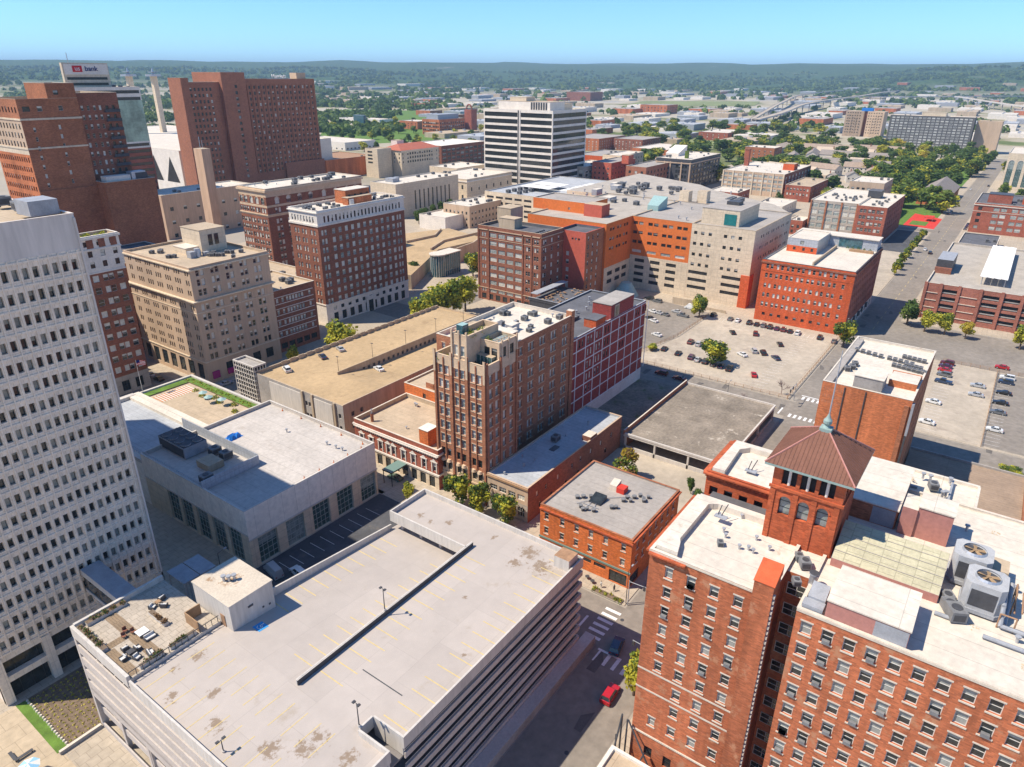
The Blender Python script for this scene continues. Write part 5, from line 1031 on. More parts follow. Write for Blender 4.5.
def bank():
    b=bay('bank_tower','pale glass office tower with a red and blue rooftop sign behind the brown brick tower',212,480,254,510,90.2,'stone_beige',0,0,0,'strip',1,1,'office tower','roof_white',done=False,clut=(4,3,0))
    for k in range(22):
        z=88-4*k
        if not 57<z<84: b.win('y-',233,z,40.5,1.9,'strip'); b.win('x-',495,z,28,1.9,'strip')
    for f in('x-','y-'): b.seg[f]=[(0,54,'brick_red'),(54,58,'stone_white'),(58,83,'glass_reflection'),(83,90.9,'stone_white')]
    b.done()
    u=Bld('','','',212.5,486,239.5,488.4,104,'stone_beige',z0=90.2,par=.4,roof='roof_tan',root=b.root); u.grid('y-',[226],[92.6,95.8],24,1.5,'strip'); u.done()
    mb=MB(); mb.box(213.2,485.7,98,239,485.98,103.8,'stone_white'); sg=mb.build('sign',b.root)
    mb=MB(); mb.box(218,485.5,99.4,223.6,485.69,102.9,'sign_red'); mb.build('sign_shield',sg)
    text('lettering','us',3.6,(220.8,485.4,101.3),'y-','paint_white',sg); text('lettering','bank',4.0,(229.0,485.5,101.2),'y-','sign_navy',sg,.15)
    mb=MB(); mb.tube((217,487,104),(217,487,110),.2,'metal'); mb.build('mast',b.root)
bank()
def slabhotel():
    k=1.5; Z=lambda z:100-(100-z)*k
    b=Bld('slab_hotel','massive brown-brick slab hotel with tall blank end walls and narrow columns of windows','hotel',241.2*k,354*k,291.6*k,378*k,Z(96),'brick_slab',par=.6,roof='roof_tan',cap='brick_slab')
    zs=[Z(92.3-2.9*q) for q in range(16)]; b.grid('y-',spread(243*k,290.5*k,16),zs,1.6,2.3,'darkdh'); b.done()
    for q in range(17): p=MB(); x=k*(243+47.5*q/16); p.box(x-.5,353.7*k,Z(48),x+.5,354*k-.01,Z(93.6),'brick_slab'); p.build('pier',b.root)
    p=MB(); p.box(264*k,352.6*k,10,292.2*k,353.6*k,Z(52),'brick_slab'); p.build('low_wing',b.root)
    t=Bld('','','',227.3*k,348*k,241.15*k,374*k,Z(99.4),'brick_slab',par=.5,roof='roof_tan',root=b.root); t.grid('y-',[235.2*k],[Z(93-3*q) for q in range(16)],2.2,2.3,'dark'); t.done()
    r=Bld('','','',204*k,350.5*k,227.25*k,355.5*k,Z(94.8),'brick_slab',par=.5,roof='roof_tan',root=b.root); r.grid('y-',spread(210*k,223*k,6),[Z(91.8-2.9*q) for q in range(16)],1.6,2.3,'darkdh'); r.done()
    mb=MB(); mb.box(200*k,339.5*k,0,203.95*k,350.4*k,Z(97.2),'brick_slab',top='roof_tan'); mb.build('end_wall',b.root)
    mb=MB(); mb.box(284*k,360*k,Z(96.5),290.5*k,366*k,Z(99.6),'stone_tan'); mb.build('roof_house',b.root)
    text('lettering','Marriott',4.2,(267*k,353.6*k,Z(96.3)+2.2),'y-','paint_white',b.root,.3)
    mb=MB(); mb.box(259*k,353.7*k,Z(96)+.62,275*k,353.9*k,Z(96)+.9,'metal'); mb.build('sign_rail',b.root)
slabhotel()
def pylon(x,y,label):
    t=thing('pylon',label,'pylon',(x,y,0),'cable pylons of the convention hall')
    mb=MB(); mb.box(x-2.6,y-2.6,0,x+2.6,y+2.6,95,'stone_beige'); mb.build('shaft',t); mb=MB(); mb.cyl(x,y,95,97,8,'metal',8); mb.cyl(x,y,97,103,1.6,'metal',8,.6); mb.cyl(x,y,99,99.6,5,'metal',8); mb.build('sculpture',t)
pylon(441,800,'tall concrete pylon with a metal top, just left of the brown slab hotel')
pylon(414,800,'concrete pylon with a metal top seen above the bank tower roof, farther away')
b=bay('convention_shed','long white low hall with dark triangular glazed openings below the pylons',335,590,500,900,38,'stone_white',0,0,0,'dh',1,1,'hall','roof_white',done=True)
mb=MB()
for k in range(3): y=596+26*k; mb.poly([(334.9,y,12),(334.9,y+20,12),(334.9,y+10,33)],'void_shade')
mb.build('glazing',b.root)
b=bay('tan_block','low tan stucco block beside a tall chimney-like shaft',235,444,302,470,27.5,'stucco_peach',3,7,4,'darkdh',2.4,2.4,'building','roof_white',clut=(8,4,0))
t=thing('lift_shaft','tall plain tan concrete shaft standing before the brown slab hotel','shaft',(234,388,0)); mb=MB(); mb.box(234,388,0,239.4,396,59.6,'stucco_peach',top='roof_tan'); mb.build('shaft',t)
mb=MB(); mb.tube((236,392,59.6),(236,392,66),.15,'metal'); mb.tube((237.5,392,59.6),(237.5,392,64),.12,'metal'); mb.build('antenna',t)
b=bay('tan_annex','small low tan annex with a pale roof behind the tan stone office',150,262,205,300,14,'stone_beige',3,6,6,'darkdh',1.4,1.8,'building','roof_tan',clut=(8,4,0),seed=9)
b=bay('dark_lowrise','low dark-roofed brick building behind the tan stone office',93,266,146,296,34,'brick_brown',4,8,6,'darkdh',1.4,1.8,'building','roof_dark',clut=(3,1,0),seed=10)
# court house and neighbours
b=bay('stone_court','wide plain beige stone block with a row of tall narrow slit windows',374,375.5,445,402,24.6,'stone_beige',0,0,0,'slit',1,1,'court building','roof_white',done=False,clut=(5,5,0),seed=4)
b.grid('y-',spread(392,436,9),[12],1.5,14,'slit'); b.done(); mb=MB(); mb.cyl(392,392,24.6,27.6,2.2,'metal_grey',12); mb.box(384,388,24.6,390,396,27.4,'metal_grey'); mb.build('roof_plant',b.root)
b=bay('white_box','plain small white flat-roofed box building on the tan plaza deck',362,318,386,342,9,'stone_white',0,0,0,'dh',1,1,'building','roof_white',clut=(0,1,0))
b=bay('beige_lowrise','low beige-brick office with a pale cluttered roof',381,312,431,336,14.6,'stone_tan',3,12,6,'darkdh',1.5,1.9,'office building','roof_white',clut=(12,7,2),seed=6)
b=bay('classical_hall','classical stone hall with three tall arched openings and white roofs',465,383,529,430,18,'stone_beige',2,6,0,'darkdh',1.8,3.2,'public hall','roof_white',clut=(6,9,1),seed=2,done=False)
b.grid('x-',[388,424],[4,12],2,3.4,'darkdh'); b.grid('x-',[396,406,416],[9.5],5,9,'darkdh'); b.done()
for y in (396,406,416): arch1(b.root,'x-',465,y,11.5,2.5,'stone_beige','stone_white')
b.band(16.2,17,.5,'stone_white')
b=bay('classical_wing','pale stone annex with a flat roof beside the classical hall',515,436,560,470,18,'stone_beige',2,4,4,'darkdh',1.8,3.0,'building','roof_white',clut=(4,3,0),seed=3)
t=thing('plaza_deck','broad tan plaza deck with curving concrete ramp walls behind the dark-brick hotel','deck',(250,236,0))
mb=MB(); mb.prism([(246,240),(296,266),(335,262),(345,300),(300,318),(262,300),(238,262)],0,7.6,'conc_tan',top='deck_tan'); mb.build('deck',t)
for n,P_ in(('ramp_wall',[(297,292),(320,290),(337,300)]),('ramp_wall',[(292,268),(312,276),(342,274)]),('ramp_wall',[(300,256),(318,258),(342,268)])):
    mb=MB()
    for (a,c),(d,e) in zip(P_[:-1],P_[1:]):
        l=math.hypot(d-a,e-c); nx,ny=-(e-c)/l*.4,(d-a)/l*.4; mb.prism([(a-nx,c-ny),(d-nx,e-ny),(d+nx,e+ny),(a+nx,c+ny)],0,9.0,'conc_tan')
    mb.build(n,t)
t=thing('glass_stairwell','rounded green-glass stairwell with a white roof at the corner of the tan plaza deck','stairwell',(271,243,0))
mb=MB(); mb.cyl(274.5,247,0,11.6,4.2,'glass_blue',16); mb.box(274.5,242.9,0,288,250.5,11.5,'glass_blue'); mb.build('glazing',t)
mb=MB()
for k in range(12): a=math.pi*(.45+.1*k); mb.tube((274.5+4.25*math.cos(a),247+4.25*math.sin(a),0),(274.5+4.25*math.cos(a),247+4.25*math.sin(a),11.6),.1,'frame_white',4)
for k in range(8): mb.tube((275+1.8*k,242.8,0),(275+1.8*k,242.8,11.5),.08,'frame_white',4)
mb.build('mullion',t); mb=MB(); mb.cyl(274.5,247,11.62,12.2,4.8,'roof_white',16); mb.box(274.5,242.3,11.65,288.4,251,12.1,'roof_white'); mb.build('roof',t)
t=thing('bus_shelter','white steel-framed shelter at the far end of the tree row','shelter',(236,212,0))
mb=MB(); mb.box(226,211.5,4.2,246,215,4.6,'frame_white'); mb.build('roof',t)
for k in range(6): mb=MB(); mb.box(226.3+3.9*k,211.7,0,226.6+3.9*k,212,4.2,'frame_white'); mb.build('post',t)
# loft with red wing
#b=bay('brick_loft','tall red-brick loft block with pale window bands and a plain red side wing','loft building',0,0,1,1,1,'brick_red',0,0,0,'dh',1,1) if False else None
b=Bld('brick_loft','red-brick loft block with pale window bands and a plain salmon side wing','loft building',255.4,168.6,273.5,204.2,34.2,'brick_dark',par=1.3,roof='roof_dark',cap='stone_tan')
zs=[31.6-3.75*k for k in range(8)]
for z in zs: b.grid('x-',[201.6,200.2],[z],1.1,2.0,'steel'); b.grid('x-',[195.4,190.6,185.8,181.0],[z],3.9,2.0,'steel'); b.grid('x-',[176.4,175.1,172,170.6],[z],1.1,2.0,'dh'); b.grid('y-',[257.6,258.9,264,269.6],[z],1.5,2.0,'dh')
b.grid('x-',spread(170,203,8),[2.0],2.6,2.6,'shop'); b.done(); b.band(33.6,34.0,.3,'stone_tan'); b.band(29.7,29.95,.12,'stone_tan'); b.band(6,6.3,.2,'stone_tan')
for y in (204,198,178.6,173.7,168.8): mb=MB(); mb.box(255.1,y-.35,0,255.399,y+.35,34,'brick_dark'); mb.build('pier',b.root)
q=Bld('','','',273.52,156.6,290,172,33.4,'stucco_red',par=1.1,roof='roof_dark',cap='stucco_red',root=b.root); q.seg['y-']=[(0,34.5,'brick_brown')]; q.grid('y-',[276,280,284.5],zs,1.3,2.1,'dh'); q.grid('x-',[166],zs[2:],1.6,2.0,'dh'); q.grid('x-',[163.6,161.8,160.2],[31.2],1.0,1.0,'dark'); q.done()
pent(b,262,188,268,197,34.2,38.6,'conc_tan','roof_tan','stair_head'); pent(b,270,196,280,204,34.2,41.5,'conc_tan','roof_tan','stair_head')
for k in range(12): ac(b.root,257.5+1.6*(k%6),171.5+3*(k//6),34.2,0,.7)
t=thing('rooftop_bar','black-walled rooftop terrace crowded with rust-coloured tables, beside the brick loft','terrace',(238,146,0))
mb=MB(); mb.box(240,148,0,266,164,10.4,'metal_dark',top='roof_dark'); mb.build('wall',t)
mb=MB(); mb.box(239.8,147.7,10.4,240.1,164.2,11.6,'metal_dark'); mb.box(240.1,147.7,10.4,266,148,11.6,'metal_dark'); mb.box(241,160.5,13,266,164.2,13.3,'metal_grey'); mb.box(239.6,147.5,11.6,240.3,164.3,11.75,'metal'); mb.build('railing',t)
rr=random.Random(11); mb=MB()
for k in range(46): x,y=rr.uniform(242,264),rr.uniform(149.5,160); mb.cyl(x,y,10.4,11.15,.12,'metal_dark',5); mb.cyl(x,y,11.15,11.25,rr.uniform(.4,.7),rr.choice(['metal_rust','wood','fan_tan']),7)
mb.build('tables',t,'stuff')
# orange and tan hotel over a parking base
def tanhotel():
    r0=random.Random(77)
    b=Bld('orange_hotel','long hotel over a parking base, half bright orange and half cream','hotel',316.5,124.5,372,155.4,35.6,'stucco_orange',par=.5,roof='roof_grey',cap='conc_tan')
    b.seg['x-']=[(0,17.0,'stone_beige'),(17,36.1,'stucco_orange')]
    zs=[33,28.4,23.8]; b.grid('x-',pairs([152,144,136.4,129],1.5),zs,2.3,1.5,'dark'); b.grid('x-',[152,144,136.4,129],[19.2],5,1.4,'pale')
    b.grid('x-',[150,141.6,133,127.5][:3],[14.6,11.2,7.8,4.4],5.2,1.7,'hole'); b.done()
    c=Bld('','','',316.5,94.5,372.5,124.45,35.6,'stone_beige',par=.5,roof='roof_grey',cap='conc_tan',root=b.root); c.seg['y-']=[(0,36.1,'stone_beige')]
    ys=[122.3,118.8,115.2,107.9,104.5,101]; c.grid('x-',ys,[32,26.9,21.8,17],1.6,1.5,'darkdh'); c.grid('x-',[119.2,102.7],[13.2,9.6,6],9.4,1.6,'hole'); c.grid('y-',pairs(spread(324,370,6),1.4),[32,27,22],1.5,1.4,'darkdh'); c.done()
    mb=MB(); mb.box(316.1,94.2,0,322,98.3,15.5,'brick_orange'); mb.build('orange_pier',b.root)
    d=Bld('','','',290.05,155.45,372,200,35.6,'stucco_orange',par=.5,roof='roof_pebble',cap='conc_tan',root=b.root); d.seg['y-']=[(0,15,'stone_beige'),(15,36.1,'stucco_orange')]
    d.grid('y-',pairs([296,303,310],1.3),[33,28.4,23.8],2.0,1.4,'dark'); d.grid('y-',[296,304,311],[11.6,7.6],5,2.0,'hole'); d.done()
    e=Bld('','','',308,176,328,209,40.5,'stucco_orange',z0=35.6,par=.5,roof='roof_grey',root=b.root); e.win('x-',187,37.4,1.2,1.2,'dark'); e.done()
    mb=MB(); mb.prism([(372.6,95),(376,96),(398,111),(426,155),(444,172),(470,228),(372.1,228),(372.1,150)],0,35.2,'stone_beige',top='roof_pebble'); mb.build('rear_block',b.root)
    mb=MB(); mb.box(304,166,35.6,312,176,41.5,'stucco_red',top='roof_tan'); mb.build('stair_head',b.root)
    p=pent(b,322.5,104.5,350,122.5,35.6,42.8,'stone_beige','roof_grey'); mb=MB(); mb.box(322.35,105.8,36,322.49,111.5,41,'glass_teal'); mb.build('teal_door',p)
    mb=MB(); mb.box(336,110,42.98,342,116,44.6,'metal_dark'); mb.build('roof_plant',p)
    mb=MB(); mb.prism([(338,152),(338,158),(349,160),(349,152)],35.6,[38.2,38.2,41.5,41.5],'metal_teal'); mb.build('duct_hood',b.root)
    for x,y in((372,150),(378,142)): mb=MB(); mb.box(x,y,35.2,x+5,y+5.5,41.5,'stone_beige',top='roof_tan'); mb.build('stair_head',b.root)
    for k in range(14): ac(b.root,r0.uniform(330,425),r0.uniform(165,220),35.4,0,r0.uniform(1.3,2.4))
    for k in range(5): x,y=r0.uniform(335,400),r0.uniform(160,215); mb=MB(); mb.box(x,y,35.3,x+r0.uniform(4,9),y+r0.uniform(3,6),35.3+r0.uniform(1.5,3.5),r0.choice(['metal_grey','stone_beige','metal']),top='roof_white'); mb.build('roof_house',b.root)
    for k in range(6): ac(b.root,386+3.6*(k%3),128+4.5*(k//3),35.2,0,1.8)
    r=random.Random(2)
    for k in range(30): vent(b.root,r.uniform(320,420),r.uniform(128,215),35.6,1.8)
    for k in range(8): ac(b.root,r.uniform(335,420),r.uniform(160,220),35.6,0,1.2)
    mb=MB(); mb.cyl(303,149.5,0,6.5,6.5,'metal_teal',16,2.5); mb.build('entry_dome',b.root)
mat('glass_teal',(.02,.17,.17),'plain',.2,.2,.5)
tanhotel()
b=bay('tan_garage','tan open-sided parking garage with white sun-shade awnings on its roof deck',417.5,232,520,327,19.6,'stone_beige',0,0,0,'hole',1,1,'parking garage','roof_bluegrey',done=False,clut=(4,0,0))
b.grid('x-',spread(284,326,5),[16.6,12.8,9,5.2],6.4,1.6,'hole'); b.grid('y-',spread(420,518,12),[16.6,12.8,9],6.4,1.6,'hole'); b.done()
for k,(x,y) in enumerate(((440,250),(456,250),(472,250),(440,285),(456,285))): mb=MB(); mb.box(x,y,22.4,x+13,y+26,22.7,'canvas'); mb.build('awning',b.root)
for k in range(12): ac(b.root,424+7.5*(k%6),300+10*(k//6),19.6,0,1.6)
t=thing('loading_wall','beige service wall and white trailer at the foot of the cream hotel','wall',(300,100,0)); mb=MB(); mb.box(303.5,112,0,304,125,3.4,'conc_tan'); mb.box(303.6,99,0,304.1,112,1.4,'conc_tan'); mb.build('wall',t)
# orange warehouse with penthouse
def orange():
    b=Bld('orange_warehouse','six-storey vivid orange-brick warehouse with arched windows and a grey rooftop penthouse','warehouse',304,48.6,360,86.2,26.6,'brick_orange',par=.7,roof='roof_white',cap='metal_dark')
    b.seg['y-']=[(0,4.4,'stone_white'),(4.4,27.3,'brick_red')]  # sunless side toned to a darker red brick for its shade
    ys=spread(50.2,84.8,8); P_=[]
    for k,y in enumerate(ys): P_+= pairs([y],.95) if k else [y]
    b.grid('x-',P_,[24.6,20.6,16.2,12,7.8],1.1,2.0,'dh'); b.grid('x-',spread(54,84,9),[3.4],1.3,1.3,'darkdh'); b.grid('y-',spread(306,358,14),[24,20,16,12,8],1.3,2.0,'darkdh'); b.grid('y-',spread(306,358,10),[2.2],2.6,3,'shop'); b.done()
    b.band(25.9,26.5,.35,'brick_dark'); b.band(22.5,22.75,.1,'brick_annex')
    for z,h_ in((16.2,.9),(12,.9)):
        for y in P_: arch1(b.root,'x-',304,y,z+.45,.55,'brick_orange')
    p=Bld('','','',329,70.3,351,83.4,32.6,'metal',z0=26.6,par=.2,roof='roof_white',cap='roof_white',root=b.root); p.seg['x-']=[(26.6,29.5,'brick_orange'),(29.5,32.8,'screen')]; p.grid('x-',[80,76,72.4],[28.2],1.1,1.4,'dark'); p.grid('x-',[77],[31.1],1.6,1.6,'dark'); p.done()
    mb=MB(); mb.box(351.02,49.5,26.6,359.5,85,31.6,'screen',top='roof_white'); mb.box(350.85,56,27.2,351.01,66,31.0,'glass_blue'); mb.box(350.3,49.2,31.6,360,85.2,31.9,'roof_white'); mb.build('penthouse',b.root)
    mb=MB(); mb.box(308,66,26.6,349,66.6,28,'roof_tan'); mb.box(345,50,26.6,347,60,27.6,'wood'); mb.build('deck_wall',b.root)
    for k in range(5): g=MB(); bush(g,349,52+2.4*k,27,.8,40,['leaf_dark','leaf_mid'],1.3,k,.2); g.build('roof_plant',b.root)
    for k in range(6): mb=MB(); mb.box(303.6+8*k,48.0,2.6,305+8*k,48.59,4.8,'metal_dark'); mb.build('awning',b.root)
orange()
mat('brick_garage',(.34,.135,.095),'brick',.9,.2,.12)
def rgarage():
    b=Bld('brick_garage','brick-piered parking garage on the right with open decks and white fabric canopies on its roof','parking garage',351.5,-55,452,27.3,15.4,'brick_garage',par=.9,roof='roof_pebble',cap='sill_stone',rec=.6)
    pn=[(24.2,5.2),]; 
    for z in (13.2,9.9,6.6,3.3):
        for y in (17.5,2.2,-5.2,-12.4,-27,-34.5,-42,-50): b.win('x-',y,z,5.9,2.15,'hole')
    b.grid('y+',spread(356,448,12),[13.2,9.9,6.6,3.3],6,1.9,'hole'); b.done()
    m=MB()
    for y in (27.1,21.2,14.2,6.2,-1.6,-8.8,-16,-23,-31,-38.5,-46,-54): m.box(351.0,y-.6,0,351.499,y+.6,16.6,'brick_garage')
    m.build('pier',b.root); m=MB()
    for z in (13.2,9.9,6.6,3.3):
        for a,c in((21.9,26.4),(7,13.5)): m.box(351.2,a,z-1.2,351.499,c,z-.95,'sill_stone')
        for y in (17.5,2.2,-5.2,-12.4,-27,-34.5): m.box(351.75,y-2.9,z-.75,351.95,y+2.9,z-.3,'conc_grey')
    m.build('spandrel',b.root)
    for k in range(4): mb=MB(); y=8.5-2.6*k; x0=364; mb.prism([(x0,y),(440,y),(440,y-2.5),(x0,y-2.5)],[19.2,19.2,19.0,19.0],[19.4,19.4,19.2,19.2],'canvas',bottom=True); mb.build('canopy',b.root) if k<4 else 0
    mb=MB()
    for x in (366,390,414,438):
        for y in (7.5,-1): mb.cyl(x,y,15.4,19,.18,'metal_grey',6)
    mb.build('canopy_post',b.root)
    mb=MB(); mb.box(378,20.6,15.4,398,27.1,21.5,'metal_dark',top='metal_grey'); mb.box(376,20.4,15.4,377.9,27.2,18,'brick_dark'); mb.build('stair_tower',b.root)
    mb=MB(); mb.box(410,-22,15.42,440,-8,15.45,'roof_dark'); mb.build('ramp_opening',b.root)
rgarage()
# ---------------------------------------------------------------- right and rear blocks
b=Bld('striped_tower','office tower striped with pale concrete bands and dark windows','office tower',540,347.6,597.5,423,69.4,'stone_white',par=1.2,roof='roof_white',cap='stone_white',rec=.35)
for k in range(12): z=66.2-5.7*k; b.win('x-',365,z,33,3.7,'strip'); b.win('x-',403.5,z,37,3.7,'strip'); b.win('y-',568.7,z,55,3.7,'strip')
b.done()
pent(b,548,356,572,412,69.4,77,'stone_white','roof_tan'); pent(b,552,384,566,402,77.2,80.5,'stone_beige','roof_white','roof_house'); pent(b,575,360,592,396,69.4,75,'stone_beige','roof_tan','roof_house')
for k in range(7): mb=MB(); mb.box(547.7,359+2.6*k,70.5,547.99,360.5+2.6*k,76.5,'metal_dark'); mb.build('louvre',b.root)
for y in (382.4,384.1): mb=MB(); mb.box(539.6,y-.4,2,539.99,y+.4,70,'metal_dark' if y>383 else 'stone_white'); mb.build('wall_strip',b.root)
b=bay('tan_loft','wide pale tan loft block with big steel windows and a cluttered white roof',652,176.8,738,232.5,19.4,'stone_tan',5,8,0,'steel',4,2.5,'loft building','roof_white',done=False,clut=(14,8,3),seed=8)
for y in spread(177.5,231.8,6): b.grid('x-',[y-2.2,y+2.2],[17,13.2,9.4,5.6],3.6,2.3,'steel')
b.seg['y-']=[(0,20.1,'brick_dark')]; b.done(); mb=MB()
for k in range(7): y=177.5+54.3*k/6; mb.box(651.5,y-.6,0,651.99,y+.6,20,'stone_beige')
mb.build('pier',b.root); pent(b,690,180,702,190,19.4,25,'brick_orange','roof_tan','stair_head')
t=thing('chimney_stack','tall square red-brick chimney rising behind the tan loft block','chimney',(700,226,0)); mb=MB(); mb.box(700,226,0,704,230,34,'brick_red'); mb.build('shaft',t); mb=MB(); mb.box(699.7,225.7,34,704.3,230.3,35,'brick_dark'); mb.build('cap',t)
b=bay('arched_brick_shop','low red-brick block with two rows of small arched windows, next to the tan loft block',641,150.8,700,172,12.6,'brick_red',2,10,7,'dh',1.5,2.0,'building','roof_tan',z1=6,fl=4,clut=(4,2,0),seed=3)
b=Bld('twin_loft','white-roofed loft pair, grey-framed bays on its left and red brick on its right','loft building',508,88,575,118,22.6,'stone_grey',par=.5,roof='roof_white',cap='sill_stone')
b.grid('x-',[y+d for y in spread(88.5,117.5,3) for d in(-2.6,2.6)],[20,15.6,11.2,6.8,2.6],4.2,2.8,'steel'); b.done(); mb=MB()
for k in range(4): y=88.5+29*k/3; mb.box(507.4,y-.5,0,507.99,y+.5,23,'brick_brown')
mb.build('pier',b.root)
q=Bld('','','',505,70.4,572,87.95,22.2,'brick_red',par=.6,roof='roof_white',cap='sill_stone',root=b.root); q.grid('x-',pairs([84.2,79.2,74.2],1.1),[19.6,15.6,11.6,7.6],1.8,2.3,'loft'); q.grid('x-',[84,79,74],[3],3,3,'shop'); q.grid('y-',spread(508,570,9),[19,15,11,7],1.6,2,'darkdh'); q.done()
r=random.Random(4)
for k in range(24): ac(b.root,r.uniform(516,545),r.uniform(92,114),22.6,0,.8)
for k in range(14): ac(b.root,r.uniform(512,560),r.uniform(73,84),22.2,0,.8)
pent(b,545,82,556,90,22.6,27,'metal_dark','roof_dark','stair_head')
bay('arcaded_loft','tan brick loft with a dark arcaded top floor behind the white-roofed loft pair',592,88,628,112,26,'stone_tan',5,6,6,'darkdh',2,2.6,'loft building','roof_white',clut=(4,3,0))
bay('red_rowhouse','small red-brick building at the left foot of the grey-framed loft',500,119,520,128,9,'brick_red',2,4,2,'darkdh',1.6,2,'building','roof_white',clut=(1,1,0))
b=bay('brick_school','ornate dark-red brick block with stone bands at the right edge',584,-60,640,28.4,19.4,'brick_red',0,0,0,'dh',1,1,'office building','roof_dark',done=False,clut=(6,6,0),seed=3)
b.grid('x-',[y for c in (13,2.5,-8,-18.5,-29,-39,-50) for y in (c-2.1,c+2.1)],[16.6,12.4,8.2,4.0],3.4,2.4,'steel'); b.grid('x-',[24.6],[16.6,12.4,8.2,4],2.4,2.2,'dark'); b.grid('y+',spread(586,638,6),[16.6,12.4,8.2,4],2.4,2.2,'dark')
b.done(); b.band(18.6,19.2,.4,'sill_stone'); b.band(14.5,14.8,.15,'sill_stone'); pent(b,596,8,608,22,19.4,25,'brick_red','metal_dark','stair_head'); pent(b,600,-14,612,2,19.4,24.5,'brick_orange','roof_grey','stair_head')
bay('low_garage_shop','low dark-roofed shop between the brick-piered garage and the dark-red brick block',470,8,545,28,5.5,'brick_dark',1,6,3,'darkdh',2,2,'shop building','roof_dark',clut=(3,3,0))
b=bay('arched_modern','modern beige building of tall arched piers and blue glass at the far right edge',830,-70,910,24,33,'stone_beige',0,0,0,'dh',1,1,'office building','roof_white',done=False,clut=(2,2,0))
b.grid('x-',[20,13,6,-1,-8,-15,-22,-29],[15.5],4.6,24,'curtain'); b.grid('y+',spread(832,908,8),[15.5],5,24,'curtain'); b.done()
for y in (20,13,6,-1,-8,-15): arch1(b.root,'x-',830,y,25.2,2.3,'stone_beige','stone_white')
# rear centre
b=bay('dark_loft','dark slate-clad loft block with a pale stone frame and curved white penthouse',637,258,711,293,27.4,'metal_dark',0,0,0,'dh',1,1,'loft building','roof_white',done=False,clut=(6,8,0),seed=5)
b.grid('x-',[y for c in (264,270,281,287) for y in (c-1.4,c+1.4)],[21.5,17,12.5,8],2.3,2.8,'dark'); b.grid('y-',spread(640,708,9),[21.5,17,12.5,8,3.6],5,2.8,'dark'); b.done(); mb=MB()
for y in (258.5,267,278,284,292): mb.box(636.3,y-.6,0,636.99,y+.6,25.4,'stone_tan')
mb.box(636.2,258,24.2,636.29,293,25.2,'stone_tan'); mb.box(637,257.2,24.2,711,257.99,25.2,'stone_tan'); mb.box(636.3,258,2,636.4,293,5,'brick_orange'); mb.build('stone_frame',b.root)
mb=MB(); mb.prism([(665,283),(685,283),(685,296),(665,296)],27.5,[30,36,36,30],'stone_white'); mb.box(652,268,27.5,655,271,34,'leaf_mid'); mb.build('penthouse',b.root)
bay('slate_apartments','modern slate-grey and brick apartment block with balconies in the shade',590,280,676,300,23.6,'metal_grey',5,12,3,'darkdh',2.4,2.4,'apartment block','roof_grey',clut=(4,3,0),segs=[(0,24.3,'brick_slab')])
b=bay('coral_apartments','coral-pink apartment block with small paired windows',592,316,640,336,24.6,'brick_coral',5,8,4,'darkdh',1.6,1.8,'apartment block','roof_grey',clut=(3,2,0)); pent(b,600,303,610,310,24.6,32,'brick_coral','roof_tan','stair_head')
bay('cream_apartments','cream stone apartment house with regular single windows',640,332,690,352,26,'stone_beige',6,8,4,'darkdh',1.5,2,'apartment block','roof_white',clut=(3,2,0))
bay('framed_loft','brick loft with a pale concrete frame and open bays, below the striped tower',585,340,640,366,20,'stone_grey',5,8,4,'darkdh',4,2.4,'loft building','roof_white',clut=(3,2,0),seed=5)
bay('red_rear_block','plain red-brick block behind the framed loft',660,362,720,396,22,'brick_orange',3,6,4,'darkdh',1.6,2,'building','roof_grey',clut=(3,2,0),seed=6)
bay('brick_mansions','long red-brick apartment house with white window surrounds beyond the striped tower',905,505,985,560,16,'brick_store',4,12,9,'pale',1.6,2,'apartment block','roof_grey',clut=(4,0,0),seed=7)
bay('brick_terrace','dark-red brick apartment terrace with many chimneys',940,455,1000,500,15,'brick_dark',4,8,8,'dh',1.6,2,'apartment block','roof_grey',clut=(4,0,0),seed=8)
for k,(x0,y0,x1,y1,h,m,l) in enumerate([(560,206,588,226,9,'brick_orange','small bright red-brick house row at the left of the tan loft block'),(592,196,622,222,9,'brick_red','low red-brick block with a white patched roof beside the tan loft block'),(560,150,600,172,7,'stone_white','low white flat-roofed building in front of the tan loft block'),(880,390,960,440,10,'brick_store','wide low red-walled apartment house in the trees'),(1180,420,1260,470,12,'brick_red','red-brick block beyond the tree clump, partly hidden'),(880,255,910,290,20,'brick_brown','tall narrow brick apartment house standing among the trees')]):
    bay('brick_building',l,x0,y0,x1,y1,h,m,max(2,int(h/4)),6,5,'dh',1.6,2,'building','roof_white',clut=(3,2,0),seed=20+k)
t=thing('iron_bridge','long tan covered footbridge running behind the dark loft block','bridge',(740,240,0)); mb=MB(); mb.box(760,236,4,860,243,7,'stone_beige',top='roof_tan'); mb.build('deck',t)
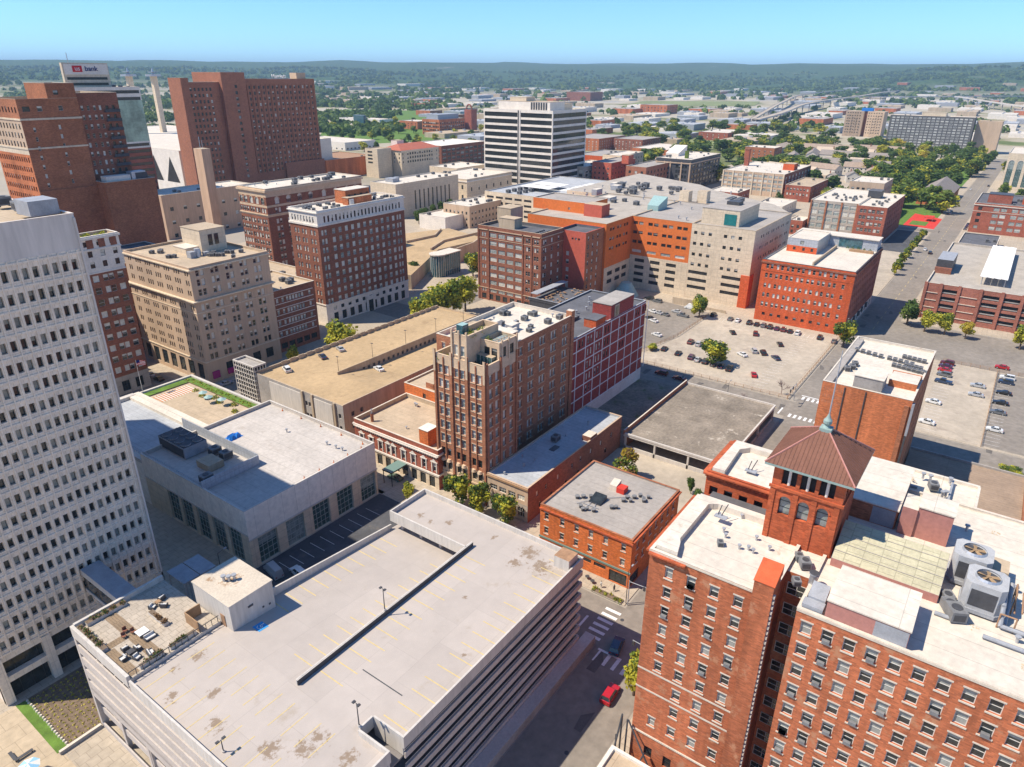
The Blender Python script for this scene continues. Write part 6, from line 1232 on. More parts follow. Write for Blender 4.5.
# civic group, left of centre
mat('tile_bright',(.42,.13,.08),'plain',.85,.12,.3)
b=bay('red_tile_offices','cream office block with a red-tiled roof and long brick window panels',545,536,603,566,26,'stone_beige',0,0,0,'dh',1,1,'office building','tile_bright',done=False,clut=(0,0,0),par=.1)
b.grid('y-',spread(553,594,11),[22.6,18.6,14.6],2.2,2.2,'darkdh'); b.grid('y-',[547.5,600],[22.6,18.6,14.6],1.3,2,'dark'); b.grid('x-',[539,546,556,563],[22.6,18.6,14.6],1.5,2.2,'dark'); b.done(); mb=MB(); mb.box(552,535.7,13,596,535.99,25,'brick_dark') if False else mb.box(545,535.6,25.2,603,535.9,26,'stone_white'); mb.build('cornice',b.root)
mb=MB()
for q in ([(544,535),(604,535),(592,551),(556,551)],[(604,535),(604,567),(592,551)],[(604,567),(544,567),(556,551),(592,551)],[(544,567),(544,535),(556,551)]): mb.poly([(x,y,31.5 if y==551 else 26.15) for x,y in q],'tile_bright')
mb.build('hipped_roof',b.root); pent(b,560,556,570,565,26.2,34,'stone_white','roof_tan')
b=bay('cream_stairwell','narrow cream block with dark open slots beside the red-tiled offices',523,548,543,566,28,'stone_beige',0,0,0,'hole',1,1,'building','roof_tan',done=False,clut=(0,0,0)); b.grid('x-',[559],[25.4,22,18.6,15],7,1.8,'hole'); b.done()
b=bay('orange_hall','low orange-red walled hall with a flat brown roof',484,582,552,640,18,'brick_store',0,0,0,'dh',1,1,'hall','metal_rust',clut=(3,2,0)); b.root['note']=''
del b.root['note']
bay('white_sheds','long low white shed left of the civic blocks',690,786,748,900,10,'stone_white',1,8,10,'dark',3,2,'shed','roof_white',clut=(2,0,0))
bay('glass_offices','dark-glass office block with a broad flat cream roof beside the red-tiled offices',618,545,700,600,24.5,'brick_dark',5,10,5,'dark',6,2.8,'office building','stone_white',clut=(2,2,0),rec=.2)
b=bay('brick_station','long orange-brick building with rows of arched windows and a grey attic',972,860,1042,900,25,'brick_store',4,12,10,'darkdh',3,3.4,'office building','roof_bluegrey',clut=(0,0,0)); pent(b,978,868,1034,895,25,33,'metal_grey','metal_grey'); 
t=thing('brick_gatehouse','tall red-brick tower with an open round arch on top beside the orange-brick building','tower',(1046,850,0)); mb=MB(); mb.box(1046,848,0,1062,864,40,'brick_red',top='roof_dark'); mb.build('wall',t); mb=MB()
for k in range(9): a=math.pi*k/8; a2=math.pi*(k+1)/8; mb.tube((1050,856+6*math.cos(a),40+8*math.sin(a)),(1050,856+6*math.cos(a2),40+8*math.sin(a2)),1.4,'brick_red',6)
mb.build('arch',t)
b=bay('campus_centre','low pale campus building with a blue glass entrance pavilion in the middle',1062,1100,1100,1220,12,'stone_white',2,6,20,'dark',3,2,'office building','roof_white',clut=(3,2,0)); mb=MB(); mb.box(1054,1138,0,1062,1168,20,'glass_blue',top='metal'); mb.build('pavilion',b.root)
bay('small_brick_office','small brick office with a pale roof among the trees of the civic group',1047,982,1085,1030,14,'brick_store',3,6,5,'dark',2,2,'office building','roof_white',clut=(1,1,0))
bay('red_far_shed','small red-walled building by the far green field',1700,1560,1760,1620,14,'brick_store',1,0,0,'dark',1,1,'building','roof_white',clut=(0,0,0))
bay('red_cube_block','large plain red-brick block far out on the river plain',2600,1500,2700,1610,32,'brick_dark',1,0,0,'dark',1,1,'warehouse','roof_grey',clut=(0,0,0))
bay('red_mill','red-brick mill with rows of windows on the near side of the river plain',1890,850,1960,930,22,'brick_store',3,8,8,'dark',3,3,'mill','roof_grey',clut=(0,0,0))
# slabs on the right horizon
mat('slab_grey',(.13,.125,.12),'plain',.9,.1,.1)
b=bay('grid_slab','broad dark slab apartment block with a dense grid of white-framed windows',1200,84,1225,190,47,'slab_grey',0,0,0,'dh',1,1,'apartment block','roof_white',done=False,clut=(2,2,0),par=.5)
b.grid('x-',spread(86,188,18),[44.5-3.6*k for k in range(12)],3.9,1.9,'slabwin'); b.done(); pent(b,1202,120,1222,150,47,52,'stone_beige','roof_tan')
bay('tan_slab_wing','blank tan brick end block to the right of the dense dark slab',1215,52,1245,82,42,'stone_tan',0,0,0,'dark',1,1,'apartment block','roof_tan',clut=(1,1,0))
t=thing('tan_tower_block','tan brick high-rise with a dark recessed middle and a blue plant on its roof','apartment block',(1415,234,0))
mb=MB()
for y0,y1 in ((234,262),(268,296)): mb.prism([(1415+ (8 if y0>260 else 0),y0),(1450,y0),(1450,y1),(1415+(0 if y0>260 else 8),y1)][:4],0,42,'stone_tan',top='roof_tan')
mb.box(1432,262,0,1450,268,41,'brick_dark',top='roof_dark'); mb.build('wall',t)
mb=MB(); mb.box(1430,256,42,1440,274,47,'tarp_blue'); mb.build('roof_plant',t)
for y in list(spread(236,260,6))+list(spread(270,294,6)):
    for k in range(8): 
        o=inst('window',WC.setdefault(('tt',),winmb('dark',1.8,1.6,0,.0).mesh('window')),t,(1414.7,y,39.5-4.6*k),ROT['x-'])
# gabled houses
HS=0
def house(name,label,x,y,l,w_,h,rm,wm,rz=0,group=None,chim=True):
    t=thing(name,label,'house',(x,y,0),group); c,s=math.cos(rz),math.sin(rz)
    T=lambda a,b_,z:(x+a*c-b_*s,y+a*s+b_*c,z)
    def mk(n,quads):
        mb=MB()
        for q,m in quads: mb.poly([T(*p) for p in q],m)
        return mb.build(n,t)
    X,Y=l/2,w_/2; g=h+w_*.32
    mk('wall',[([(-X,-Y,0),(X,-Y,0),(X,-Y,h),(-X,-Y,h)],wm),([(-X,Y,0),(X,Y,0),(X,Y,h),(-X,Y,h)],wm),([(-X,-Y,0),(-X,Y,0),(-X,Y,h),(-X,0,g),(-X,-Y,h)],wm),([(X,-Y,0),(X,Y,0),(X,Y,h),(X,0,g),(X,-Y,h)],wm)])
    e=.5; r=mk('roof',[([(-X-e,-Y-e,h-.25),(X+e,-Y-e,h-.25),(X+e,0,g+.1),(-X-e,0,g+.1)],rm),([(-X-e,Y+e,h-.25),(X+e,Y+e,h-.25),(X+e,0,g+.1),(-X-e,0,g+.1)],rm)])
    if chim: mb=MB(); p=T(X*.4,Y*.3,0); mb.box(p[0]-.5,p[1]-.5,h,p[0]+.5,p[1]+.5,g+1.6,'brick_dark'); mb.build('chimney',r)
    n=max(2,int(l/4)); 
    for k in range(n):
        for z in ((h*.3,h*.72) if h>5 else (h*.5,)): o=inst('window',WC.setdefault(('hs',),winmb('darkdh',1.3,1.4,0,0).mesh('window')),t,T(-X+l*(k+.5)/n,-Y-.03,z),rz)
    for k in range(max(2,int(w_/4))):
        o=inst('window',WC[('hs',)],t,T(-X-.03,-Y+w_*(k+.5)/max(2,int(w_/4)),h*.6),rz-math.pi/2)
    return t
mat('shingle_grey',(.27,.23,.2),'plain',.95,.15,.5); mat('shingle_brown',(.33,.25,.19),'plain',.95,.15,.5); mat('shingle_tan',(.5,.4,.3),'plain',.95,.12,.5); mat('siding',(.6,.55,.47),'plain',.9,.08,.5)
house('gabled_hall','long brick hall with a grey gabled roof between the park trees and the street',727,64,72,24,8.5,'shingle_grey','brick_store',0,None,False)
rr=random.Random(12); hp=[]
for k,(x,y,l,w_,rz) in enumerate([(815,215,60,14,1.2),(850,200,60,14,1.2),(905,168,70,16,-1.57),(930,150,60,14,-1.57),(880,150,50,14,-1.5),(760,190,18,11,.2),(775,165,16,11,.1),(748,172,16,11,1.5),(800,150,18,12,.3),(820,130,20,12,0),(850,140,18,12,.2),(1000,190,80,16,1.57),(1040,210,70,16,1.57),(1080,240,70,16,1.57),(1000,240,60,14,.2),(1060,300,60,14,0),(1110,180,60,15,1.57),(950,250,40,14,.3)]):
    house('townhouse',"terraced house block with a %s gabled roof among the trees on the right"%('tan' if k%3==0 else 'brown' if k%3==1 else 'grey'),x,y,l,w_,7,('shingle_tan','shingle_brown','shingle_grey')[k%3],'siding',rz,'%s-roofed terraced houses on the right'%('tan','brown','grey')[k%3],k%2==0)
# ---------------------------------------------------------------- river plain: warehouses, viaducts
rr=random.Random(21); placed=[]
WH=[('stone_white','roof_white','pale white-roofed')]*2+[('metal_grey','roof_bluegrey','grey-roofed')]*2+[('conc_tan','roof_tan','tan-roofed')]*2+[('brick_store','roof_grey','red-walled')]
def in_field(x,y): return MN.noise(Vector((0,0,0)))==9 or (abs((x-2650)*.60+(y-1080)*.80)<330 and abs((x-2650)*.8-(y-1080)*.6)<420)
def ok(x,y,r): return all((x-a)**2+(y-b_)**2>(r+c)**2 for a,b_,c in placed)
FOR=[(1350,1500,620),(1000,1250,330),(1900,1750,500)]   # left-hand woods
for k in range(5000):
    if len(placed)>265: break
    az=R(rr.uniform(1,58)); d=rr.choice([rr.uniform(1150,2200),rr.uniform(1400,3600),rr.uniform(2200,5200)]); x,y=d*math.cos(az),d*math.sin(az)
    if az>R(43) and d<2600: continue
    if az<R(17) and d<1500: continue
    if in_field(x,y): continue
    l,w_=rr.uniform(25,70)*(1+d/3000),rr.uniform(18,40)*(1+d/3000); r=max(l,w_)*.62
    if not ok(x,y,r): continue
    placed.append((x,y,r)); wm,rm,ad=rr.choice(WH); h=rr.uniform(6,13); zb=hz(x,y)
    t=thing('warehouse','%s low warehouse far out on the river plain'%ad,'warehouse',(x,y,zb),'%s warehouses on the river plain'%ad)
    mb=MB(); mb.box(x-l/2,y-w_/2,zb-4,x+l/2,y+w_/2,zb+h,wm,top=rm); mb.build('wall',t)
    mb=MB(); 
    for j in range(3): a=x-l/2+l*(j+.5)/3; mb.box(a-2,y-2,zb+h,a+2,y+2,zb+h+rr.uniform(1,2.5),'metal_grey')
    mb.build('roof_house',t)
def via(label,pts,wd=13,h=.9):
    t=thing('viaduct',label,'viaduct',(pts[0][0],pts[0][1],0)); P_=[]
    for i in range(len(pts)-1):
        p0=Vector(pts[max(i-1,0)]);p1=Vector(pts[i]);p2=Vector(pts[i+1]);p3=Vector(pts[min(i+2,len(pts)-1)])
        for s in range(8):
            u=s/8; P_.append(.5*((2*p1)+(-p0+p2)*u+(2*p0-5*p1+4*p2-p3)*u*u+(-p0+3*p1-3*p2+p3)*u**3))
    P_.append(Vector(pts[-1])); mb=MB(); pm=MB()
    for i in range(len(P_)-1):
        a,c=P_[i],P_[i+1]; d=(c-a); n=Vector((-d.y,d.x,0)).normalized()*wd/2
        for o,zz,ww,m in((0,0,1,'conc_white'),):
            A,B_,C_,D_=a-n,c-n,c+n,a+n
            mb.poly([tuple(A),tuple(B_),tuple(C_),tuple(D_)],'asphalt_pale')
            for p,q in((A,B_),(C_,D_)): mb.poly([(p.x,p.y,p.z-2.2),(q.x,q.y,q.z-2.2),(q.x,q.y,q.z+h),(p.x,p.y,p.z+h)],'conc_white')
            mb.poly([(A.x,A.y,A.z-2.2),(B_.x,B_.y,B_.z-2.2),(C_.x,C_.y,C_.z-2.2),(D_.x,D_.y,D_.z-2.2)],'conc_grey')
        if i%2==0: pm.cyl(a.x,a.y,hz(a.x,a.y)-2,a.z-2.2,1.6,'conc_grey',6)
    mb.build('deck',t); pm.build('piers',t)
via('long elevated highway curving away towards the far green hills',[(1560,500,14),(1800,520,18),(2250,590,22),(2700,620,24),(3250,640,24),(4100,700,24),(5000,740,20)],16)
via('lower ramp viaduct running alongside the long curved elevated highway',[(1640,540,6),(1900,590,14),(2500,720,20),(3400,900,22),(4600,1000,20)],11)
via('straight viaduct crossing the plain at the right, behind the dark slab',[(3240,600,22),(3450,420,22),(3650,230,24),(3800,60,24),(3900,-300,24)],14)
via('right-hand viaduct branch descending towards the right edge',[(3500,330,24),(3000,190,22),(2640,75,20),(2300,-80,18)],14)
# ---------------------------------------------------------------- trees
def crown_mesh(seed,h,r,n,mats,trunk,q,conic=False):
    rd=random.Random(seed); mb=MB(); lobes=[]
    for k in range(11):
        a=rd.uniform(0,6.283); t=rd.uniform(.0,1); rr_=r*(1-t*.75 if conic else rd.uniform(.1,.72)); z=trunk+(h-trunk)*(.12+.78*t)
        lobes.append((rr_*math.cos(a),rr_*math.sin(a),z,r*rd.uniform(.32,.55)*(1.1-t*.5 if conic else 1),rd.choice(mats)))
    lobes.append((0,0,h-r*.35,r*.45,mats[0])); lobes.append((0,0,(h+trunk)/2,r*.6,mats[-1]))
    for k in range(n):
        L_=rd.choice(lobes); u=Vector((rd.gauss(0,1),rd.gauss(0,1),rd.gauss(0,1))).normalized(); p=Vector(L_[:3])+u*L_[3]*rd.uniform(.55,1.08)
        nn=(u+Vector((rd.gauss(0,.6),rd.gauss(0,.6),rd.gauss(0,.6)))).normalized(); a=nn.orthogonal().normalized(); ang=rd.random()*6.28; b_=nn.cross(a); a,b_=a*math.cos(ang)+b_*math.sin(ang),b_*math.cos(ang)-a*math.sin(ang)
        e=q*rd.uniform(.6,1.35); m=L_[4] if rd.random()<.8 else rd.choice(mats)
        mb.poly([tuple(p-a*e-b_*e*.55),tuple(p+a*e*.6-b_*e*.7),tuple(p+a*e+b_*e*.5),tuple(p-a*e*.5+b_*e*.75)],m)
    return mb.mesh('crown')
def trunk_mesh(seed,h,r,tk,m='bark'):
    rd=random.Random(seed); mb=MB(); mb.tube((0,0,-.2),(0,0,tk*1.5),.035*h,m,7,.022*h)
    for k in range(6): a=k*1.05+rd.random(); mb.tube((0,0,tk*rd.uniform(.9,1.5)),(r*.6*math.cos(a),r*.6*math.sin(a),tk+(h-tk)*rd.uniform(.4,.75)),.014*h,m,5,.006*h)
    return mb.mesh('trunk')
TV={}
KIND=dict(dark=(['leaf_dark','leaf_dark','leaf_mid'],False),mid=(['leaf_mid','leaf_dark','leaf_lime'],False),lime=(['leaf_lime','leaf_mid','leaf_lime'],False),yellow=(['leaf_yellow','leaf_lime'],False),rust=(['leaf_rust','leaf_yellow','leaf_mid'],True),cone=(['leaf_dark','leaf_dark'],True))
def tree(name,label,x,y,h,r,kind,group=None,z=0,fine=1,var=0):
    key=(kind,var,fine)
    if key not in TV: ms,co=KIND[kind]; TV[key]=(crown_mesh(var*17+len(kind),10,4,int(1500*fine),ms,2.4,.42/math.sqrt(fine),co),trunk_mesh(var+3,10,4,2.4))
    t=thing(name,label,'tree',(x,y,z),group); s=(r/4,r/4,h/10); rz=random.random()*6.28
    inst('crown',TV[key][0],t,(x,y,z),rz,s); inst('trunk',TV[key][1],t,(x,y,z),rz,s); return t
for a in [('street_tree','yellow-green street tree beside the parked red car and the brick hotel',85.6,35.0,9,3.1,'lime'),('street_tree','small green tree by the entrance awning of the ornate brick hall',106.6,109.5,5.2,1.9,'lime'),
 ('street_tree','bushy green street tree at the left foot of the apartment tower',112.2,97.4,8.5,3.4,'mid'),('street_tree','green street tree at the right foot of the apartment tower',112.6,91.2,8.2,3.0,'mid'),('street_tree','green street tree in front of the stone-fronted warehouse',112.8,83.2,7.8,3.2,'mid'),
 ('autumn_tree','cone-shaped tree turning gold between the warehouse and the corner shop roof',150.2,69.5,8.5,3.3,'rust'),('yard_tree','narrow dark green shrub tree behind the brick corner shop',152.5,52.4,4.6,1.3,'dark'),('yard_bush','round dark bush behind the brick corner shop',151.4,49.9,2.4,1.7,'dark'),
 ('deck_tree','large bright lime tree beside the tan parking deck, nearest the white lattice stair',159,195,15.5,7,'lime'),('deck_tree','small lime tree at the left end of the tan deck row',146.5,205,8,3,'lime'),
 ('deck_tree','first lime tree of the clump before the white-based hotel',201,194,14,5.8,'lime'),('deck_tree','second lime tree of the clump before the white-based hotel',209,194.6,14.5,6.2,'lime'),('deck_tree','third lime tree of the clump before the white-based hotel',217.5,195,15.5,6.6,'lime'),('deck_tree','fourth lime tree of the clump before the white-based hotel',226,195.4,16.5,6.8,'lime'),('deck_tree','farthest lime tree of the clump, next to the white shelter',235,196,15.5,6.2,'lime'),
 ('plaza_tree','dark tree between the dark-brick hotel and the plaza deck',262,252,9,4,'dark'),('plaza_tree','dark green tree in front of the glass stairwell',284,231,12,5,'mid'),
 ('lot_tree','green tree growing inside the big car park among the front row of cars',240.8,80.6,9.0,5.4,'mid'),('lot_tree','bright green tree by the cream hotel wall at the back of the car park',291,106.5,9.5,4.2,'mid'),('round_shrub','round lime shrub at the car park corner by the gridded loft',241.8,105.8,2.6,2.7,'lime'),
 ('street_tree','green street tree at the corner of the vivid orange warehouse',290.2,45.6,10,4.6,'mid'),('garage_tree','dark bushy tree at the left corner of the brick-piered garage',337,29.5,10.5,5.4,'dark'),('garage_tree','light green tree in front of the brick-piered garage, second from its corner',331,22,9,4.2,'lime'),('garage_tree','light green tree in front of the brick-piered garage, third from its corner',332,14.6,9,3.9,'lime'),('garage_tree','small golden tree in front of the brick-piered garage',331,7,7,2.8,'yellow'),('garage_tree','light green tree at the right edge before the brick-piered garage',330,-12,9.5,4.6,'lime'),
 ('cone_tree','small dark cone-shaped evergreen before the tan loft block',610,168,11,4.5,'cone'),('weeds','green weeds along the wall of the brown yard on the right',214,-14,2,3,'mid')]: tree(a[0],a[1],*a[2:7],fine=1.3)
for k,(x,y) in enumerate([(425.4,48.8),(438.6,49),(454.8,49.6),(472.3,50),(491.5,50),(511.6,50.4),(534,50.4)]): tree('verge_tree','small green tree in the row along the sloping street beside the empty lot',x,y,6.5,2.6,'mid','small trees along the sloping street',fine=.6,var=k%2)
# bare winter-brown trees
for x,y,l in((151.5,212,'bare pinkish-brown tree at the foot of the small banded red-brick block'),(229.5,52,'bare brown tree at the near corner of the big car park'),(210,58,'bare brown tree beside the low weathered deck')):
    t=thing('bare_tree',l,'tree',(x,y,0)); rd=random.Random(x); mb=MB()
    def br(p,d,l_,r_,n):
        q=p+d*l_; mb.tube(p,q,r_,'twig',4,r_*.6)
        if n:
            for k in range(4): br(p+d*l_*rd.uniform(.5,1),(d+Vector((rd.gauss(0,.5),rd.gauss(0,.5),rd.gauss(.1,.25)))).normalized(),l_*.68,r_*.55,n-1)
    br(Vector((x,y,0)),Vector((0,0,1)),2.6,.16,4); mb.build('branches',t)
for x,y in((372,352),(384,356),(397,360),(410,364),(424,366),(360,368),(362,384),(364,398)): tree('court_tree','dark tree along the foot of the wide stone block',x,y,9,4.2,'dark','dark trees at the foot of the wide stone block',fine=.6)
rr=random.Random(31); cnt=0; TP=[]
def scat(n,box,h,r,kinds,grp,label,md,poly=None):
    k=0; tr=0
    while k<n and tr<n*60:
        tr+=1; x,y=rr.uniform(box[0],box[2]),rr.uniform(box[1],box[3])
        if poly and not poly(x,y): continue
        if any((x-a)**2+(y-c)**2<md*md for a,c in TP): continue
        if any(bb.x0-2<x<bb.x1+2 and bb.y0-2<y<bb.y1+2 for bb in BL): continue
        TP.append((x,y)); s=rr.uniform(.8,1.25); kd=rr.choice(kinds); tree('park_tree',label%dict(dark='dark green',mid='mid-green',lime='light green',yellow='golden',rust='rusty')[kd],x,y,h*s,r*s,kd,grp%dict(dark='dark green',mid='mid-green',lime='light green',yellow='golden',rust='rusty')[kd],fine=.75,var=rr.randrange(3)); k+=1
scat(64,(580,50,1010,132),15,9,['dark','mid','mid','dark','mid'],'%s trees of the park grove','%s broad tree in the dense park grove beside the rising street',9.5,lambda x,y: not(688<x<766 and 50<y<78) and y<40+.11*x+20 and not (580<x<640 and y<74))
scat(26,(1000,40,1190,190),14,7.5,['dark','mid','dark','yellow'],'%s trees before the dark slab','%s tree in front of the dark slab apartment block',12)
scat(12,(680,-6,1000,27),10,5,['dark','mid'],'%s trees along the right side of the rising street','%s tree on the right side of the rising street',13,lambda x,y:not(822<x<915))
scat(125,(640,130,1250,400),13,9,['dark','mid','mid','dark'],'%s trees among the terraced houses','%s tree among the terraced houses',13)
scat(60,(900,300,1500,640),15,11,['dark','mid','mid'],'%s trees of the clump behind the lofts','%s tree in the clump behind the lofts',15)
scat(60,(690,640,1250,1130),12,7,['dark','mid','lime'],'%s trees around the civic blocks','%s tree around the civic blocks',20)
def woods(name,boxes,seed,q0):
    rd=random.Random(seed); mb=MB()
    for (fx,n) in boxes:
        for k in range(n):
            x,y,r=fx(rd); z=hz(x,y); h=r*1.15; m=rd.choice(['leaf_dark','leaf_dark','leaf_mid'])
            for j in range(16):
                u=Vector((rd.gauss(0,1),rd.gauss(0,1),abs(rd.gauss(0,1)))).normalized(); p=Vector((x,y,z))+Vector((u.x*r,u.y*r,2+u.z*h)); nn=(u+Vector((rd.gauss(0,.4),rd.gauss(0,.4),rd.gauss(0,.4)))).normalized(); a=nn.orthogonal().normalized()*r*.55; b_=nn.cross(a)
                mb.poly([tuple(p-a-b_*.6),tuple(p+a*.7-b_*.8),tuple(p+a+b_*.6),tuple(p-a*.6+b_*.8)],m)
    return mb.build(name,None,'stuff')
def pol(a0,a1,d0,d1,r0,r1):
    def f(rd):
        for _ in range(80):
            a=R(rd.uniform(a0,a1)); d=rd.uniform(d0,d1); x,y=d*math.cos(a),d*math.sin(a)
            if MN.noise(Vector((x/260,y/260,5)))>-.05 and not any(abs(x-p[0])<p[2]+5 and abs(y-p[1])<p[2]+5 for p in placed) and not in_field(x,y): break
        return x,y,rd.uniform(r0,r1)
    return f
woods('riverside_woods',[(pol(43,66,1300,2300,5,9),800),(pol(40,70,2300,4600,8,15),1000),(pol(2,43,1500,2800,5,9),260),(pol(0,45,2800,5200,8,15),420)],3,1)
woods('hill_woods',[(pol(-2,16,4200,6800,8,13),1800),(pol(14,72,4900,7600,9,15),2600)],4,1)
mat('parasol_blue',(.3,.55,.72),'plain',.85,.05,1)
# ---------------------------------------------------------------- cars
def car_meshes(kind):
    L_,W_,H_=dict(sedan=(4.6,1.8,1.45),suv=(4.7,1.9,1.75),pickup=(5.4,1.95,1.8),van=(5.6,2.05,2.4))[kind]; W=W_/2
    if kind=='sedan': prof=[(-2.3,.45),(-2.28,.85),(-2.05,.98),(-1.5,1.02),(.85,1.0),(1.9,.86),(2.25,.7),(2.3,.42)]; gh=[(-1.55,1.02),(-1.0,1.42),(.15,1.45),(.95,1.0)]
    elif kind=='suv': prof=[(-2.35,.5),(-2.35,1.0),(-2.25,1.12),(.95,1.1),(2.0,1.0),(2.3,.8),(2.35,.48)]; gh=[(-2.25,1.12),(-1.95,1.72),(.3,1.75),(1.05,1.1)]
    elif kind=='pickup': prof=[(-2.7,.55),(-2.7,1.1),(-.75,1.12),(1.2,1.12),(2.4,1.02),(2.68,.85),(2.7,.5)]; gh=[(-.75,1.12),(-.6,1.78),(.6,1.8),(1.25,1.12)]
    else: prof=[(-2.8,.45),(-2.8,1.2),(1.9,1.2),(2.5,1.1),(2.78,.9),(2.8,.45)]; gh=[(-2.8,1.2),(-2.75,2.35),(1.2,2.4),(2.0,1.2)]
    return prof,gh,W
def loft(prof,W,z0,mb,m,inset=.0):
    pts=prof; n=len(pts)
    A=[(x,-W+inset,z) for x,z in pts]; B_=[(x,W-inset,z) for x,z in pts]; a=[(x,-W*.9+inset,z+.03) for x,z in pts]
    for i in range(n-1): mb.poly([A[i],A[i+1],B_[i+1],B_[i]],m)
    lo=[(pts[-1][0],z0),(pts[0][0],z0)]
    mb.poly(A+[(x,-W+inset,z) for x,z in lo],m); mb.poly(B_+[(x,W-inset,z) for x,z in lo],m); mb.poly([(pts[0][0],-W,z0),(pts[0][0],W,z0),B_[0],A[0]],m); mb.poly([(pts[-1][0],-W,z0),(pts[-1][0],W,z0),B_[-1],A[-1]],m); mb.poly([(pts[0][0],-W,z0),(pts[-1][0],-W,z0),(pts[-1][0],W,z0),(pts[0][0],W,z0)],'metal_dark')
CM={}
def car(name,label,x,y,rz,kind,colr,z=.14,group=None):
    prof,gh,W=car_meshes(kind); t=thing(name,label,'car' if kind in('sedan','suv') else ('pickup' if kind=='pickup' else 'van'),(x,y,z),group); t.rotation_euler=(0,0,rz); m='car_'+colr
    k=(kind,colr)
    if k not in CM:
        mb=MB(); loft(prof,W,.28,mb,m); r=MB()
        Wi,Wt=W-.08,W-.26; g0,g1,g2,g3=gh; roofm=MB()
        # cabin: glass sides, painted roof and pillars
        gl=MB(); q=lambda p,w_,s:(p[0],s*w_,p[1])
        gl.poly([q(g2,Wt,-1),q(g3,Wi,-1),q(g3,Wi,1),q(g2,Wt,1)],'glass'); gl.poly([q(g0,Wi,-1),q(g1,Wt,-1),q(g1,Wt,1),q(g0,Wi,1)],'glass' if kind!='van' else m)
        for s in(-1,1): gl.poly([q(g0,Wi,s),q(g3,Wi,s),q(g2,Wt,s),q(g1,Wt,s)],'glass' if kind!='van' else m)
        rf=MB(); rf.box(g1[0]-.02,-Wt,g1[1]-.02,g2[0]+.02,Wt,g2[1]+.05,m)
        for s in(-1,1):
            for a,c in((g0,g1),(g3,g2),(((g0[0]+g3[0])/2,g0[1]),((g1[0]+g2[0])/2,g1[1]))): rf.tube((a[0],s*(Wi+.01),a[1]),(c[0],s*(Wt+.01),c[1]),.05,m,4)
        wh=MB(); wh.tube((0,-.11,0),(0,.11,0),.33,'tyre',12); wh.tube((0,-.125,0),(0,.125,0),.19,'car_silver',8)
        hl=MB(); hl.box(-.05,-.2,-.08,.06,.2,.08,'lens_white'); tl=MB(); tl.box(-.06,-.18,-.1,.05,.18,.1,'lens_red')
        CM[k]=(mb.mesh('body'),gl.mesh('window'),rf.mesh('roof'),wh.mesh('wheel'),hl.mesh('headlight'),tl.mesh('tail_light'))
    M_=CM[k]
    def add(n,me,p=(0,0,0)): o=bpy.data.objects.new(n,me); COL.objects.link(o); o.parent=t; o.location=p; return o
    add('body',M_[0]); add('window',M_[1]); add('roof',M_[2]); f,r_=prof[-1][0],prof[0][0]
    for wx in (r_*.62,f*.62):
        for s in (-1,1): add('wheel',M_[3],(wx,s*(W-.1),.33))
    for s in (-1,1): add('headlight',M_[4],(f-.03,s*W*.7,.68)); add('tail_light',M_[5],(r_+.02,s*W*.72,.8))
    return t
W0=math.pi
car('parked_car','red hatchback parked under the yellow-green tree beside the brick hotel',82.9,38.2,.05,'suv','red',.02)
car('passing_car','dark blue-black car in the shaded street by the white crosswalk bars',93.6,42.6,.2,'suv','blue',.04)
car('parked_van','silver panel van in the dark alley behind the white garage',68.6,113.2,1.4,'van','silver',.15); car('parked_car','white car beside the silver panel van in the dark alley',71.6,108.6,1.45,'suv','white',.15)
car('parked_car','pale green car under the entrance awning of the ornate brick hall',112.2,119.5,1.57,'sedan','green',.03)
pos=['at the left end','second from the left','third from the left','fourth from the left','fifth from the left','sixth from the left','seventh from the left','at the right end']
for (x,y),c,k,p in zip([(244.4,102),(243.2,95.6),(242.2,89.8),(241.4,86.9),(241.2,83.8),(240.8,80.5),(240.4,77.4),(240.0,74)],'black black purple silver black grey blue black'.split(),'sedan sedan suv sedan suv sedan sedan pickup'.split(),pos): car('parked_car','%s car %s of the front row in the big car park'%(c,p),x,y,.12,k,c)
for x,y,c,k,l,rz in [(257.8,96.6,'darkred','suv','dark maroon car, one of a pair just behind the front row',.1),(257.4,93,'silver','suv','silver car, right-hand one of a pair just behind the front row',.1),(279.4,87,'black','sedan','black sedan alone in the left middle of the big car park',.6),(283.4,78.6,'darkred','suv','dark red car alone in the upper middle of the big car park',.3),(277,66.6,'black','sedan','black sedan alone at the upper right of the big car park',.5),(263.3,72.5,'silver','suv','silver car in the middle of the big car park beside a black one',.5),(256.8,75,'white','sedan','white car standing nearest the lot tree in the big car park',1.0),(263.4,69,'black','suv','black car close beside a silver one in the big car park',.5),(261,63.4,'blue','sedan','dark blue car at the right middle of the big car park',.8),(239.6,64.8,'red','sedan','bright red car at the near kerb of the big car park',.4)]: car('parked_car',l,x,y,rz,k,c)
pos=['first from the left','second from the left','third from the left, white','third of the tight group','second of the tight group'];
for k,((x,y),c,kd) in enumerate(zip([(297.2,102.2),(296.2,94),(296.2,90.6),(296,85.4),(296,82.2),(296,79.2),(295.8,76.4),(295.6,73.4),(295.6,70.6),(295.4,67.8),(295,64.6),(294.8,55.6),(293.8,49.8)],'black grey white black black grey black purple darkred black white black grey'.split(),'suv sedan sedan suv sedan suv suv sedan suv sedan suv suv sedan'.split())):
    car('parked_car','%s car %s in the back row along the orange warehouse'%(c,['at the far left','second from the left','third from the left','fourth from the left','fifth from the left','sixth from the left','seventh from the left','eighth from the left','ninth from the left','tenth from the left','eleventh, just before the gap','alone after the gap','under the corner tree'][k]),x,y,.08,kd,c)
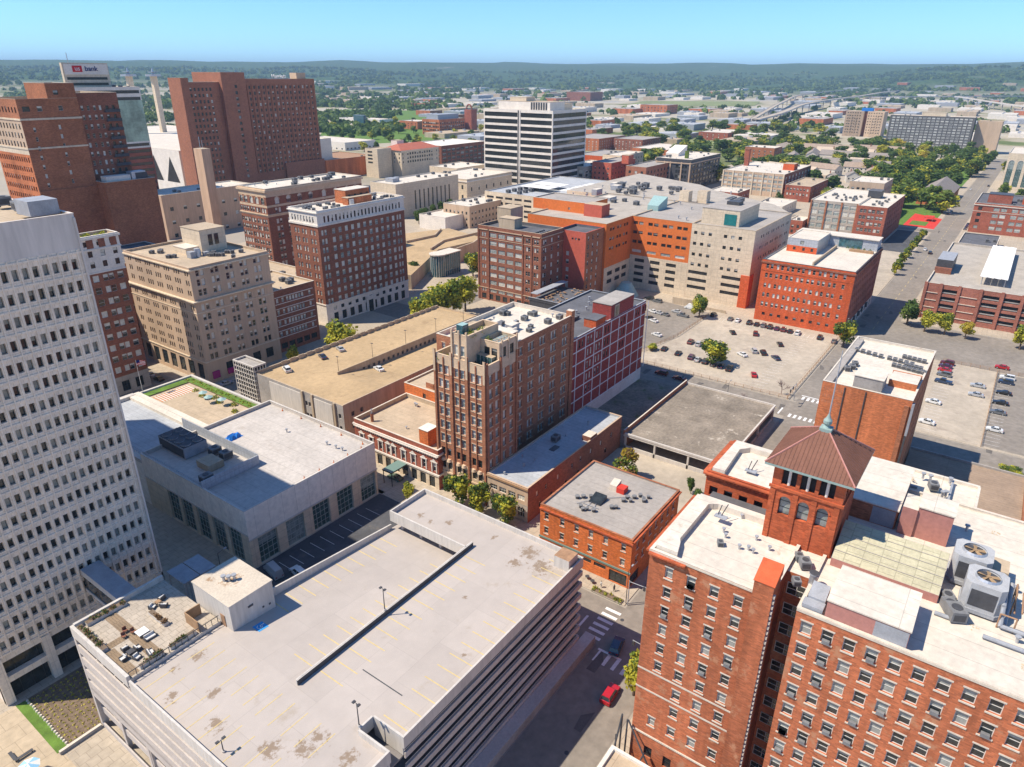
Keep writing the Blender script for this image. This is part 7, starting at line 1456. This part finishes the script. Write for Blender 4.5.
for x,y,c,k,l,rz in [(302.4,136.4,'black','suv','black car at the back left of the asphalt lot below the cream hotel',1.5),(301,131.6,'grey','suv','grey car second along the back of the asphalt lot',1.5),(285.4,126.6,'white','sedan','white car leftmost in the middle row of the asphalt lot',1.2),(285,123.4,'silver','sedan','silver car second in the middle row of the asphalt lot',1.2),(284.6,120,'grey','sedan','grey car third in the middle row of the asphalt lot',1.2),(275.8,123.4,'black','sedan','black car in the near row of the asphalt lot',1.2),(273.4,120.4,'white','sedan','white car in the near row of the asphalt lot, next to a black one',1.2),(257.6,111.4,'white','sedan','white sedan alone at the near edge of the asphalt lot',1.3),(288,113,'grey','pickup','grey pickup by the fence between the two lots',1.5),(291.6,117.6,'silver','sedan','silver sedan in front of the white trailer',1.5)]: car('parked_car',l,x,y,rz,k,c)
car('box_trailer','white box trailer parked at the foot of the cream hotel beside the lot tree',300.6,114.5,1.57,'van','white')
for x,y,c,k,l,rz in [(215.4,67.6,'black','suv','black car parked at the kerb beside the low weathered deck',1.57),(215.2,58.6,'grey','sedan','grey car parked at the kerb beside the low weathered deck, near the corner',1.57),(221,92.4,'darkred','suv','dark red car farther back in the shadow of the gridded loft',1.57),(220.6,85.4,'darkred','sedan','dark red sedan at the edge of the gridded loft shadow',1.57)]: car('parked_car',l,x,y,rz,k,c,.04)
for k,(x,y,c,kd,l,rz) in enumerate([(294.4,9.4,'darkred','suv','dark red car nearest the street in the row beside the tall brick block',1.5),(290.6,9.6,'purple','sedan','purple-black car second in the row beside the tall brick block',1.5),(286.2,9.4,'red','sedan','bright red car third in the row beside the tall brick block',1.5),(281,9,'grey','suv','dark grey car fourth in the row beside the tall brick block',1.5),(273.6,8.4,'blue','pickup','large dark blue pickup at the end of the row beside the tall brick block',1.5),(252.6,9,'white','sedan','white car close to the wall of the tall brick block, upper one',1.5),(234.6,8.6,'white','sedan','white car close to the wall of the tall brick block, lower one',1.5),(276.8,-1.8,'silver','sedan','silver sedan alone in the right lot, nearer the street',1.6),(267.6,-2,'silver','sedan','silver sedan in the right lot, nearer the camera than its twin',1.6),(302,-7.6,'red','sedan','red sedan in the roadway at the right edge',1.57),(291.2,-9.8,'white','suv','white car first in the column along the right lot fence',1.6),(286.2,-9.6,'blue','suv','blue-black car second in the column along the right lot fence',1.6),(275,-9.6,'black','sedan','black sedan third in the column along the right lot fence',1.6),(265,-9.2,'black','sedan','black sedan fourth in the column along the right lot fence',1.6),(256,-9,'grey','sedan','dark grey sedan fifth in the column along the right lot fence',1.6),(241,-9,'white','sedan','white sedan last in the column along the right lot fence',1.6)]): car('parked_car',l,x,y,rz,kd,c)
for x,y,c,k,l,rz,z in [(140.8,181,'blue','sedan','dark blue car on the tan parking deck',1.2,11.2),(149.2,181.6,'silver','sedan','silver car beside the blue one on the tan parking deck',1.2,11.2),(126.4,181.4,'white','suv','white van-like car at the left corner of the tan parking deck',1.2,11.2),(148,161.6,'white','sedan','white car on the lower level of the tan parking deck',1.3,9.1)]: car('parked_car',l,x,y,rz,k,c,z)
for x,y,c,k,l,rz in [(110.2,239.4,'silver','sedan','silver car at the kerb below the narrow red-brick hotel',1.57),(110,233.6,'black','sedan','black car at the kerb below the narrow red-brick hotel',1.57),(111.6,249,'white','van','white van at the kerb farthest back beside the tan stone office',1.57),(122,211,'silver','sedan','silver car in the shaded street in front of the tan stone office',0),(130,204,'black','sedan','dark car in the shaded street by the white lattice stair',0),(493.5,40.2,'black','suv','black car driving away up the sloping street',0),(502,44,'white','sedan','white car on the left lane of the sloping street',0)]: car('street_car',l,x,y,rz,k,c,.04)
for k,(x,y,c) in enumerate([(612.6,30.6,'black'),(605,30.6,'purple'),(598,30.6,'black'),(590.5,30.6,'grey'),(656,46.6,'white'),(665,46.6,'grey'),(760,34,'black'),(790,34,'grey'),(812,46,'white'),(850,34,'black')]): car('kerb_car','%s car parked at the kerb of the rising street beyond the brick garage'%c,x,y,0,'sedan',c,.04,'%s cars at the kerb of the rising street'%c)
# ---------------------------------------------------------------- small things near the camera
def sofa(x,y,rz,label,n=1,m='cushion'):
    t=thing('outdoor_armchair' if n==1 else 'outdoor_sofa',label,'armchair' if n==1 else 'sofa',(x,y,20.6),'terrace seating'); t.rotation_euler=(0,0,rz); w_=.75*n
    def add(nm,boxes,mm):
        mb=MB()
        for q in boxes: mb.box(*q,mm)
        o=bpy.data.objects.new(nm,mb.mesh(nm)); COL.objects.link(o); o.parent=t
    add('frame',[(-w_/2-.1,-.45,.05,w_/2+.1,.45,.22),(-w_/2-.1,.32,.22,w_/2+.1,.45,.75),(-w_/2-.12,-.45,.22,-w_/2,.32,.55),(w_/2,-.45,.22,w_/2+.12,.32,.55)],'metal_dark')
    add('seat',[(-w_/2,-.42,.23,w_/2,.3,.42)],m); add('backrest',[(-w_/2,.16,.43,w_/2,.31,.82)],m)
for a in [(30.6,90.2,.2,'white armchair at the near end of the terrace seating group'),(31.6,91.8,1.6,'white armchair facing the fire table from the right'),(29.3,91.5,-1.5,'white armchair facing the fire table from the left'),(30.4,93.2,3.1,'white armchair at the back of the terrace seating group'),(37.6,98.6,.5,'white armchair of the shaded pair on the terrace'),(38.9,97.4,2.2,'white armchair nearer the wall of the shaded pair on the terrace'),(39.6,99.4,3.4,'white armchair at the tip of the terrace shadow')]: sofa(*a)
sofa(32.2,89.2,1.4,'long white sofa beside the terrace edge planters',2); sofa(33.9,92.6,0,'white sofa next to the dark chequered table',2)
def table(x,y,label,top,r=.7,sq=True):
    t=thing('terrace_table',label,'table',(x,y,20.6)); mb=MB(); mb.box(x-r,y-r,21.2,x+r,y+r,21.3,top); mb.build('tabletop',t); 
    for a in(-.8,.8):
        for c in(-.8,.8): mb=MB(); mb.box(x+a*r-.05,y+c*r-.05,20.62,x+a*r+.05,y+c*r+.05,21.2,'metal_dark'); mb.build('leg',t)
table(30.5,91.6,'low square fire table in the middle of the white armchairs','metal_dark',.5); table(33.6,94.2,'white-framed table with a dark blue centre on the terrace','paint_white',.8); table(38.6,98.6,'small low table between the shaded white armchairs','wood',.4)
for k,(x,y,l) in enumerate([(31.6,95.8,'brown round dining seat nearest the tan path'),(32.3,96.8,'brown dining seat behind the nearest one'),(32.9,95.6,'brown dining seat beside the white-framed table')]):
    t=thing('dining_chair',l,'chair',(x,y,20.6)); mb=MB(); mb.box(x-.3,y-.3,21.0,x+.3,y+.3,21.1,'brick_dark'); mb.build('seat',t); mb=MB(); mb.box(x-.3,y+.24,21.1,x+.3,y+.3,21.6,'brick_dark'); mb.build('backrest',t)
    for a in(-.25,.25):
        for c in(-.25,.25): mb=MB(); mb.box(x+a-.03,y+c-.03,20.62,x+a+.03,y+c+.03,21,'metal_dark'); mb.build('leg',t)
def planter(x0,y0,x1,y1,z,label,n,kinds,hh=.6,m='conc_white'):
    t=thing('planter',label,'planter',(x0,y0,z)); mb=MB(); mb.box(x0,y0,z,x1,y1,z+hh,m,top='mulch'); mb.build('box',t); mb=MB(); r=random.Random(x0*7+y0)
    for k in range(n): bush(mb,r.uniform(x0+.2,x1-.2),r.uniform(y0+.2,y1-.2),z+hh-.1,.5,26,kinds,1.4,r.random(),.16)
    mb.build('plants',t)
planter(28.1,95.2,28.9,103.4,20.62,'long white planter with dry brown plants on the outer edge of the terrace',10,['leaf_rust','leaf_dark']); planter(29.4,102.6,35.6,103.5,20.62,'dark-leaved planter along the back edge of the terrace',9,['leaf_dark','leaf_rust']); planter(36.4,93.0,37.2,97.6,20.62,'long dark-slotted white planter in the middle of the terrace',6,['leaf_rust']); planter(34.4,87.6,38.6,88.3,20.62,'planter of dark reddish shrubs at the deck side of the terrace',7,['leaf_rust','leaf_dark']); planter(29.8,87.6,33.4,88.2,20.62,'planter at the outer deck corner of the terrace',6,['leaf_dark','leaf_rust'])
planter(104.6,47.6,106.0,54.6,.13,'kerbside planter of green shrubs in front of the brick corner shop',12,['leaf_mid','leaf_lime'],.3,'kerb')
planter(28.2,-.0+104.9,28.9,105.3,.1,'small planter at the foot of the garage wall',2,['leaf_mid']) if False else None
t=thing('wooden_screen','tan wooden privacy screen panels between the terrace and the stair tower','screen',(39.2,88,20.6)); mb=MB(); mb.box(39.0,87.6,20.62,39.15,91.2,22.6,'wood'); mb.box(39.15,91.1,20.62,41.6,91.25,22.6,'wood'); mb.build('panel',t)
# garden bed at the foot of the office tower
gb=sheet('garden_bed',rect(21.6,104.2,41.5,119.8),.16,'mulch'); sheet('lawn',[(20.6,104.2),(22.2,104.2),(22.6,119.6),(20.6,119.8)],.18,'grass')
mb=MB(); r=random.Random(5)
for i in range(20):
    for j in range(16): x,y=22.9+.93*i+r.uniform(-.1,.1),104.9+.93*j+r.uniform(-.1,.1); bush(mb,x,y,.15,.28,9,'flower' if (i+j)%3 else 'leaf_lime',.9,i*99+j,.13)
mb.build('flower_rows',None,'stuff')
t=thing('garden_wall','low dark stone edging wall between the flower bed and the driveway','wall',(21,103.6,0)); mb=MB(); mb.box(20.8,103.4,.1,27.3,103.9,.8,'conc_grey',top='sill_stone'); mb.build('wall',t)
mb=MB(); o=[(22.3,104.3+.75*k) for k in range(21)]
for x,y in o: mb.cyl(x+random.uniform(-.08,.08),y,.15,.42,.26,'sill_stone',7,.18)
mb.build('edging_stones',None,'stuff')
t=thing('patio_umbrella','pale blue and white parasol on the plaza at the lower left corner','parasol',(16.6,103.2,0)); mb=MB(); mb.cyl(16.6,103.2,.15,2.9,.05,'metal',6); mb.build('pole',t); mb=MB()
for k in range(8): a,c=6.283*k/8,6.283*(k+1)/8; mb.poly([(16.6+1.6*math.cos(a),103.2+1.6*math.sin(a),2.3),(16.6+1.6*math.cos(c),103.2+1.6*math.sin(c),2.3),(16.6,103.2,2.95)],'canvas' if k%2 else 'parasol_blue')
mb.build('canopy',t)
t=thing('outdoor_bench','dark angled bench on the plaza paving at the lower left edge','bench',(17,108,0)); mb=MB(); mb.box(16.0,107.6,.5,18.6,108.1,.6,'metal_dark'); mb.box(15.9,108.1,.5,16.4,110.2,.6,'metal_dark'); mb.build('seat',t)
for x,y in ((16.1,107.8),(18.4,107.8),(16.1,110)): mb=MB(); mb.box(x-.06,y-.06,.14,x+.06,y+.06,.5,'metal_dark'); mb.build('leg',t)
# street furniture
for x,y,l in((209.4,64,'tall dark street lamp at the kerb by the low weathered deck'),(105.6,46.9,'dark street lamp at the corner planter of the brick shop'),(300,47.4,'dark street lamp at the corner tree by the orange warehouse'),(60,118.6,'thin street lamp beside the dark alley')):
    t=thing('street_lamp',l,'street lamp',(x,y,.13)); mb=MB(); mb.cyl(x,y,.1,8.4,.1,'metal_dark',8,.06); mb.build('pole',t); mb=MB(); mb.tube((x,y,8.3),(x+1.6,y,8.7),.05,'metal_dark'); mb.build('arm',t); mb=MB(); mb.box(x+1.4,y-.15,8.6,x+2.1,y+.15,8.75,'metal_grey'); mb.build('lamp_head',t)
for k,(a,c) in enumerate((((226.8,104),(226.8,49)),((226.8,49.2),(300,49.2)),((237,108),(262,104)),((262,104),(299,104.2)),((227,-6.5),(296.5,-6.5)),((296.8,-40),(296.8,11)))):
    t=thing('lot_fence',['low fence along the near kerb of the big car park','low fence along the street side of the big car park','wire fence between the asphalt lot and the big car park, near half','wire fence between the asphalt lot and the big car park, far half','low wall and fence dividing the two right-hand lots','low fence at the street end of the right-hand lots'][k],'fence',(a[0],a[1],0)); mb=MB(); l=math.hypot(c[0]-a[0],c[1]-a[1]); n=int(l/3)
    for j in range(n+1): u=j/n; x,y=a[0]+(c[0]-a[0])*u,a[1]+(c[1]-a[1])*u; mb.cyl(x,y,.1,1.5,.07,'wood',5)
    mb.build('posts',t); mb=MB()
    for z in (.6,1.05,1.45): mb.tube((*a,z),(*c,z),.045,'metal_rust',4)
    mb.build('rails',t)
for k,(x,y,dx,dy,l) in enumerate([(227.4,47.2,-7,0,'traffic signal mast at the near corner of the big car park'),(208.6,32.6,7,0,'traffic signal mast at the foot of the tall plain brick block'),(105.4,46.4,0,-6,'traffic signal mast at the corner planter of the brick shop'),(91.0,32.4,0,6,'traffic signal mast beside the brick hotel corner')]):
    t=thing('traffic_signal',l,'traffic signal',(x,y,.1)); mb=MB(); mb.cyl(x,y,.1,6.4,.13,'metal_grey',8,.09); mb.build('pole',t); mb=MB(); mb.tube((x,y,6.1),(x+dx,y+dy,6.5),.08,'metal_grey'); mb.build('arm',t)
    for u in (.55,.97): mb=MB(); a,c=x+dx*u,y+dy*u; mb.box(a-.2,c-.2,5.4,a+.2,c+.2,6.4,'metal_dark'); mb.build('signal_head',t)
# people on the pavement by the brick corner shop
def person(x,y,z,rz,label,shirt,trous,s=1):
    t=thing('person',label,'person',(x,y,z)); t.rotation_euler=(0,0,rz); mb=MB()
    bm_=bpy.data.meshes.new('body'); V=[(0,0,.95),(0,0,1.2),(0,0,1.42),(0,0,1.52),(.02,0,1.66),(0,.1,.9),(.12,.11,.5),(.02,.11,.08),(.14,.11,.03),(0,-.1,.9),(-.1,-.11,.5),(-.22,-.11,.1),(-.1,-.11,.03),(0,.2,1.4),(-.08,.25,1.12),(.05,.25,.86),(0,-.2,1.4),(.1,-.25,1.12),(.22,-.24,.9)]
    E_=[(0,1),(1,2),(2,3),(3,4),(0,5),(5,6),(6,7),(7,8),(0,9),(9,10),(10,11),(11,12),(2,13),(13,14),(14,15),(2,16),(16,17),(17,18)]
    rd=[.15,.16,.14,.06,.11,.1,.07,.05,.04,.1,.07,.05,.04,.06,.05,.035,.06,.05,.035]; bm_.from_pydata(V,E_,[]); bm_.update()
    o=bpy.data.objects.new('body',bm_); COL.objects.link(o); o.parent=t; m=o.modifiers.new('s','SKIN'); 
    for sv,r_ in zip(bm_.skin_vertices[0].data,rd): sv.radius=(r_,r_)
    bm_.skin_vertices[0].data[0].use_root=True; o.modifiers.new('d','SUBSURF').levels=1
    bm_.materials.append(MATS[shirt])
    mb.cyl(0,0,1.66,1.8,.115,'bark',8,.07); h_=mb.mesh('hair'); o2=bpy.data.objects.new('hair',h_); COL.objects.link(o2); o2.parent=t; o2.location=(.01,0,-.02)
    mb=MB(); mb.cyl(0,0,.55,1.0,.17,trous,8,.175); q=bpy.data.objects.new('trousers',mb.mesh('trousers')); COL.objects.link(q); q.parent=t
for a in [(107.4,50.6,.13,1,'person in dark clothes walking on the pavement before the brick corner shop','metal_dark','metal_dark'),(106.8,53.4,.13,2.5,'person in a pale top near the shop door','cushion','metal_dark'),(566,44,.05,0,'person in dark clothes crossing the sloping street by the kerb','metal_dark','metal_dark')]: person(*a)
for k,(x,y) in enumerate(((106.9,55.6),(107.5,57.2))):
    t=thing('cafe_table','small dark pavement table before the brick corner shop, '+('nearer the corner' if k==0 else 'farther from the corner'),'table',(x,y,.13)); mb=MB(); mb.cyl(x,y,.8,.86,.5,'metal_dark',10); mb.build('tabletop',t); mb=MB(); mb.cyl(x,y,.13,.8,.05,'metal_dark',6); mb.build('leg',t)
# red paved forecourt across the street
sheet('forecourt',[(578,48.6),(626,48.6),(640,69),(583,69)],.15,'red_paint'); sheet('lawn',[(588,55),(606,55),(606,66),(588,66)],.17,'grass')
t=thing('red_parasol','cluster of red awnings on the red paved forecourt','awning',(612,56,0)); mb=MB(); mb.box(608,53,2.8,618,59,3.2,'red_paint'); mb.build('canopy',t)
for x,y in((608.4,53.4),(617.6,53.4),(608.4,58.6),(617.6,58.6)): mb=MB(); mb.cyl(x,y,.1,2.8,.12,'metal',6); mb.build('post',t)
# ---------------------------------------------------------------- air
hm=bpy.data.materials.new('haze'); hm.use_nodes=True; MATS['haze']=hm; n_=hm.node_tree
n_.nodes.remove(n_.nodes['Principled BSDF']); pv=n_.nodes.new('ShaderNodeVolumePrincipled'); pv.inputs['Color'].default_value=(.50,.74,1,1); pv.inputs['Density'].default_value=7e-5; pv.inputs['Anisotropy'].default_value=0
n_.links.new(pv.outputs[0],n_.nodes['Material Output'].inputs['Volume'])
mb=MB(); mb.box(-32000,-32000,-30,32000,32000,420,'haze'); mb.build('haze',None,'stuff')
